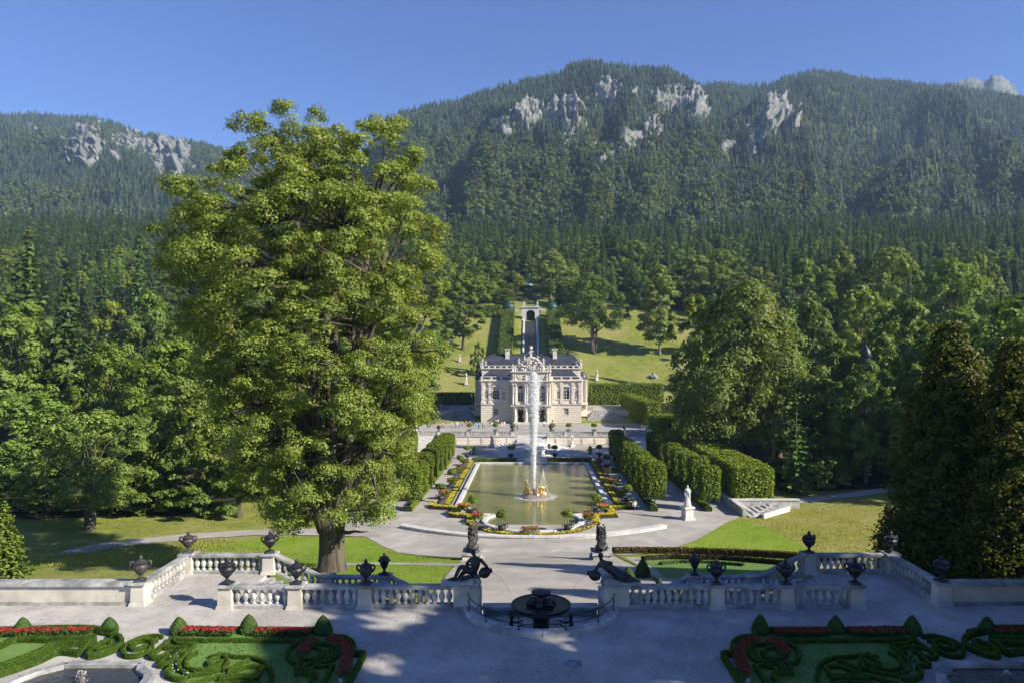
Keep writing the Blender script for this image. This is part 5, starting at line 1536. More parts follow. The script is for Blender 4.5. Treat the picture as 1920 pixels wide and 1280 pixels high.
# --- central projecting bay ---------------------------------------------------------
RY = -2.1
doors = [(-3.05, 1.75, 0.45, 4.25, True), (0, 1.75, 0.45, 4.25, True), (3.05, 1.75, 0.45, 4.25, True)]
wall_with_holes('portal_wall', -5.65, 5.65, ZB, ZU, RY, doors, 'rustic', 0.6)
for s in (-1, 1):
    PB('bay_side', s * 5.2, s * 5.65, RY + 0.01, 0.1, ZB, 14.7, 'plaster')
for xc, w, zb, zt, ar in doors:
    L = [(xc - w / 2, zb), (xc + w / 2, zb)] + [(xc + w / 2 * math.cos(math.pi * k / 10), zt - w / 2 + w / 2 * math.sin(math.pi * k / 10)) for k in range(11)]
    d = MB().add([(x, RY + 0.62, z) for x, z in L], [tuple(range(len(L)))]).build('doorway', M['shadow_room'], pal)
    for sx in (-1, 1):
        mm = MB(); hx = xc + sx * w / 2
        mm.box(min(hx, hx - sx * 0.32), max(hx, hx - sx * 0.32), RY + 0.12, RY + 0.2, zb, zt - w / 2 + 0.35)
        lf = mm.build('door_leaf', M['dark_wood'], d)
        for j in range(3): MB().box(min(hx - sx * 0.06, hx - sx * 0.28), max(hx - sx * 0.06, hx - sx * 0.28), RY + 0.09, RY + 0.12, zb + 0.25 + j * 0.95, zb + 1.0 + j * 0.95).build('panel', M['gold'] if j == 1 else M['dark_wood'], d)
    PB('keystone', xc - 0.25, xc + 0.25, RY - 0.3, RY, 3.95, 4.75, 'ornament')
for i in range(3): PB('door_step', -5.0 - 0.35 * i, 5.0 + 0.35 * i, RY - 2.0 - 0.4 * i, RY, 0.0, 0.44 - 0.145 * i, 'marble')
for q in (-4.6, -1.53, 1.53, 4.6):
    m_ = MB()
    for j in range(7): m_.lathe([(0.42, 0.0), (0.46, 0.05), (0.46, 0.45), (0.42, 0.5)], 10, M=Matrix.Translation((q, RY - 0.35, 0.5 + j * 0.58)))
    m_.box(q - 0.55, q + 0.55, RY - 0.95, RY, 0.0, 0.55); m_.box(q - 0.52, q + 0.52, RY - 0.9, RY, 4.5, 4.85)
    m_.build('atlas_pillar', M['ornament'], pal)
    b = MB(); bust(b, q, RY - 0.75, 2.7, 1.9, k=int(q * 3)); b.build('atlas_figure', M['ornament'], pal, True)
PB('band', -5.85, 5.85, RY - 1.15, RY, ZU - 0.35, ZU, 'ornament')
# balconies
for xc in (-3.05, 0, 3.05):
    PB('balcony', xc - 1.25, xc + 1.25, RY - 1.35, RY - 0.05, ZU + 0.002, ZU + 0.18, 'ornament')
    m_ = MB(); m_.tube([(xc - 1.2, RY - 0.1, ZU + 1.0), (xc - 1.2, RY - 1.25, ZU + 1.0), (xc + 1.2, RY - 1.25, ZU + 1.0), (xc + 1.2, RY - 0.1, ZU + 1.0)], 0.05, 5)
    for k in range(11):
        x = xc - 1.2 + 0.24 * k; m_.tube([(x, RY - 1.25, ZU + 0.18), (x + 0.12, RY - 1.34, ZU + 0.5), (x, RY - 1.25, ZU + 1.0)], 0.035, 4)
    m_.build('balcony_railing', M['gold'], pal)
wins = [(-3.05, 1.8, 6.3, 10.9, True), (0, 1.8, 6.3, 10.9, True), (3.05, 1.8, 6.3, 10.9, True)]
wall_with_holes('bay_wall', -5.65, 5.65, ZU, ZC - 0.7, RY, wins, 'plaster')
for w in wins: window(w[0], w[1], w[2], w[3], RY + 0.35, True)
for q in (-5.2, -4.45, -1.75, -1.3, 1.3, 1.75, 4.45, 5.2):
    m_ = MB().lathe([(0.34, 5.35), (0.34, 5.75), (0.26, 5.85), (0.25, 8.0), (0.21, 10.75), (0.30, 10.9), (0.36, 11.25)], 12, M=Matrix.Translation((q, RY - 0.42, 0)))
    m_.box(q - 0.38, q + 0.38, RY - 0.8, RY, 11.25, 11.5)
    m_.build('column', M['marble'], pal, True)
PB('entablature', -5.8, 5.8, RY - 0.75, RY + 0.05, ZC - 0.75, ZC - 0.25, 'ornament')
PB('cornice', -6.1, 6.1, RY - 1.1, RY + 0.05, ZC - 0.249, ZC + 0.02, 'ornament')
# attic with oval windows
PB('attic', -5.5, 5.5, RY + 0.02, 8.0, ZC + 0.021, ZC + 2.35, 'plaster')
for xc in (-3.05, 3.05):
    m_ = MB().lathe([(0.62, 0), (0.80, 0.05), (0.80, 0.2), (0.62, 0.22)], 18, M=Matrix.Translation((xc, RY - 0.02, ZC + 1.25)) @ Matrix.Rotation(math.pi / 2, 4, 'X') @ Matrix.Scale(1.25, 4, (1, 0, 0)))
    ov = m_.build('oval_window', M['ornament'], pal, True)
    MB().lathe([(0.64, 0), (0.0, 0.02)], 18, M=Matrix.Translation((xc, RY - 0.04, ZC + 1.25)) @ Matrix.Rotation(math.pi / 2, 4, 'X') @ Matrix.Scale(1.25, 4, (1, 0, 0))).build('pane', M['glass'], ov)
for i, q in enumerate((-5.1, -4.5, -1.55, 1.55, 4.5, 5.1)):
    b = MB(); bust(b, q, RY - 0.35, ZC + 0.05, 2.05, k=i); b.build('attic_figure', M['ornament'], pal, True)
PB('cornice', -5.9, 5.9, RY - 0.75, RY + 1.5, ZC + 2.35, ZC + 2.62, 'ornament')
# carved pediment: a curved wall crowded with relief
zp = ZC + 2.62
L = [(-3.9, zp)] + [(-3.9 + 7.8 * k / 16, zp + 0.5 + 3.4 * math.sin(math.pi * k / 16) ** 0.8) for k in range(17)] + [(3.9, zp)]
mm = MB(); n_ = len(L)
mm.add([(x, RY + 0.1, z) for x, z in L] + [(x, RY + 0.9, z) for x, z in L], [tuple(range(n_)), tuple(range(2 * n_ - 1, n_ - 1, -1))] + [(i, (i + 1) % n_, n_ + (i + 1) % n_, n_ + i) for i in range(n_)])
ped = mm.build('pediment', M['plaster'], pal)
MB().tube([(x, RY + 0.05, z + 0.05) for x, z in L[1:-1]], 0.22, 6).build('pediment_rim', M['ornament'], ped, True)
rr = random.Random(4); b = MB()
for i in range(75):
    x = rr.uniform(-3.4, 3.4); top = 0.5 + 3.4 * math.sin(math.pi * (x + 3.9) / 7.8) ** 0.8
    z = zp + rr.uniform(0.15, top)
    a = rr.uniform(0, 3.14); l = rr.uniform(0.25, 0.6)
    b.tube([(x - l * math.cos(a), RY - 0.1, z - l * 0.6 * math.sin(a)), (x, RY - rr.uniform(0.2, 0.5), z), (x + l * math.cos(a + 0.6), RY - 0.05, z + l * 0.6 * math.sin(a + 0.6))], [0.08, rr.uniform(0.14, 0.26), 0.09], 6)
b.build('relief', M['marble'], ped, True)
for i, (q, zq, h) in enumerate(((-5.3, zp, 2.1), (-4.6, zp, 1.7), (-3.5, zp + 1.9, 1.9), (3.5, zp + 1.9, 1.9), (4.6, zp, 1.7), (5.3, zp, 2.1), (-1.9, zp + 3.2, 1.3), (1.9, zp + 3.2, 1.3))):
    b = MB(); bust(b, q, RY + 0.1, zq, h, k=i + 1); b.build('roof_figure', M['marble'], pal, True)
b = MB(); bust(b, -0.1, RY + 0.5, zp + 3.8, 2.7, k=3); b.lathe([(0.5, 0), (0.7, 0.3), (0.4, 0.5)], 10, M=Matrix.Translation((-0.1, RY + 0.5, zp + 3.5)))
at_ = b.build('atlas_statue', M['marble'], pal, True)
MB().lathe([(0, -0.55), (0.33, -0.44), (0.52, -0.18), (0.55, 0.0), (0.52, 0.18), (0.33, 0.44), (0, 0.55)], 14, M=Matrix.Translation((-0.1, RY + 0.5, zp + 6.6))).build('globe', M['ornament'], at_, True)
# --- main block behind ------------------------------------------------------------
MW, MY0, MY1 = 15.1, 8.0, 40.0
PB('main_wall', -MW, MW, MY0, MY1, ZB + 1.0, ZC, 'plaster')
PB('main_cornice', -MW - 0.4, MW + 0.4, MY0 - 0.4, MY1 + 0.4, ZC, ZC + 0.4, 'ornament')
PB('main_attic', -MW + 0.3, MW - 0.3, MY0 + 0.1, MY1, ZC + 0.4, ZC + 3.1, 'plaster')
PB('main_cornice', -MW - 0.1, MW + 0.1, MY0 - 0.3, MY1 + 0.1, ZC + 3.1, ZC + 3.4, 'ornament')
PB('parapet', -MW + 0.3, MW - 0.3, MY0 - 0.05, MY0 + 0.25, ZC + 4.0, ZC + 4.15, 'ornament')
for i in range(17):
    x = lerp(-MW + 0.6, MW - 0.6, i / 16); PB('parapet_post', x - 0.3, x + 0.3, MY0 - 0.02, MY0 + 0.22, ZC + 3.4, ZC + 4.0, 'ornament')
# rounded slate roof
zr0 = ZC + 3.4; prof = [(0, 0), (0.12, 1.0), (0.5, 2.2), (1.3, 3.2), (2.4, 3.9), (3.6, 4.25)]
rings = [[(-14.6 + d, MY0 + 1.2 + d * 0.9, zr0 + z), (14.6 - d, MY0 + 1.2 + d * 0.9, zr0 + z), (14.6 - d, MY1 - 1.2 - d * 0.9, zr0 + z), (-14.6 + d, MY1 - 1.2 - d * 0.9, zr0 + z)] for d, z in prof]
mm = MB(); vs = [p for r_ in rings for p in r_]; fs = []
for j in range(len(rings) - 1):
    for i in range(4): fs.append((j * 4 + i, j * 4 + (i + 1) % 4, (j + 1) * 4 + (i + 1) % 4, (j + 1) * 4 + i))
fs.append(tuple((len(rings) - 1) * 4 + i for i in range(4)))
mm.add(vs, fs); roof = mm.build('roof', M['slate'], pal)
for i in range(23):
    u = (i + 0.5) / 23
    MB().tube([(lerp(r_[0][0], r_[1][0], u), r_[0][1] - 0.02, r_[0][2] + 0.02) for r_ in rings], 0.05, 4).build('roof_seam', M['slate'], roof)
MB().tube([(rings[-2][0][0], rings[-2][0][1] - 0.05, rings[-2][0][2]), (rings[-2][1][0], rings[-2][1][1] - 0.05, rings[-2][1][2])], 0.14, 6).build('roof_rib', M['slate'], roof)
for s in (-1, 1):
    for i in (0, 3):
        MB().tube([(r_[i if i == 0 else i][0] * (1 if s < 0 else -1), r_[0][1], r_[0][2]) for r_ in rings], 0.12, 6).build('roof_rib', M['slate'], roof)
        break
    ch = PB('chimney', s * 7.2 - 0.6, s * 7.2 + 0.6, MY0 + 2.0, MY0 + 3.4, zr0, zr0 + 5.4, 'ornament')
    MB().box(s * 7.2 - 0.85, s * 7.2 + 0.85, MY0 + 1.75, MY0 + 3.65, zr0 + 5.4, zr0 + 5.7).build('chimney_cap', M['ornament'], ch)
    MB().box(s * 7.2 - 0.75, s * 7.2 + 0.75, MY0 + 1.85, MY0 + 3.55, zr0 + 5.7, zr0 + 6.3, t=0.45).build('chimney_hood', M['slate'], ch)
    MB().box(s * 7.2 - 0.8, s * 7.2 + 0.8, MY0 + 1.8, MY0 + 3.6, zr0 + 0.6, zr0 + 1.0).build('chimney_band', M['ornament'], ch)
    # side bay with columns and small turret roof
    x0, x1 = s * MW, s * (MW + 2.0)
    PB('side_bay', x0, x1, MY0 + 3, MY0 + 14, ZB + 1, ZC - 0.2, 'plaster')
    for q in (0.4, 1.6):
        MB().lathe([(0.34, 3.5), (0.28, 4.0), (0.24, ZC - 0.8), (0.38, ZC - 0.4), (0.38, ZC - 0.2)], 10, M=Matrix.Translation((s * (MW + q), MY0 + 2.6, 0))).build('column', M['marble'], pal, True)
    PB('side_balcony', s * MW, s * (MW + 2.1), MY0 + 1.4, MY0 + 5, 4.6, 5.3, 'ornament')
    mm = MB().lathe([(1.5, ZC - 0.2), (1.6, ZC + 0.3), (1.3, ZC + 1.2), (0.7, ZC + 1.9), (0.2, ZC + 2.2), (0, ZC + 2.6)], 12, M=Matrix.Translation((s * (MW + 0.6), MY0 + 5, 0)))
    mm.build('turret_roof', M['slate'], pal, True)
    for i, (qx, qy, h) in enumerate(((MW - 0.4, MY0 + 0.2, 2.2), (MW - 1.4, MY0 + 0.4, 1.5), (MW + 0.1, MY0 + 1.5, 1.8))):
        b = MB(); bust(b, s * qx, qy, ZC + (4.15 if i < 2 else 3.4) - (0.0 if i < 2 else 0), h, k=i + 5); b.build('roof_figure', M['marble'], pal, True)

# ================================================================== CASCADE AND HILL GARDEN
cas = thing('cascade', 'dark stepped water cascade with white kerbs climbing the hill behind the palace', 'cascade')
M['wet_stone'] = surf('wet_stone', (0.03, 0.03, 0.04), (0.07, 0.07, 0.085), scale=1.0, rough=0.25, spec=0.5)
for k in range(30):
    y0 = 248 + k * 2.45; z = gz(8, y0 + 1.2)
    MB().box(-2.6, 2.6, y0, y0 + 2.6, z - 1.6, z - 0.25).build('step', M['wet_stone'], cas)
for s in (-1, 1):
    for k in range(15):
        y0 = 246 + k * 5.05; y1 = y0 + 5.0
        mm = MB(); xa, xb = s * 2.65, s * 3.5
        mm.add([(xa, y0, gz(8, y0) - 0.8), (xb, y0, gz(8, y0) - 0.8), (xb, y0, gz(8, y0) + 0.45), (xa, y0, gz(8, y0) + 0.45), (xa, y1, gz(8, y1) - 0.8), (xb, y1, gz(8, y1) - 0.8), (xb, y1, gz(8, y1) + 0.45), (xa, y1, gz(8, y1) + 0.45)], [(0, 1, 2, 3), (4, 5, 6, 7), (3, 2, 6, 7), (0, 3, 7, 4), (1, 2, 6, 5)])
        mm.build('kerb_stone', M['marble'], cas)
    t = thing('trellis_hedge', 'sloping clipped arcade hedge on the %s of the cascade' % ('left' if s < 0 else 'right'), 'hedge', group='arcade hedges along the cascade')
    core = MB(); Ps = []; Ns = []
    ys_ = np.arange(250, 323, 3.0)
    xi, xo = 7.6, 13.2
    vs = []; fs = []
    for j, y in enumerate(ys_):
        z = gz(10, y); hh = 4.6
        vs += [(s * xi, y, z - 0.5), (s * xi, y, z + hh), (s * xo, y, z + hh), (s * xo, y, z - 0.5)]
        if j: fs += [(4 * j - 4 + q, 4 * j - 4 + (q + 1) % 4, 4 * j + (q + 1) % 4, 4 * j + q) for q in range(4)]
    fs += [(0, 1, 2, 3), tuple(4 * (len(ys_) - 1) + q for q in (3, 2, 1, 0))]
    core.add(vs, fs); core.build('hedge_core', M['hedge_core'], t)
    n = 9000; y = nr.uniform(249.7, 322.3, n); f = nr.choice(3, n, p=[0.3, 0.42, 0.28]); u = nr.random(n)
    zz = np.array([gz(10, q) for q in y])
    X = np.where(f == 0, s * xi, np.where(f == 1, s * (xi + (xo - xi) * u), s * xo)); Z = np.where(f == 1, zz + 4.6, zz + 4.6 * u)
    P_ = np.column_stack([X, y, Z]) + nr.normal(size=(n, 3)) * 0.12
    N_ = np.column_stack([np.where(f == 0, -s, np.where(f == 2, s, 0)), np.full(n, -0.3), np.where(f == 1, 1.0, 0.2)]) + nr.normal(size=(n, 3)) * 0.5
    V, F = leaf_quads(P_, N_, 0.5)
    # the near end wall of the hedge
    n2 = 700; P2 = np.column_stack([s * (xi + (xo - xi) * nr.random(n2)), np.full(n2, 249.8), gz(10, 250) + 4.6 * nr.random(n2)])
    V2, F2 = leaf_quads(P2, np.tile([0, -1.0, 0.2], (n2, 1)) + nr.normal(size=(n2, 3)) * 0.5, 0.5)
    V, F = join_quads([(V, F), (V2, F2)])
    link('leaves', np_mesh('leaves', V, F, M['hedge_leaf']), t)
    # domed green trellis pavilions at the top
    p = thing('trellis_pavilion', 'green domed trellis pavilion at the top of the %s arcade hedge' % ('left' if s < 0 else 'right'), 'pavilion', (s * 10.2, 326, gz(10, 326)), group='domed trellis pavilions', sc=(0.85, 0.85, 0.8))
    MB().lathe([(2.9, 0), (2.9, 5.2)], 8).build('trellis_wall', M['trellis_green'], p)
    MB().lathe([(3.3, 5.2), (3.3, 5.5), (3.0, 6.6), (2.3, 7.7), (1.2, 8.4), (0.5, 8.7), (0.5, 9.3), (0, 9.9)], 16).build('dome', M['copper_green'], p, True)
    MB().lathe([(0.0, 9.7), (0.22, 9.95), (0.0, 10.2), (0.04, 10.9), (0, 11)], 8).build('finial', M['gold'], p, True)
    tall_hedge('clipped hedge wall running outward from the %s trellis pavilion' % ('left' if s < 0 else 'right'), min(s * 14, s * 36), max(s * 14, s * 36), 324, 327, gz(10, 325) - 0.5, 6.0, 4500, 0.6)
# portal at the head of the cascade
t = thing('cascade_portal', 'white arched portal at the head of the cascade', 'portal', (0, 322.5, gz(8, 322)))
wall_with_holes('portal_wall', -4.0, 4.0, -1.0, 5.6, 0.0, [(0, 4.2, -0.9, 4.6, True)], 'marble', 1.5, parent=t)
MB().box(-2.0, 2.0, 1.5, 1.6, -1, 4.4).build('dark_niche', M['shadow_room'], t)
MB().box(-4.4, 4.4, -0.5, 1.6, 5.6, 6.2).build('cornice', M['marble'], t)
for s in (-1, 1):
    b = MB(); bust(b, s * 3.2, 0.4, 6.2, 2.6, k=s + 3); b.build('statue', M['marble'], t, True)
    mm = MB().add([(s * 4.2, 0.2, 4.6), (s * 4.2, 0.8, 4.6), (s * 7.6, 0.8, 3.4), (s * 7.6, 0.2, 3.4), (s * 4.2, 0.2, 5.5), (s * 4.2, 0.8, 5.5), (s * 7.6, 0.8, 4.1), (s * 7.6, 0.2, 4.1)], [(0, 1, 2, 3), (4, 5, 6, 7), (0, 3, 7, 4), (1, 2, 6, 5), (0, 1, 5, 4), (2, 3, 7, 6)])
    mm.build('wing_wall', M['marble'], t)
t = thing('music_pavilion', 'green music pavilion with pale tiered roof on the wooded hill above the cascade', 'pavilion', (-0.5, 384, gz(0, 384)))
for k in range(8):
    a = k * math.pi / 4 + math.pi / 8
    MB().lathe([(0.35, 0), (0.25, 0.3), (0.22, 5.2), (0.4, 5.6)], 8, M=Matrix.Translation((4.2 * math.cos(a), 4.2 * math.sin(a), 0))).build('column', M['trellis_green'], t, True)
MB().lathe([(3.6, 0), (3.6, 1.4)], 8).build('parapet', M['trellis_green'], t)
MB().lathe([(2.4, 0), (2.4, 5.6)], 8).build('trellis_wall', M['trellis_green'], t)
MB().lathe([(5.4, 5.5), (5.5, 5.9), (4.6, 6.5), (3.2, 7.2), (2.3, 8.4), (2.1, 8.9)], 8).build('lower_roof', M['pale_copper'], t)
MB().lathe([(2.7, 8.8), (2.6, 9.1), (1.7, 9.8), (0.8, 10.8), (0.35, 11.6), (0.0, 13.0)], 8).build('upper_roof', M['pale_copper'], t)
for s, w in ((-1, 'left'), (1, 'right')):                     # marble figures on the meadow
    pass

# ================================================================== TREES
def bend_tube(m, a, b, r0, r1, n=6, k=5, wob=0.06, sag=0.0, r_=rng):
    a = Vector(a); b = Vector(b); L = (b - a).length; pts = []; rad = []
    for i in range(k + 1):
        u = i / k; p = a.lerp(b, u)
        w = L * wob * math.sin(math.pi * u)
        p = p + Vector((r_.uniform(-w, w), r_.uniform(-w, w), r_.uniform(-w, w) * 0.5 - sag * L * math.sin(math.pi * u)))
        pts.append(p); rad.append(lerp(r0, r1, u))
    m.tube(pts, rad, n)
    return pts

def broadleaf(seed, H=20.0, W=15.0, th=3.0, nb=80, leaves=8500, size=0.46, mat='leaf_a', bark='bark', up=0.8, stems=1, squash=0.75, crk=1.0):
    """a tree about H high with clumped foliage; returns trunk and crown meshes"""
    r_ = random.Random(seed); C, Rr = [], []
    nb = max(22, nb // 2)
    lobes = [(r_.uniform(0, 6.28), r_.uniform(0.15, 0.9), r_.uniform(-0.25, 0.3)) for _ in range(7)]
    for i in range(nb):
        u = (i + 0.5) / nb; a = i * 2.39996 + r_.uniform(-0.4, 0.4)
        env = max(0.05, math.sin(math.pi * min(1, 0.06 + 0.94 * u) ** up)) ** 0.48
        for la, lu, ls in lobes: env *= 1 + ls * max(0, math.cos(a - la)) * math.exp(-((u - lu) / 0.22) ** 2)
        cr = r_.uniform(0.12, 0.20) * crk * W * (1.1 - 0.35 * u)
        q = max(0.0, env * W / 2 - cr * 0.5) * (r_.uniform(0.85, 1.08) if i % 4 else r_.uniform(0.1, 0.5))
        C.append((q * math.cos(a), q * math.sin(a), th + cr * 0.5 + (H - th - cr * 1.3) * u + r_.uniform(-0.4, 0.4))); Rr.append(cr)
    V, F = clump_leaves(C, Rr, leaves, r_, 8, size)
    t = MB(); rt = W * 0.026 + 0.12
    tops = []
    for s_ in range(stems):
        ox = 0 if stems == 1 else 0.6 * (s_ - (stems - 1) / 2)
        bend_tube(t, (ox, 0, -0.4), (ox * 2.2, r_.uniform(-.4, .4), H * 0.78), rt / (1 if stems == 1 else 1.4), 0.06, 7, 8, 0.02, r_=r_)
    t.lathe([(rt * 1.7, -0.5), (rt * 1.2, 0.4), (rt * 0.98, 1.2)], 9)
    for i in range(0, nb, max(1, nb // 16)):
        c = C[i]; z0 = max(th * 0.8, c[2] * 0.62)
        bend_tube(t, (0, 0, z0), (c[0] * 0.9, c[1] * 0.9, c[2]), rt * 0.38 * (1 - 0.6 * i / nb), 0.04, 5, 4, 0.05, r_=r_)
    return t.mesh('trunk', M[bark], True), np_mesh('crown', V, F, M[mat]), H, W

def spruce(seed, H=24.0, W=7.5, levels=34, mat='needle', droop=0.38, size=0.98, br=10, base=0.03, tuft=8, top_r=0.02):
    r_ = random.Random(seed); Ps, Ns, Ss = [], [], []
    t = MB(); t.tube([(0, 0, -0.4), (0, 0, H * 0.5), (0, 0, H * 0.98)], [W * 0.035 + 0.08, W * 0.022 + 0.05, 0.03], 7)
    for l in range(levels):
        u = l / (levels - 1); z = H * (base + (0.985 - base) * u)
        R0 = W / 2 * ((1 - u) ** 0.85 + top_r) * r_.uniform(0.8, 1.12) * (0.82 + 0.18 * min(1, u * 6))
        k = max(4, int(br * (1 - 0.45 * u)))
        a0 = r_.uniform(0, 6.28)
        for i in range(k):
            a = a0 + 6.283 * i / k + r_.uniform(-0.2, 0.2); L = R0 * r_.uniform(0.72, 1.12)
            m = max(3, int(tuft * L / (W / 2) * 1.2 + 2))
            for j in range(m):
                q = (j + 0.6) / m; rr_ = L * q
                zz = z - droop * L * q ** 1.3 + 0.12 * L * q ** 4 + r_.uniform(-0.1, 0.1)
                lat = r_.uniform(-1, 1) * 0.22 * L * (1 - q * 0.6)
                Ps.append((rr_ * math.cos(a) - lat * math.sin(a), rr_ * math.sin(a) + lat * math.cos(a), zz - abs(lat) * 0.3))
                Ns.append((0.45 * math.cos(a) + r_.gauss(0, .35), 0.45 * math.sin(a) + r_.gauss(0, .35), 0.9 + r_.gauss(0, .3)))
                Ss.append(size * (0.65 + 0.7 * (1 - u)) * r_.uniform(0.7, 1.35))
    V, F = leaf_quads(np.array(Ps), np.array(Ns), np.array(Ss), 0.55)
    return t.mesh('trunk', M['bark'], True), np_mesh('crown', V, F, M[mat]), H, W

PRO = {
 'round_a': broadleaf(1, 20, 16, 2.6, 90, 13000, 0.52, 'leaf_a'),
 'round_b': broadleaf(2, 20, 15, 2.4, 84, 13000, 0.52, 'leaf_b'),
 'round_c': broadleaf(3, 20, 17, 2.0, 96, 13000, 0.54, 'leaf_b', up=0.7),
 'oval_a': broadleaf(4, 22, 12, 2.2, 84, 12000, 0.52, 'leaf_a', up=0.9),
 'oval_b': broadleaf(5, 22, 12, 2.5, 84, 12000, 0.52, 'leaf_bright', up=0.85),
 'bright': broadleaf(6, 20, 17, 1.2, 96, 14000, 0.50, 'leaf_bright', up=0.75),
 'olive': broadleaf(7, 18, 14, 2.0, 84, 14000, 0.44, 'leaf_olive', up=0.8),
 'big_light': broadleaf(8, 30, 24, 1.5, 150, 30000, 0.50, 'leaf_olive', up=0.85),
 'poplar': broadleaf(9, 30, 11, 3.0, 110, 14000, 0.60, 'leaf_olive', 'bark_pale', up=0.9, crk=1.5),
 'spread': broadleaf(10, 26, 20, 6.0, 96, 13000, 0.56, 'leaf_b', 'bark', up=0.62, stems=3, squash=0.6),
 'wild': broadleaf(11, 15, 13, 2.0, 80, 16000, 0.30, 'leaf_olive', 'bark', up=0.72, stems=2, squash=0.8),
 'shrub': broadleaf(12, 8, 9, 0.2, 50, 7000, 0.40, 'leaf_b', up=0.6),
 'spruce_a': spruce(1), 'spruce_b': spruce(2, 26, 7.0, 38), 'spruce_c': spruce(3, 24, 9.0, 34, droop=0.28, size=1.1),
 'pine': spruce(4, 24, 11.0, 32, 'needle', 0.14, 1.25, 10, 0.12, 9),
 'young_spruce': spruce(5, 10, 5.4, 17, 'needle_bright', 0.18, 0.42, 9, 0.03, 8),
 'yew': spruce(6, 9, 5.0, 34, 'needle_bright', 0.12, 0.46, 14, 0.01, 10, 0.14),
}
GRP = {'spruce_a': 'spruces in the park wood', 'spruce_b': 'spruces in the park wood', 'spruce_c': 'spruces in the park wood'}
def plant(kind, x, y, H, W, label, group=None, rz=None, z=None):
    tr, cr, h0, w0 = PRO[kind]
    nm = {'shrub': 'shrub', 'yew': 'yew_tree', 'pine': 'pine_tree', 'young_spruce': 'spruce_tree', 'poplar': 'poplar_tree'}.get(kind, 'spruce_tree' if 'spruce' in kind else 'broadleaf_tree')
    t = thing(nm, label, 'shrub' if kind == 'shrub' else 'tree', (x, y, (gz(x, y) if z is None else z) - 0.1), rng.uniform(0, 6.28) if rz is None else rz, group, (W / w0, W / w0, H / h0))
    link('trunk', tr, t); link('crown', cr, t)
    return t
def by_view(kind, px, top, D, wpx, label, group=None, rz=None):
    x = PX(px, D); H = PZ(top, D) - gz(x, D)
    return plant(kind, x, D, max(3.0, H), wpx * D / FL, label, group, rz)

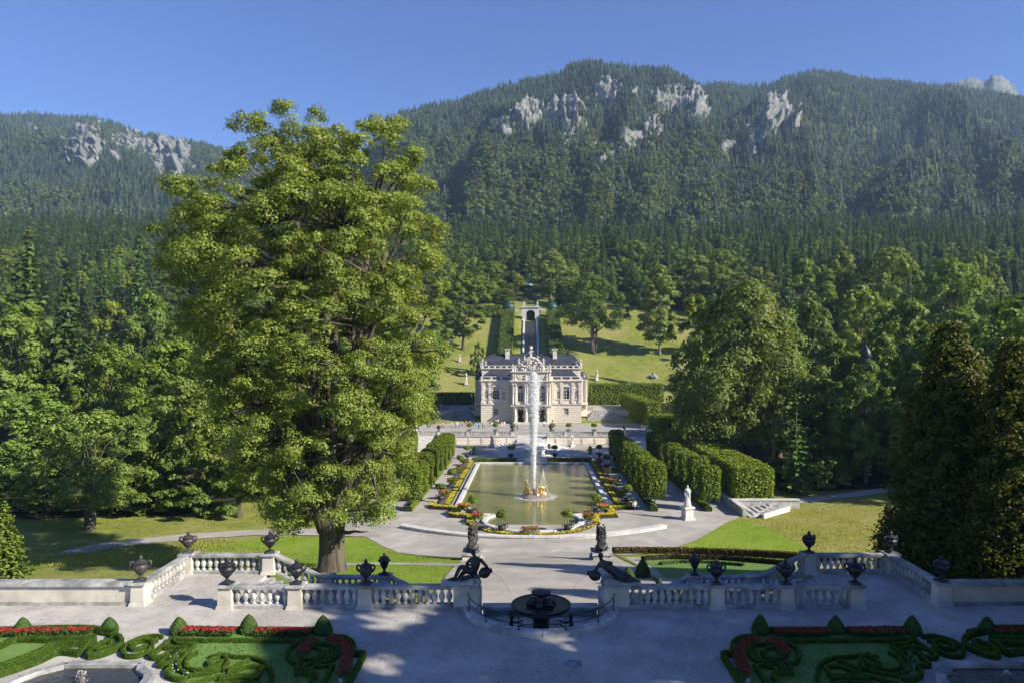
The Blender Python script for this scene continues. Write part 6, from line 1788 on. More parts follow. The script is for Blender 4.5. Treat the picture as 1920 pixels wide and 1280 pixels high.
for a in (
 # right of the garden
 ('big_light', 1400, 522, 128, 262, 'largest sunlit light green tree, right of the pool behind the tall hedge'),
 ('oval_a', 1306, 545, 138, 95, 'tall yellow green tree leaning against the left side of the largest right tree'),
 ('round_b', 1522, 552, 150, 130, 'dark green tree just right of the largest sunlit tree'),
 ('round_a', 1614, 530, 178, 125, 'round dark topped tree behind the domed turret on the right'),
 ('round_b', 1700, 556, 140, 165, 'broad blue green tree behind the golden tipped thuja'),
 ('round_c', 1800, 575, 142, 160, 'broad shaded tree beyond the golden tipped thuja, towards the right edge'),
 ('bright', 1664, 455, 262, 145, 'high round sunlit tree on the right, largest of the upper row'),
 ('bright', 1782, 474, 232, 170, 'wide sunlit tree right of the high round one in the upper row'),
 ('round_a', 1832, 470, 285, 90, 'round pale tree at the right end of the upper row'),
 ('oval_a', 1510, 482, 262, 100, 'light tree in the upper row left of the high round one'),
 ('round_a', 1580, 466, 275, 110, 'dusky tree in the upper row between the light tree and the high round one'),
 ('spruce_c', 1476, 470, 232, 75, 'single spruce standing among broadleaf trees right of the meadow'),
 ('olive', 1408, 500, 330, 120, 'grey green tree above the largest sunlit tree'),
 ('olive', 1306, 478, 345, 125, 'soft willow-grey tree behind the pale poplar'),
 ('bright', 1356, 462, 362, 90, 'small bright tree behind the willow-grey one'),
 ('round_a', 1888, 566, 162, 90, 'pale tree at the right edge above the second thuja'),
 ('young_spruce', 1493, 762, 107, 85, 'small bright layered spruce lit against the dark wood right of the hedge'),
 ('round_b', 1556, 705, 122, 160, 'shaded tree behind the small bright spruce'),
 ('round_c', 1640, 690, 126, 170, 'shaded tree left of the golden thuja, above the path'),
 ('shrub', 1596, 800, 116, 130, 'dark shrub right of the small bright spruce'),
 ('shrub', 1668, 790, 118, 130, 'dark shrub beside the path left of the golden thuja'),
 ('shrub', 1500, 815, 112, 110, 'dark shrub at the foot of the small bright spruce'),
 ('round_c', 1460, 640, 140, 170, 'dark tree filling the right flank of the largest sunlit tree'),
 ('shrub', 1545, 850, 109, 90, 'low shrub at the wood edge above the right path'),
 ('round_b', 1622, 672, 112, 120, 'shaded tree just below the small dark dome on the right'),
 # behind the palace
 ('oval_b', 868, 506, 287, 80, 'tall fresh green tree on the meadow left of the cascade'),
 ('oval_a', 838, 530, 300, 75, 'tree behind the fresh green one on the left meadow'),
 ('bright', 925, 486, 365, 85, 'round bright tree above the left trellis pavilion'),
 ('round_a', 900, 515, 350, 70, 'yellowish tree left of the round bright one'),
 ('oval_a', 945, 540, 345, 50, 'small tree right beside the left trellis pavilion'),
 ('olive', 1032, 470, 372, 85, 'tall yellowish tree right of the music pavilion'),
 ('olive', 1062, 520, 355, 60, 'darker tree between the right trellis pavilion and the forked meadow tree'),
 ('spread', 1113, 512, 283, 112, 'forked open-crowned tree standing alone on the meadow right of the cascade'),
 ('poplar', 1237, 495, 280, 70, 'tall slim poplar with pale trunk on the right meadow'),
 ('bright', 1190, 446, 425, 75, 'bright round tree at the wood edge above the forked meadow tree'),
 ('spruce_b', 1140, 407, 440, 62, 'tallest dark spruce above the forked meadow tree'),
 ('shrub', 896, 640, 262, 30, 'small bush on the meadow left of the cascade hedge'),
 # left of the big linden
 ('wild', 168, 762, 84, 205, 'greyish open tree on two stems beside the left path'),
 ('round_c', 50, 730, 104, 200, 'shaded broad tree behind the open two-stemmed tree, at the left edge'),
 ('bright', 325, 622, 118, 215, 'fresh green round tree left of the linden'),
 ('bright', 205, 630, 130, 140, 'bright tree left of the fresh green round one'),
 ('olive', 330, 702, 100, 165, 'olive tree in front of the fresh green round tree'),
 ('round_c', 270, 770, 96, 130, 'dark low tree under the olive one'),
 ('oval_b', 448, 668, 92, 150, 'yellow green tree tucked beside the left flank of the linden'),
 ('round_b', 35, 560, 132, 190, 'dark green tree at the left edge below the tall pine'),
 ('pine', 128, 500, 138, 130, 'open pine with pale trunk on the left'),
 ('pine', 52, 430, 165, 150, 'tallest pine at the left edge'),
 ('round_b', 285, 540, 175, 120, 'blue green tree above the fresh green round tree'),
 ('spruce_c', 262, 440, 215, 90, 'dark spruce with sunlit side left of the linden'),
 ('oval_a', 210, 560, 180, 90, 'shaded tree beside the small meadow gap on the left'),
 ('round_c', 400, 560, 170, 150, 'tree half hidden behind the left side of the linden'),
 ('round_b', 560, 620, 150, 180, 'tree seen through the left part of the linden crown'),
 ('round_a', 720, 600, 170, 160, 'tree seen through the right part of the linden crown'),
 ('round_b', 650, 680, 120, 170, 'low tree behind the linden trunk'),
 ('round_c', 540, 760, 105, 150, 'shaded tree behind the lower left linden boughs'),
 ('shrub', 380, 850, 92, 150, 'dark bush at the wood edge left of the linden trunk'),
 ('shrub', 250, 860, 92, 130, 'dark bush behind the two-stemmed tree'),
 ('shrub', 60, 870, 92, 160, 'dark bush at the left edge of the grass'),
 ('yew', 8, 935, 50, 85, 'bright feathery yew cut by the left picture edge'),
): by_view(*a)

# wood edge and park wood further back
r_ = random.Random(31)
ORD = ['first', 'second', 'third', 'fourth', 'fifth', 'sixth', 'seventh', 'eighth', 'ninth', 'tenth', 'eleventh', 'twelfth', 'thirteenth', 'fourteenth', 'fifteenth', 'sixteenth']
def fill(n, px0, px1, D0, D1, kinds, lab, grp, hmin, hmax, cond=None):
    k = 0; guard = 0; used = []; made = []
    while k < n and guard < 6000:
        guard += 1
        D = math.sqrt(r_.uniform(D0 ** 2, D1 ** 2)); px = r_.uniform(px0, px1); x = PX(px, D)
        if cond and not cond(px, D, x): continue
        if any((x - u[0]) ** 2 + (D - u[1]) ** 2 < 16 for u in used): continue
        used.append((x, D)); kind = r_.choice(kinds); H = r_.uniform(hmin, hmax)
        _, _, h0, w0 = PRO[kind]
        made.append((D, px, plant(kind, x, D, H, w0 * H / h0 * r_.uniform(0.85, 1.15), lab, grp))); k += 1
    made.sort(key=lambda q: q[0])
    rows = max(1, -(-len(made) // 15)); per = -(-len(made) // rows)
    for r in range(rows):
        for j, (D, px, o) in enumerate(sorted(made[r * per:(r + 1) * per], key=lambda q: q[1])):
            o['label'] = lab + ', %s from left%s' % (ORD[j], '' if rows == 1 else ' in the %s row' % ['front', 'second', 'third', 'fourth', 'fifth'][r])
sp = ['spruce_a', 'spruce_b', 'spruce_c']; bl = ['round_a', 'round_b', 'round_c', 'oval_a', 'bright']
fill(60, -170, 420, 190, 390, sp, 'dark spruce of the left wood', 'spruces in the left wood', 22, 33)
fill(26, -170, 420, 150, 380, bl, 'broadleaf tree of the left wood', 'broadleaf trees of the left wood', 16, 24, lambda px, D, x: D > 200 or px < 60)
fill(26, 420, 830, 200, 390, sp + bl, 'tree hidden behind the linden', 'wood behind the linden', 18, 30)
fill(54, 1300, 2060, 270, 400, sp, 'dark spruce of the right wood', 'spruces of the right wood', 22, 33)
fill(40, 1500, 2080, 150, 300, bl, 'broadleaf tree of the right wood', 'broadleaf trees of the right wood', 16, 24)
fill(26, 1840, 2100, 140, 300, sp, 'tall dark spruce by the right picture edge', 'spruces at the right edge', 24, 34)
fill(44, 820, 1320, 350, 420, sp, 'dark spruce above the cascade', 'spruces above the cascade', 18, 28, lambda px, D, x: abs(x) > 14 or D > 395)
fill(26, 820, 1320, 335, 415, bl, 'broadleaf tree above the cascade', 'broadleaf trees above the cascade', 13, 20, lambda px, D, x: abs(x) > 22)
fill(8, 1330, 1450, 310, 345, bl, 'broadleaf tree behind the right hand meadow edge', 'trees along the right meadow edge', 13, 18)

# golden tipped thujas close by on the right, and the trees beside the terrace that shade it
def thuja(seed, H, W, n, size):
    r_ = random.Random(seed); C, Rr = [], []
    for i in range(130):
        u = ((i + 0.5) / 130) ** 1.15; a = i * 2.39996
        q = W / 2 * (0.12 + 0.88 * (1 - u) ** 0.75) * r_.uniform(0.78, 1.0); cr = r_.uniform(0.5, 1.0) * (1.15 - 0.6 * u)
        C.append(((q - cr * 0.5) * math.cos(a), (q - cr * 0.5) * math.sin(a), H * (0.03 + 0.95 * u))); Rr.append(cr)
    P, N, idx = blob_points(C, Rr, n / 130, 1.25, 0.4, 0.5)
    ax = np.array(C)[idx]; N = norm_rows(ax * [1, 1, 0]) * 0.9 + nr.normal(size=P.shape) * 0.5 + [0, 0, 0.15]
    V, F = leaf_quads(P, N, size, 0.5)
    t = MB(); t.tube([(0, 0, -0.5), (0, 0, H * 0.5), (0, 0, H * 0.95)], [0.35, 0.22, 0.03], 7)
    t.lathe([(W * 0.34, 0.3), (W * 0.36, H * 0.12), (W * 0.26, H * 0.45), (W * 0.13, H * 0.75), (0.1, H * 0.93)], 11, mi=1, fold=0.08, nf=4)
    return t.mesh('trunk', [M['bark'], M['hedge_core']], True), np_mesh('crown', V, F, M['thuja']), H, W
PRO['thuja'] = thuja(3, 16, 7.4, 42000, 0.22)
by_view('thuja', 1785, 598, 47, 285, 'tall thuja with golden tips, left one of the two at the right edge')
by_view('thuja', 1905, 630, 43, 270, 'second thuja with golden tips at the right picture edge')
PRO['airy_a'] = broadleaf(41, 24, 16, 3.0, 80, 24000, 0.56, 'leaf_a')
PRO['airy_b'] = broadleaf(42, 24, 16, 3.0, 80, 22000, 0.56, 'leaf_b')
for kind, x, y, H, W, lab in (('airy_a', 27.0, 14.0, 25, 15, 'spreading'), ('airy_b', 29, 6.0, 26, 15, 'wide'), ('airy_b', 36, 15, 29, 15, 'tall'), ('airy_a', 25.5, 0.0, 21, 13, 'low'), ('thuja', 24.8, 23.0, 17, 7.5, 'narrow'), ('airy_a', 36, 0, 26, 15, 'leafy'), ('thuja', 30.5, 33, 19, 9, 'slim'), ('airy_b', 42, 13, 30, 16, 'giant')):
    plant(kind, x, y, H, W, '%s tree beside the terrace just outside the right picture edge' % lab, 'trees shading the terrace', z=ZT if y < 28.4 else None)

# the wood on the valley floor in front of the mountains
near_kinds = bpy.data.collections.new('valley_tree_kinds')
for i, kd in enumerate(('spruce_a', 'spruce_b', 'spruce_c', 'pine', 'oval_a', 'round_b')):
    me = PRO[kd][1].copy()
    k = 1.0 / PRO[kd][2]
    me.transform(Matrix.Diagonal((k, k, k, 1)))
    near_kinds.objects.link(bpy.data.objects.new('kind_%d' % i, me))
P, S, T, I = [], [], [], []
r_ = random.Random(5)
while len(P) < 6500:
    D = math.sqrt(r_.uniform(395 ** 2, 800 ** 2)); px = r_.uniform(-260, 2180)
    x = PX(px, D)
    P.append((x, D, gz(x, D) - 0.5)); T.append(r_.uniform(0, 6.28))
    if r_.random() < (0.45 if D < 560 else 0.25): I.append(4 + r_.randrange(2)); S.append(r_.uniform(15, 24))
    else: I.append(r_.choice([0, 1, 1, 2, 2, 3])); S.append(r_.uniform(15, 35))
gn_scatter('forest', P, S, T, I, near_kinds, 'dense dark wood on the valley floor at the mountain foot', 'forest')

for x, y, H, kd, w in ((72, 99, 27, 'round_c', 'first'), (80, 112, 30, 'round_b', 'second'), (90, 98, 30, 'round_c', 'third'), (98, 110, 33, 'spruce_c', 'fourth'), (66, 112, 24, 'round_b', 'fifth'), (108, 100, 34, 'spruce_b', 'sixth'), (84, 88, 26, 'round_c', 'seventh')):
    plant(kd, x, y, H, H * (0.75 if 'round' in kd else 0.36), 'tree of the dark stand behind the thujas at the right edge, %s one' % w, 'dark stand behind the thujas')
# ------------------------------------------------------------------ the great linden
def make_linden():
    D0 = 56.0; base = Vector((PX(622, D0), D0, gz(PX(622, D0), D0)))
    rows = [(196, 520, 610), (215, 470, 650), (240, 478, 752), (300, 444, 780), (338, 434, 796), (352, 366, 804), (420, 328, 818), (500, 314, 830), (580, 326, 838), (660, 375, 838), (740, 395, 826), (820, 425, 796), (900, 460, 780), (960, 500, 752), (1010, 550, 690)]
    ys = [r[0] for r in rows]; l0 = [r[1] for r in rows]; r0 = [r[2] for r in rows]
    k = D0 / FL; C, Rr = [], []
    r_ = random.Random(77)
    py = 292.0; row = 0
    while py < 1000:
        a = np.interp(py, ys, l0); b = np.interp(py, ys, r0)
        hwm = (b - a) / 2 * k; cxm = PX((a + b) / 2, D0) - base.x; z = PZ(py, D0) - base.z
        nring = max(6, int(2 * math.pi * hwm / 2.15))
        for q in range(nring):
            th = 2 * math.pi * (q + 0.5 * (row % 2) + r_.uniform(-0.35, 0.35)) / nring
            if r_.random() < 0.11: continue
            cr = r_.choice([0.9, 1.15, 1.4, 1.7, 2.1]) * r_.uniform(0.9, 1.15)
            rad = max(0, hwm - cr * 0.8) * r_.uniform(0.74, 1.10)
            if py > 955 and math.sin(th) < 0.25 and abs(math.cos(th)) < 0.45: continue      # the trunk shows below
            C.append((cxm + rad * math.cos(th), rad * 0.9 * math.sin(th), z + r_.uniform(-1.4, 1.4))); Rr.append(cr)
        for q in range(int(nring * 0.45)):
            th = r_.uniform(0, 6.28); rad = hwm * r_.uniform(0.1, 0.62)
            if py < 930: C.append((cxm + rad * math.cos(th), rad * 0.9 * math.sin(th), z)); Rr.append(r_.uniform(1.0, 1.7))
        py += 44 + r_.uniform(-6, 6); row += 1
    for px_, py_, rr_ in ((545, 218, 1.6), (588, 214, 1.4), (508, 240, 1.4), (470, 238, 0.9), (690, 240, 1.7), (735, 246, 1.6), (772, 300, 1.4), (385, 376, 1.5), (352, 408, 1.4), (448, 300, 1.5), (560, 262, 1.8), (650, 285, 1.8), (800, 360, 1.2), (820, 430, 1.2), (332, 470, 1.3)):
        C.append((PX(px_, D0) - base.x, r_.uniform(-1.5, 1.5), PZ(py_, D0) - base.z)); Rr.append(rr_)
    V, F = clump_leaves(C, Rr, 400000, r_, 13, 0.165, (0, 0), 0.4, 0.41)
    t = thing('linden_tree', 'giant old linden with several stems towering left of the garden axis', 'tree', base)
    link('crown', np_mesh('crown', V, F, M['linden_leaf']), t)
    tr = MB()
    tr.lathe([(1.5, -0.6), (1.2, 0.2), (1.05, 1.0), (0.98, 2.2), (1.0, 3.6), (1.1, 4.6)], 18, fold=0.07, nf=5)
    lims = []
    for (px_, py_, dy, r1) in ((500, 420, 1, 0.14), (560, 300, -1.5, 0.16), (600, 240, 1.5, 0.15), (655, 330, -2, 0.16), (715, 300, 1, 0.15), (740, 450, -2.5, 0.14), (420, 560, -2, 0.12), (450, 450, 2.5, 0.12), (790, 600, -1, 0.12), (640, 560, 4, 0.12)):
        e = ((px_ - VX) / FL * D0 + CX - base.x, dy, PZ(py_, D0) - base.z)
        mid = (e[0] * 0.42, e[1] * 0.6, 6.5 + (e[2] - 6.5) * 0.28)
        tr.tube([(e[0] * 0.06, dy * 0.12, 3.4), (e[0] * 0.16, dy * 0.3, 6.2), mid, (lerp(mid[0], e[0], 0.45) + r_.uniform(-.4, .4), lerp(mid[1], e[1], 0.5), lerp(mid[2], e[2], 0.5)), e], [0.55, 0.44, 0.36, 0.22, r1 * 0.4], 9)
        lims.append((mid, e))
    for i_ in range(0, len(C), 1):
        c = Vector(C[i_]); best = min((Vector(m_).lerp(Vector(e_), u) for m_, e_ in lims for u in (0, 0.25, 0.5, 0.75)), key=lambda p: (p - c).length + (4 if p.z > c.z + 1 else 0))
        bend_tube(tr, best, c, 0.15, 0.03, 5, 4, 0.07, r_=r_)
    for q in ((430, 760), (470, 870), (520, 940), (740, 930), (780, 800), (700, 985)):
        e = ((q[0] - VX) / FL * D0 + CX - base.x, r_.uniform(-2.5, 1), PZ(q[1], D0) - base.z)
        bend_tube(tr, (0, 0, min(6.5, max(3.2, e[2] * 0.8))), e, 0.26, 0.05, 6, 6, 0.05, r_=r_)
    link('trunk', tr.mesh('trunk', M['bark'], True), t)
make_linden()

# ================================================================== FIGURES
def skin_mesh(name, J, E, sub=1):
    """one continuous body grown over a skeleton: J = {joint: (x, y, z, r)}, E = bones; the first joint is the root"""
    keys = list(J); ix = {k: i for i, k in enumerate(keys)}
    me = bpy.data.meshes.new(name + '_bones')
    me.from_pydata([J[k][:3] for k in keys], [(ix[a], ix[b]) for a, b in E], [])
    o = bpy.data.objects.new(name + '_bones', me); COL.objects.link(o)
    md = o.modifiers.new('skin', 'SKIN'); md.use_smooth_shade = True
    if not me.skin_vertices: 
        bpy.context.view_layer.objects.active = o
    sv = me.skin_vertices[0].data
    for i, k in enumerate(keys):
        r = J[k][3]; sv[i].radius = (r, r); sv[i].use_root = (i == 0)
    sb = o.modifiers.new('sub', 'SUBSURF'); sb.levels = sub; sb.render_levels = sub
    dg = bpy.context.evaluated_depsgraph_get()
    out = bpy.data.meshes.new_from_object(o.evaluated_get(dg), depsgraph=dg)
    out.name = name
    bpy.data.objects.remove(o, do_unlink=True)
    out.polygons.foreach_set('use_smooth', [True] * len(out.polygons))
    return out

BONES = [('pelvis', 'spine'), ('spine', 'chest'), ('chest', 'neck'), ('neck', 'jaw'), ('jaw', 'head'), ('head', 'crown')]
for q in 'LR':
    BONES += [('chest', 'sh' + q), ('sh' + q, 'el' + q), ('el' + q, 'wr' + q), ('wr' + q, 'ha' + q), ('pelvis', 'hi' + q), ('hi' + q, 'kn' + q), ('kn' + q, 'an' + q), ('an' + q, 'to' + q)]
def stand(**kw):
    J = {'pelvis': (0, 0, .97, .135), 'spine': (0, .01, 1.13, .115), 'chest': (0, 0, 1.33, .145), 'neck': (0, .01, 1.49, .055), 'jaw': (0, -.02, 1.58, .075), 'head': (0, -.01, 1.67, .095), 'crown': (0, .01, 1.75, .055)}
    for q, s in (('L', 1), ('R', -1)):
        J.update({'sh' + q: (s * .18, 0, 1.42, .062), 'el' + q: (s * .25, .03, 1.15, .045), 'wr' + q: (s * .25, -.08, .93, .032), 'ha' + q: (s * .24, -.13, .86, .036), 'hi' + q: (s * .09, 0, .90, .10), 'kn' + q: (s * .105, -.02, .50, .066), 'an' + q: (s * .11, .02, .09, .042), 'to' + q: (s * .13, -.14, .045, .036)})
    J.update(kw)
    return J
POSES = [
 stand(),
 stand(knL=(.10, -.16, .52, .066), anL=(.10, -.16, .09, .042), toL=(.11, -.32, .05, .036), knR=(-.10, .04, .5, .066), anR=(-.10, .24, .13, .042), toR=(-.11, .12, .04, .036), elL=(.25, .14, 1.16, .045), wrL=(.24, .14, .95, .032), haL=(.24, .1, .88, .036), elR=(-.25, -.06, 1.16, .045), wrR=(-.23, -.26, 1.02, .032), haR=(-.22, -.33, .99, .036)),
 stand(elR=(-.27, -.05, 1.18, .045), wrR=(-.14, -.26, 1.36, .032), haR=(-.10, -.28, 1.44, .036)),
 stand(elL=(.33, .05, 1.20, .045), wrL=(.17, -.06, 1.04, .032), haL=(.13, -.08, 1.02, .036), hiR=(-.10, 0, .9, .10), knR=(-.16, -.04, .5, .066), anR=(-.2, .02, .09, .042), toR=(-.26, -.12, .045, .036)),
]
person_me = []
for k, J in enumerate(POSES):
    me = skin_mesh('person', J, BONES, 1)
    for c in ('skin', 'shirt', 'trousers', 'hair'): me.materials.append(None)
    for p in me.polygons:
        c = p.center
        arm = abs(c.x) > 0.205 or c.y < -0.2
        if c.z > 1.70 or (c.z > 1.58 and c.y > 0.03): p.material_index = 3
        elif c.z > 1.50: p.material_index = 0
        elif c.z > 0.98 and not (arm and c.z < 1.2): p.material_index = 1
        elif arm and c.z > 0.8: p.material_index = 0
        elif c.z > (0.45 if k % 2 else 0.1): p.material_index = 2
        else: p.material_index = 0 if c.z > 0.1 else 3
    person_me.append(me)
CLOTH = {}
def cloth(c):
    if c not in CLOTH: CLOTH[c] = flat('cloth_%d' % len(CLOTH), c, rough=0.9, var=0.1)
    return CLOTH[c]
SKIN = flat('skin_tone', (0.48, 0.29, 0.20), rough=0.6); HAIRS = [(0.03, 0.02, 0.015), (0.12, 0.08, 0.04), (0.35, 0.26, 0.14), (0.3, 0.3, 0.3)]
WH, BL, NV, OR, PK, RD, GY, TQ, BK, KH = (0.72, 0.72, 0.72), (0.22, 0.38, 0.62), (0.03, 0.04, 0.10), (0.75, 0.22, 0.05), (0.70, 0.35, 0.35), (0.45, 0.05, 0.05), (0.28, 0.28, 0.30), (0.10, 0.32, 0.34), (0.02, 0.02, 0.025), (0.38, 0.32, 0.22)
def person(px, py, z, shirt, pants, label, pose=0, rz=0.0, sc=1.0, group='visitors before the palace', hair=0):
    p = hit(px, py, z) if z is not None else hit(px, py)
    o = link('person', person_me[pose], None, (p.x, p.y, p.z), rz, sc)
    for i, m in enumerate((SKIN, cloth(shirt), cloth(pants), cloth(HAIRS[hair]))):
        o.material_slots[i].link = 'OBJECT'; o.material_slots[i].material = m
    return tag(o, label, 'person', group)
Q = lambda x, y: (780 + x / 8, 740 + y / 8)
for (x, y), sh, pa, lab, po, rz, sc, ha in (
    (Q(403, 505), KH, BK, 'lone visitor in dark shorts standing far left on the forecourt', 0, 0.5, 1.0, 1),
    (Q(535, 490), PK, KH, 'visitor in pink top at the left end of the group', 2, 1.0, 1.0, 2),
    (Q(590, 492), BK, BK, 'crouched looking small visitor all in black left of the blue pair', 0, 2.0, 0.72, 0),
    (Q(618, 488), WH, BL, 'visitor in white shirt and blue jeans, left of the group', 0, 0.3, 1.0, 1),
    (Q(655, 498), BL, NV, 'visitor in light blue shirt and navy trousers', 1, 1.4, 1.0, 0),
    (Q(690, 480), GY, NV, 'visitor in grey beside the light blue shirt', 3, 4.0, 1.0, 0),
    (Q(750, 478), OR, KH, 'visitor in bright orange shirt with white hat', 0, 2.8, 1.05, 3),
    (Q(808, 468), TQ, BK, 'visitor in dark turquoise behind the leftmost potted tree', 2, 3.5, 1.0, 0),
    (Q(862, 490), BK, RD, 'visitor with black top and red trousers', 1, 2.2, 1.05, 1),
    (Q(905, 498), BL, BL, 'visitor all in pale blue near the middle of the group', 3, 3.1, 0.98, 2),
    (Q(940, 505), TQ, NV, 'visitor with a green rucksack in the middle of the group', 0, 0.1, 1.08, 0),
    (Q(1000, 488), WH, BK, 'visitor in white top and black trousers right of the rucksack', 2, 5.1, 1.0, 0),
    (Q(1030, 498), WH, BL, 'visitor in white with pale blue skirt', 3, 1.9, 1.0, 2),
    (Q(1110, 490), NV, GY, 'visitor in navy and grey before the left wing', 0, 0.9, 1.05, 0),
    (Q(1135, 460), RD, WH, 'visitor in red and white standing close to the left wing', 1, 4.4, 1.0, 1),
    (Q(1195, 455), WH, RD, 'visitor in white and red near the left bay', 0, 2.5, 1.0, 2),
    (Q(1230, 452), WH, NV, 'visitor in white and navy near the left bay', 2, 1.1, 1.0, 0),
    (Q(1290, 490), PK, WH, 'visitor in pink carrying a bag', 3, 3.8, 1.02, 2),
    (Q(1325, 485), WH, PK, 'visitor in white with pink skirt at the right of the group', 0, 0.6, 1.0, 1),
    (Q(1520, 540), BK, BK, 'dark dressed visitor striding towards the portal', 1, 1.57, 1.08, 0),
    ((1020, 800), WH, BK, 'visitor in white by the portal steps right of the jet', 0, 0.4, 1.0, 0),
    ((1036, 797), RD, WH, 'visitor in red right of the portal', 2, 2.6, 1.0, 1),
    ((1040, 799), WH, BL, 'visitor in white and blue beside the one in red', 3, 4.9, 1.0, 2)):
    person(x, y, 2.905, sh, pa, lab, po, rz, sc, hair=ha)
for k, (px, py) in enumerate(((850, 786), (856, 784), (861, 787))):
    person(px, py, 3.25, [RD, PK, BK][k], [BK, NV, GY][k], 'visitor at the foot of the left court stairs, %s' % ['in red', 'in pink', 'all in black'][k], k, 1.0 + k)
person(1190, 962, 0.05, WH, NV, 'person in white hat and white top walking beside the pool on the right', 1, 2.9, 1.05, 'visitors beside the pool', 3)
person(1145, 872, 0.05, BL, GY, 'person in blue on the right pool walk, far end', 0, 1.0, 1.05, 'visitors beside the pool', 0)
person(1157, 872, 0.05, BK, BK, 'person in black on the right pool walk beside the one in blue', 2, 4.0, 1.05, 'visitors beside the pool', 0)

# ------------------------------------------------------------------ reclining bronze figures on the scroll pedestals
JL = {'pelvis': (.32, .05, 1.43, .155), 'spine': (.34, .0, 1.62, .125), 'chest': (.335, -.04, 1.82, .145), 'neck': (.31, -.01, 1.99, .055), 'jaw': (.27, .02, 2.07, .07), 'head': (.24, .03, 2.15, .088), 'crown': (.22, .02, 2.22, .05),
      'shL': (.52, -.04, 1.90, .065), 'elL': (.72, -.02, 1.68, .05), 'wrL': (.83, .08, 1.50, .036), 'haL': (.80, .14, 1.42, .04),
      'shR': (.14, -.02, 1.90, .065), 'elR': (-.02, .06, 1.70, .05), 'wrR': (.10, .22, 1.62, .036), 'haR': (.16, .28, 1.60, .04),
      'hiR': (.20, .08, 1.42, .12), 'knR': (-.25, .22, 1.58, .088), 'anR': (-.46, .14, 1.15, .05), 'toR': (-.72, .10, 1.10, .04),
      'hiL': (.28, .14, 1.38, .12), 'knL': (-.10, .34, 1.36, .088), 'anL': (-.34, .02, 1.15, .05), 'toL': (-.56, -.06, 1.11, .04)}
JR = {'pelvis': (-.02, .02, 1.45, .165), 'spine': (-.22, .02, 1.56, .135), 'chest': (-.42, .02, 1.70, .145), 'neck': (-.52, .04, 1.85, .055), 'jaw': (-.54, .05, 1.93, .07), 'head': (-.55, .04, 2.01, .088), 'crown': (-.55, .03, 2.08, .05),
      'shL': (-.30, -.02, 1.78, .065), 'elL': (-.12, .16, 1.72, .05), 'wrL': (-.16, .32, 1.58, .036), 'haL': (-.22, .34, 1.52, .04),
      'shR': (-.60, .06, 1.70, .065), 'elR': (-.74, .0, 1.52, .05), 'wrR': (-.86, -.02, 1.40, .036), 'haR': (-.88, .0, 1.32, .04),
      'hiL': (.06, .04, 1.42, .135), 'knL': (.40, .05, 1.30, .092), 'anL': (.78, .02, 1.09, .05), 'toL': (.95, -.02, 1.05, .04),
      'hiR': (.04, -.06, 1.36, .125), 'knR': (.30, -.14, 1.22, .085), 'anR': (.52, -.10, 1.06, .048), 'toR': (.66, -.14, 1.06, .038)}
for J, s, lab in ((JL, -1, 'bronze nude sitting with her back to us, left of the bowl fountain'), (JR, 1, 'bronze nude reclining with her back to us, right of the bowl fountain')):
    t = thing('bronze_statue', lab, 'statue', (s * 3.06, YF, ZT - 0.12), group='bronze river nymphs', sc=1.1)
    me = skin_mesh('figure', {k_: (v_[0], v_[1], v_[2], v_[3] * (1.0 if k_ in ('head', 'jaw', 'crown') else 1.22)) for k_, v_ in J.items()}, BONES, 2); me.materials.append(M['bronze'])
    link('figure', me, t)
    h = J['head']
    b = MB().lathe([(0, -.10), (.07, -.06), (.10, .02), (.085, .09), (.03, .13), (0, .14)], 10, M=Matrix.Translation((h[0], h[1] - 0.02, h[2])))
    b.lathe([(0, -.05), (.045, -.02), (.045, .03), (0, .05)], 8, M=Matrix.Translation((h[0] + 0.02, h[1] - 0.11, h[2] + 0.04)))
    b.build('hair', M['bronze'], t, True)
    jx, jz = (.68, 1.40) if s < 0 else (-.78, 1.30)
    b = MB().lathe([(0, -.24), (.10, -.22), (.19, -.10), (.21, .02), (.16, .14), (.08, .22), (.10, .27), (.09, .28), (0, .25)], 14, M=Matrix.Translation((jx, .02, jz)) @ Matrix.Rotation(R(-70 * s), 4, 'Y'))
    b.build('jar', M['bronze'], t, True)
    # drapery over the seat
    b = MB(); rr = random.Random(3 + s)
    for i in range(7):
        x = (-.25 + i * 0.10) if s < 0 else (.0 + i * 0.09)
        b.tube([(x, -.12, 1.34 - abs(i - 3) * 0.03), (x - 0.02 * s, -.22, 1.24), (x + rr.uniform(-.04, .04), -.27, 1.13)], [.06, .05, .03], 6)
    b.build('drapery', M['bronze'], t, True)
    # thin arc of water from the jar
    e = [(s * -.0 + (jx - s * (0.25 + 0.10 * i)), 0, jz - 0.02 - 0.045 * i * i * 0.35) for i in range(8)]
    MB().tube(e, 0.007, 4).build('water_thread', M['white_paint'], t)

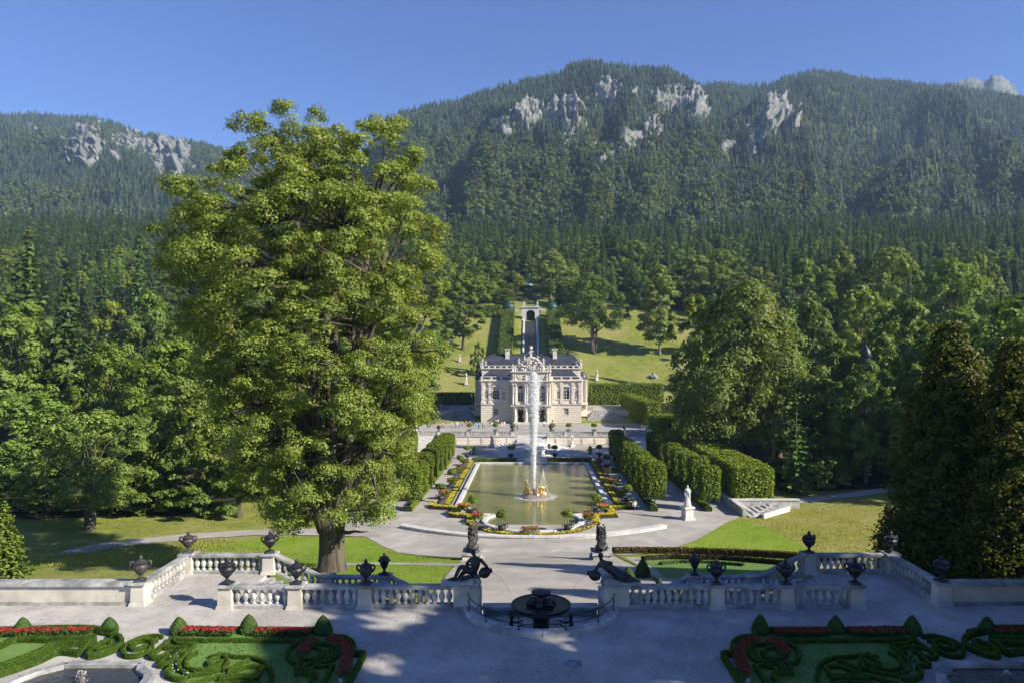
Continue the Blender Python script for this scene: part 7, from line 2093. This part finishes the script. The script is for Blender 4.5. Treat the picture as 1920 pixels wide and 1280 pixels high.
# crouching sea nymphs under the big bowl
for s, w in ((-1, 'left'), (1, 'right')):
    J = stand()
    J.update({'pelvis': (0, 0, .28, .16), 'spine': (0, .08, .45, .13), 'chest': (0, .12, .66, .15), 'neck': (0, .10, .82, .055), 'jaw': (0, .06, .90, .07), 'head': (0, .05, .98, .09), 'crown': (0, .06, 1.05, .05)})
    for q, g in (('L', 1), ('R', -1)):
        J.update({'sh' + q: (g * .18, .12, .75, .062), 'el' + q: (g * .28, -.08, .62, .045), 'wr' + q: (g * .22, -.32, .70, .034), 'ha' + q: (g * .20, -.40, .76, .036), 'hi' + q: (g * .1, 0, .26, .11), 'kn' + q: (g * .2, -.38, .34, .08), 'an' + q: (g * .16, -.42, .03, .05), 'to' + q: (g * .17, -.58, .02, .04)})
    t = thing('bronze_statue', 'crouching bronze sea nymph under the %s side of the big bowl' % w, 'statue', (s * 1.12, FY - 0.5, 10.03), R(90 if s < 0 else -90), 'bronze sea nymphs')
    me = skin_mesh('figure', J, BONES, 1); me.materials.append(M['bronze']); link('figure', me, t)
    b = MB()
    for i in range(9): b.lathe([(0, -.06), (.05, -.02), (.04, .04), (0, .07)], 6, M=Matrix.Translation((.08 * math.cos(i * 2.4), .08 + .05 * math.sin(i * 2.4), .92 + 0.02 * i)))
    b.build('hair', M['bronze'], t, True)

# ------------------------------------------------------------------ bronze lions on the steps
JW = {'pelvis': (0, -.45, .58, .46), 'belly': (0, 0, .78, .42), 'chest': (0, .5, 1.12, .48), 'neck': (0, .68, 1.65, .46), 'head': (0, .85, 2.10, .36), 'muzzle': (0, 1.15, 2.03, .20), 'tail1': (.1, -.95, .18, .09), 'tail2': (.55, -.80, .10, .08), 'tail3': (.75, -.35, .12, .11)}
EW = [('pelvis', 'belly'), ('belly', 'chest'), ('chest', 'neck'), ('neck', 'head'), ('head', 'muzzle'), ('pelvis', 'tail1'), ('tail1', 'tail2'), ('tail2', 'tail3')]
for q, g in (('L', 1), ('R', -1)):
    JW.update({'s' + q: (g * .28, .58, .95, .22), 'f' + q: (g * .28, .72, .45, .15), 'p' + q: (g * .28, .95, .10, .14), 'h' + q: (g * .40, -.35, .52, .32), 'k' + q: (g * .52, .12, .48, .22), 'a' + q: (g * .48, -.05, .14, .14), 't' + q: (g * .48, .32, .10, .13)})
    EW += [('chest', 's' + q), ('s' + q, 'f' + q), ('f' + q, 'p' + q), ('pelvis', 'h' + q), ('h' + q, 'k' + q), ('k' + q, 'a' + q), ('a' + q, 't' + q)]
lion_me = skin_mesh('lion', JW, EW, 2); lion_me.materials.append(M['bronze_brown'])
b = MB(); rr = random.Random(9)
for i in range(110):
    u = rr.random(); a = rr.uniform(-0.25, 3.39) ; c = Vector((0, lerp(.35, .75, u), lerp(1.15, 2.35, u))); r0 = lerp(.50, .40, u)
    p = c + Vector((r0 * math.cos(a), -abs(r0 * math.sin(a)) * 0.9, 0))
    b.tube([p + Vector((0, 0, .14)), p + Vector((rr.uniform(-.05, .05), -.05, 0)), p + Vector((rr.uniform(-.09, .09), -.01, -.17))], [.03, .085, .02], 5)
for g in (-1, 1): b.lathe([(0, -.1), (.1, -.02), (.07, .1), (0, .14)], 8, M=Matrix.Translation((g * .27, .78, 2.42)))
mane_me = b.mesh('mane', M['bronze_brown'], True)
for px, py, s, w in ((886, 1049, 1, 'left'), (1128, 1049, -1, 'right')):
    p = hit(px, py)
    t = thing('lion_pedestal', 'stepped grey stone pedestal carrying the %s lion' % w, 'pedestal', (p.x, p.y, p.z), group='lion pedestals')
    MB().box(-1.1, 1.1, -1.25, 1.45, -0.5, 0.28, t=0.05).build('base', M['stone_cap'], t)
    MB().box(-.92, .92, -1.1, 1.3, .279, .72, t=0.1).build('block', M['stone'], t)
    MB().box(-1.0, 1.0, -1.15, 1.35, .719, .88, t=0.03).build('cap', M['stone_cap'], t)
    L_ = thing('lion_statue', 'seated bronze lion facing the pool, %s one' % w, 'statue', (p.x, p.y, p.z + 0.88), group='bronze lions', sc=(0.92 * s, 0.92, 0.95))
    link('body', lion_me, L_); link('mane', mane_me, L_)
    if s < 0:
        for c in L_.children:
            c.material_slots[0].link = 'OBJECT'; c.material_slots[0].material = M['bronze']

# ------------------------------------------------------------------ marble statues
def marble_figure(x, y, z, hp, hf, label, rz=0.0, pose=3, group='marble statues', wp=0.55):
    t = thing('marble_statue', label, 'statue', (x, y, z), rz, group)
    k = hf / 1.78
    MB().box(-wp * 1.25, wp * 1.25, -wp * 1.25, wp * 1.25, 0, hp * 0.16, t=0.04).build('plinth', M['marble'], t)
    MB().box(-wp * 0.95, wp * 0.95, -wp * 0.95, wp * 0.95, hp * 0.159, hp * 0.86, t=0.03).build('pedestal_block', M['marble'], t)
    MB().box(-wp * 1.2, wp * 1.2, -wp * 1.2, wp * 1.2, hp * 0.859, hp, t=0.04).build('pedestal_cap', M['marble'], t)
    o = link('figure', statue_me[pose], t, (0, 0, hp), 0, k)
    link('robe', robe_me[pose % 2], t, (0, 0, hp), 0, k)
    return t
statue_me = []
for J in POSES:
    me = skin_mesh('figure', J, BONES, 1); me.materials.append(M['marble']); statue_me.append(me)
robe_me = []
for k in range(2):
    b = MB().lathe([(.33, 0), (.31, .12), (.25, .5), (.20, .85), (.17, 1.05), (.19, 1.25), (.17, 1.38), (.08, 1.46)], 22, fold=0.10, nf=7 + k, sy=0.85)
    for i in range(7): b.tube([(-.17 + .02 * i, -.10, 1.40 - i * .02), (.05, -.20, 1.15 - i * .05), (.22, -.12, .95 - i * .06)], [.02, .035, .02], 5)
    robe_me.append(b.mesh('robe', M['marble'], True))
p = hit(1289, 973, 0.04)
marble_figure(p.x, p.y, 0.04, 1.75, 2.85, 'tall weathered marble statue on a pedestal right of the pool', 0.3, 3, wp=0.62)
marble_figure(-p.x, p.y, 0.04, 1.75, 2.85, 'matching marble statue hidden under the linden boughs left of the pool', -0.3, 2, wp=0.62)
for px, y, z, hp, hf, lab in ((922, 160.5, 0.05, 1.2, 2.4, 'marble figure group before the forecourt wall, left of the jet'), (1072, 160.5, 0.05, 1.2, 2.4, 'marble figure group before the forecourt wall, right of the jet')):
    marble_figure(PX(px, y), y, z, hp, hf, lab, 0.5, 1)
for px, py, hp, hf, lab in ((874, 721, 2.0, 2.6, 'white statue on the meadow left of the palace'), (1119, 713, 1.8, 2.6, 'white statue on the meadow right of the palace'), (862, 678, 1.2, 2.2, 'small white statue under the fresh green tree on the left meadow'), (826, 776, 1.5, 2.0, 'pale statue in the shade at the left court stairs')):
    q = hit(px, py)
    marble_figure(q.x, q.y, q.z, hp, hf, lab, 0.2, 2)
for s, px, w in ((-1, 801, 'left'), (1, 1199, 'right')):
    marble_figure(s * 27.6, 163.3, ZF + 0.1, 0.9, 1.9, 'small white figure at the %s end of the forecourt wall' % w, 0.1, 0)
q = hit(1225, 707)
o = MB().lathe([(1.9, -0.2), (1.7, 0.4), (1.1, 0.9), (0.6, 1.3), (0.3, 1.9), (0, 2.0)], 9, fold=0.15, nf=4).build('garden_rock', M['rock'], None); o.location = q
tag(o, 'small rocky hump on the meadow above the right hedge', 'rock')

# ------------------------------------------------------------------ gilded fountain group and the great jet
JX, JYY = 0.15, 105.2
t = thing('fountain_island', 'low wet rock island in the middle of the pool', 'fountain', (JX + 0.35, JYY, 0.1))
b = MB().lathe([(2.35, -0.1), (2.3, 0.22), (1.9, 0.42), (1.2, 0.62), (0.5, 0.7), (0, 0.7)], 22, fold=0.06, nf=6)
b.build('rock', surf('wet_rock', (0.16, 0.13, 0.10), (0.30, 0.26, 0.22), scale=2.5, rough=0.35, bump=0.8, bscale=5, spec=0.5), t, True)
def seated(sc=1.0):
    J = stand()
    J.update({'pelvis': (0, 0, .42, .17), 'spine': (0, .04, .62, .14), 'chest': (0, .02, .85, .16), 'neck': (0, 0, 1.02, .06), 'jaw': (0, -.02, 1.10, .08), 'head': (0, -.02, 1.19, .10), 'crown': (0, 0, 1.28, .06)})
    for q, g in (('L', 1), ('R', -1)):
        J.update({'sh' + q: (g * .2, .02, .95, .068), 'el' + q: (g * .36, -.05, .76 if g > 0 else 1.05, .05), 'wr' + q: (g * .34, -.22, .62 if g > 0 else 1.28, .037), 'ha' + q: (g * .32, -.30, .58 if g > 0 else 1.36, .04), 'hi' + q: (g * .11, -.04, .38, .12), 'kn' + q: (g * .17, -.46, .46, .085), 'an' + q: (g * .15, -.50, .06, .05), 'to' + q: (g * .16, -.66, .04, .04)})
    return J
seat_me = skin_mesh('figure', seated(), BONES, 1); seat_me.materials.append(M['gold'])
putto_me = skin_mesh('figure', {k: (v[0] * 1.05, v[1], v[2], v[3] * 1.22) for k, v in POSES[2].items()}, BONES, 1); putto_me.materials.append(M['gold'])
fold_me = MB().lathe([(.45, 0), (.40, .2), (.30, .45), (.1, .5)], 14, fold=0.15, nf=6).mesh('drapery', M['gold'], True)
for dx, dy, dz, sc, rz, me, lab in ((1.15, -0.7, 0.45, 1.35, 0.3, seat_me, 'largest gilded seated goddess at the right of the fountain island'), (-1.15, -0.1, 0.42, 1.3, -0.5, putto_me, 'gilded cherub standing at the left of the fountain island'), (-0.65, -0.55, 0.45, 1.05, 0.9, seat_me, 'gilded cherub sitting at the left front of the fountain island'), (0.55, -1.2, 0.40, 0.9, 1.6, seat_me, 'small gilded cherub at the front of the fountain island'), (1.65, -0.2, 0.4, 1.0, 2.2, putto_me, 'gilded cherub behind the goddess on the fountain island')):
    g = thing('gilded_statue', lab, 'statue', (JX + dx, JYY + dy, dz + 0.1), rz, 'gilded fountain figures', sc)
    link('figure', me, g); link('drapery', fold_me, g)

def water_mat(name, a):
    m, nt, out = new_mat(name)
    d = nd(nt, 'ShaderNodeBsdfDiffuse'); d.inputs[0].default_value = (0.97, 0.97, 0.97, 1)
    tl = nd(nt, 'ShaderNodeBsdfTranslucent'); tl.inputs[0].default_value = (0.97, 0.97, 0.97, 1)
    mx = nd(nt, 'ShaderNodeMixShader'); mx.inputs[0].default_value = 0.5
    nt.links.new(d.outputs[0], mx.inputs[1]); nt.links.new(tl.outputs[0], mx.inputs[2])
    tr = nd(nt, 'ShaderNodeBsdfTransparent'); m2 = nd(nt, 'ShaderNodeMixShader'); m2.inputs[0].default_value = a
    nt.links.new(tr.outputs[0], m2.inputs[1]); nt.links.new(mx.outputs[0], m2.inputs[2])
    nt.links.new(m2.outputs[0], out.inputs[0])
    return m
M['spray'] = water_mat('spray', 0.92); M['jet'] = water_mat('jet_water', 1.0); M['mist'] = water_mat('mist_drops', 0.45)
JH = PZ(697, JYY) - 0.6
t = thing('water_jet', 'tall white water jet shooting up in front of the palace', 'water jet', (JX, JYY, 0.6))
MB().lathe([(0.24, 0), (0.27, JH * 0.3), (0.33, JH * 0.6), (0.44, JH * 0.85), (0.38, JH * 0.94), (0.18, JH * 0.975), (0.0, JH * 0.985)], 12).build('core', M['jet'], t, True)
n = 30000; u = nr.random(n) ** 0.75
sg = 0.12 + 0.36 * u ** 1.5; sg = np.where(u > 0.93, sg * np.sqrt(np.maximum(0.02, (1.0 - u) / 0.07)), sg)
P = np.column_stack([nr.normal(size=n) * sg, nr.normal(size=n) * sg, u * JH])
V, F = leaf_quads(P, nr.normal(size=P.shape), 0.13, 0.6, 0.4)
o = link('rising_water', np_mesh('rising_water', V, F, M['spray']), t); o['kind'] = 'stuff'
n = 9000; u = nr.random(n); sg = 0.40 + 0.65 * (1 - u) ** 0.7
P = np.column_stack([nr.normal(size=n) * sg + 0.35 * (1 - u), nr.normal(size=n) * sg, u * JH * 0.97 - 0.3])
P = P[nr.random(n) < 0.35 + 0.65 * (1 - u)]
V, F = leaf_quads(P, nr.normal(size=P.shape), 0.085, 0.6, 0.4)
o = link('falling_spray', np_mesh('falling_spray', V, F, M['mist']), t); o['kind'] = 'stuff'
# side sprays round the island
n = 2600; u = nr.random(n); a = nr.random(n)
P = np.column_stack([1.5 + 1.0 * (nr.random(n) - 0.5) * (1 - u) * 1.8, -0.4 + 0.5 * nr.normal(size=n) * 0.4, 0.2 + u * 3.6])
V, F = leaf_quads(P, nr.normal(size=P.shape), 0.075, 0.6, 0.4)
o = link('side_spray', np_mesh('side_spray', V, F, M['mist']), t); o['kind'] = 'stuff'
n = 1500; a = nr.random(n) * 6.283; r0 = 2.3 + np.abs(nr.normal(size=n)) * 0.5
P = np.column_stack([r0 * np.cos(a) + 0.35, r0 * np.sin(a), np.full(n, -0.43) + 0.04 * nr.random(n)])
V, F = leaf_quads(P, np.tile([0, 0, 1.0], (n, 1)) + nr.normal(size=P.shape) * 0.2, 0.16, 0.6, 0.4)
o = link('foam', np_mesh('foam', V, F, M['mist']), t); o['kind'] = 'stuff'

# small bubbling spouts of the corner basins
for s, w in ((-1, 'left'), (1, 'right')):
    c = tp(*cc([(980, 830)], 0, 1150, 6.4)[0], ZT)
    n = 120; u = nr.random(n); P = np.column_stack([nr.normal(size=n) * (0.03 + 0.12 * (1 - u)), nr.normal(size=n) * (0.03 + 0.12 * (1 - u)), 0.05 + u * 0.3])
    V, F = leaf_quads(P, nr.normal(size=P.shape), 0.045)
    o = link('water_spout', np_mesh('water_spout', V, F, M['spray']), None, ((-s) * c.x, c.y, ZT + 0.05))
    tag(o, 'small bubbling water spout in the lower %s corner basin' % w, 'water spout', 'small water spouts')

# ------------------------------------------------------------------ domed turret half hidden in the right wood
D_ = 118.0; zt_ = PZ(648, D_)
t = thing('garden_turret', 'small dark dome with gilt lantern peeping out of the right hand trees', 'turret', (PX(1624, D_), D_, gz(PX(1624, D_), D_)))
hz = zt_ - gz(PX(1624, D_), D_)
MB().lathe([(1.0, 0), (1.0, hz - 4.0)], 10).build('shaft', M['stone_cream'], t)
MB().lathe([(1.0, hz - 4.0), (1.0, hz - 3.6), (0.7, hz - 3.5), (0.7, hz - 2.0)], 10).build('lantern', M['bronze_brown'], t)
MB().lathe([(0.85, hz - 2.0), (0.9, hz - 1.8), (0.75, hz - 1.0), (0.4, hz - 0.4), (0.1, hz), (0, hz + 0.4)], 14).build('dome', M['bronze'], t, True)

# ================================================================== GRASS AND AIR
def grass(name, poly, n, h, mat, label):
    xs = [p[0] for p in poly]; ys = [p[1] for p in poly]
    P = np.column_stack([nr.uniform(min(xs), max(xs), n * 3), nr.uniform(min(ys), max(ys), n * 3)])
    def inside(q):
        c = False; j = len(poly) - 1
        for i in range(len(poly)):
            if (poly[i][1] > q[1]) != (poly[j][1] > q[1]) and q[0] < (poly[j][0] - poly[i][0]) * (q[1] - poly[i][1]) / (poly[j][1] - poly[i][1]) + poly[i][0]: c = not c
            j = i
        return c
    P = np.array([q for q in P if inside(q)])[:n]; k = len(P)
    z = np.array([gz(a, b) for a, b in P]); a = nr.random(k) * 6.283; hh = h * (0.5 + nr.random(k)); w = hh * 0.35
    lean = nr.normal(size=(k, 2)) * hh[:, None] * 0.4
    V = np.empty((k, 3, 3), np.float32)
    V[:, 0] = np.column_stack([P[:, 0] - w * np.cos(a), P[:, 1] - w * np.sin(a), z])
    V[:, 1] = np.column_stack([P[:, 0] + w * np.cos(a), P[:, 1] + w * np.sin(a), z])
    V[:, 2] = np.column_stack([P[:, 0] + lean[:, 0], P[:, 1] + lean[:, 1], z + hh])
    o = link(name, np_mesh(name, V.reshape(-1, 3), np.arange(3 * k).reshape(k, 3), mat))
    return tag(o, label, 'grass', kind='stuff')
M['grass_dry'] = leaf_mat('grass_dry', (0.24, 0.27, 0.045), (0.34, 0.35, 0.075), (0.42, 0.40, 0.14), trans=0.5, var=0)
M['grass_green'] = leaf_mat('grass_green', (0.17, 0.26, 0.022), (0.25, 0.35, 0.036), (0.30, 0.37, 0.06), trans=0.5, var=0)
grass('meadow_grass', MD, 12000, 0.16, M['grass_dry'], 'tall uncut yellowish grass on the slope right of the pool')
grass('meadow_grass', [(-62, 60), (-24, 60), (-26, 72), (-36, 80), (-62, 74)], 12000, 0.2, M['grass_dry'], 'tall uncut grass below the left path')
grass('lawn_grass', LL + [(-26, 46), (-7.2, 46), (-7.2, 60)], 12000, 0.12, M['grass_green'], 'short mown grass round the linden')
grass('lawn_grass', LP + [(28, 52), (9, 60), (8.4, 72)], 9000, 0.12, M['grass_green'], 'short mown grass between plaza and right balustrade')
n = 1500
P_ = np.column_stack([nr.uniform(-24, 24, n), 20.5 + 12 * nr.random(n) ** 0.7])
P_ = P_[[abs(a) > 3.4 or b < 24.8 for a, b in P_]]; P_ = P_[[b < 27.7 or 13.3 < abs(a) < 16.2 for a, b in P_]]
V, F = leaf_quads(np.column_stack([P_, np.full(len(P_), ZT + 0.012)]), np.tile([0, 0, 1.0], (len(P_), 1)) + nr.normal(size=(len(P_), 3)) * 0.15, 0.06, 0.6, 0.4)
M['litter'] = leaf_mat('leaf_litter', (0.10, 0.075, 0.035), (0.24, 0.19, 0.08), trans=0.1, var=0)
tag(link('fallen_leaves', np_mesh('fallen_leaves', V, F, M['litter'])), 'scattered fallen leaves on the terrace gravel', 'leaves', kind='stuff')
def haze():
    m, nt, out = new_mat('air')
    v = nt.nodes.new('ShaderNodeVolumePrincipled')
    v.inputs['Color'].default_value = (0.48, 0.70, 1.0, 1)
    v.inputs['Density'].default_value = 0.00011
    v.inputs['Anisotropy'].default_value = 0.0
    nt.links.new(v.outputs[0], out.inputs['Volume'])
    o = MB().box(-3300, 3300, -200, 4300, -1.5, 1260).build('haze', m, None)
    tag(o, 'thin bluish morning haze filling the valley', 'haze', kind='stuff')
haze()
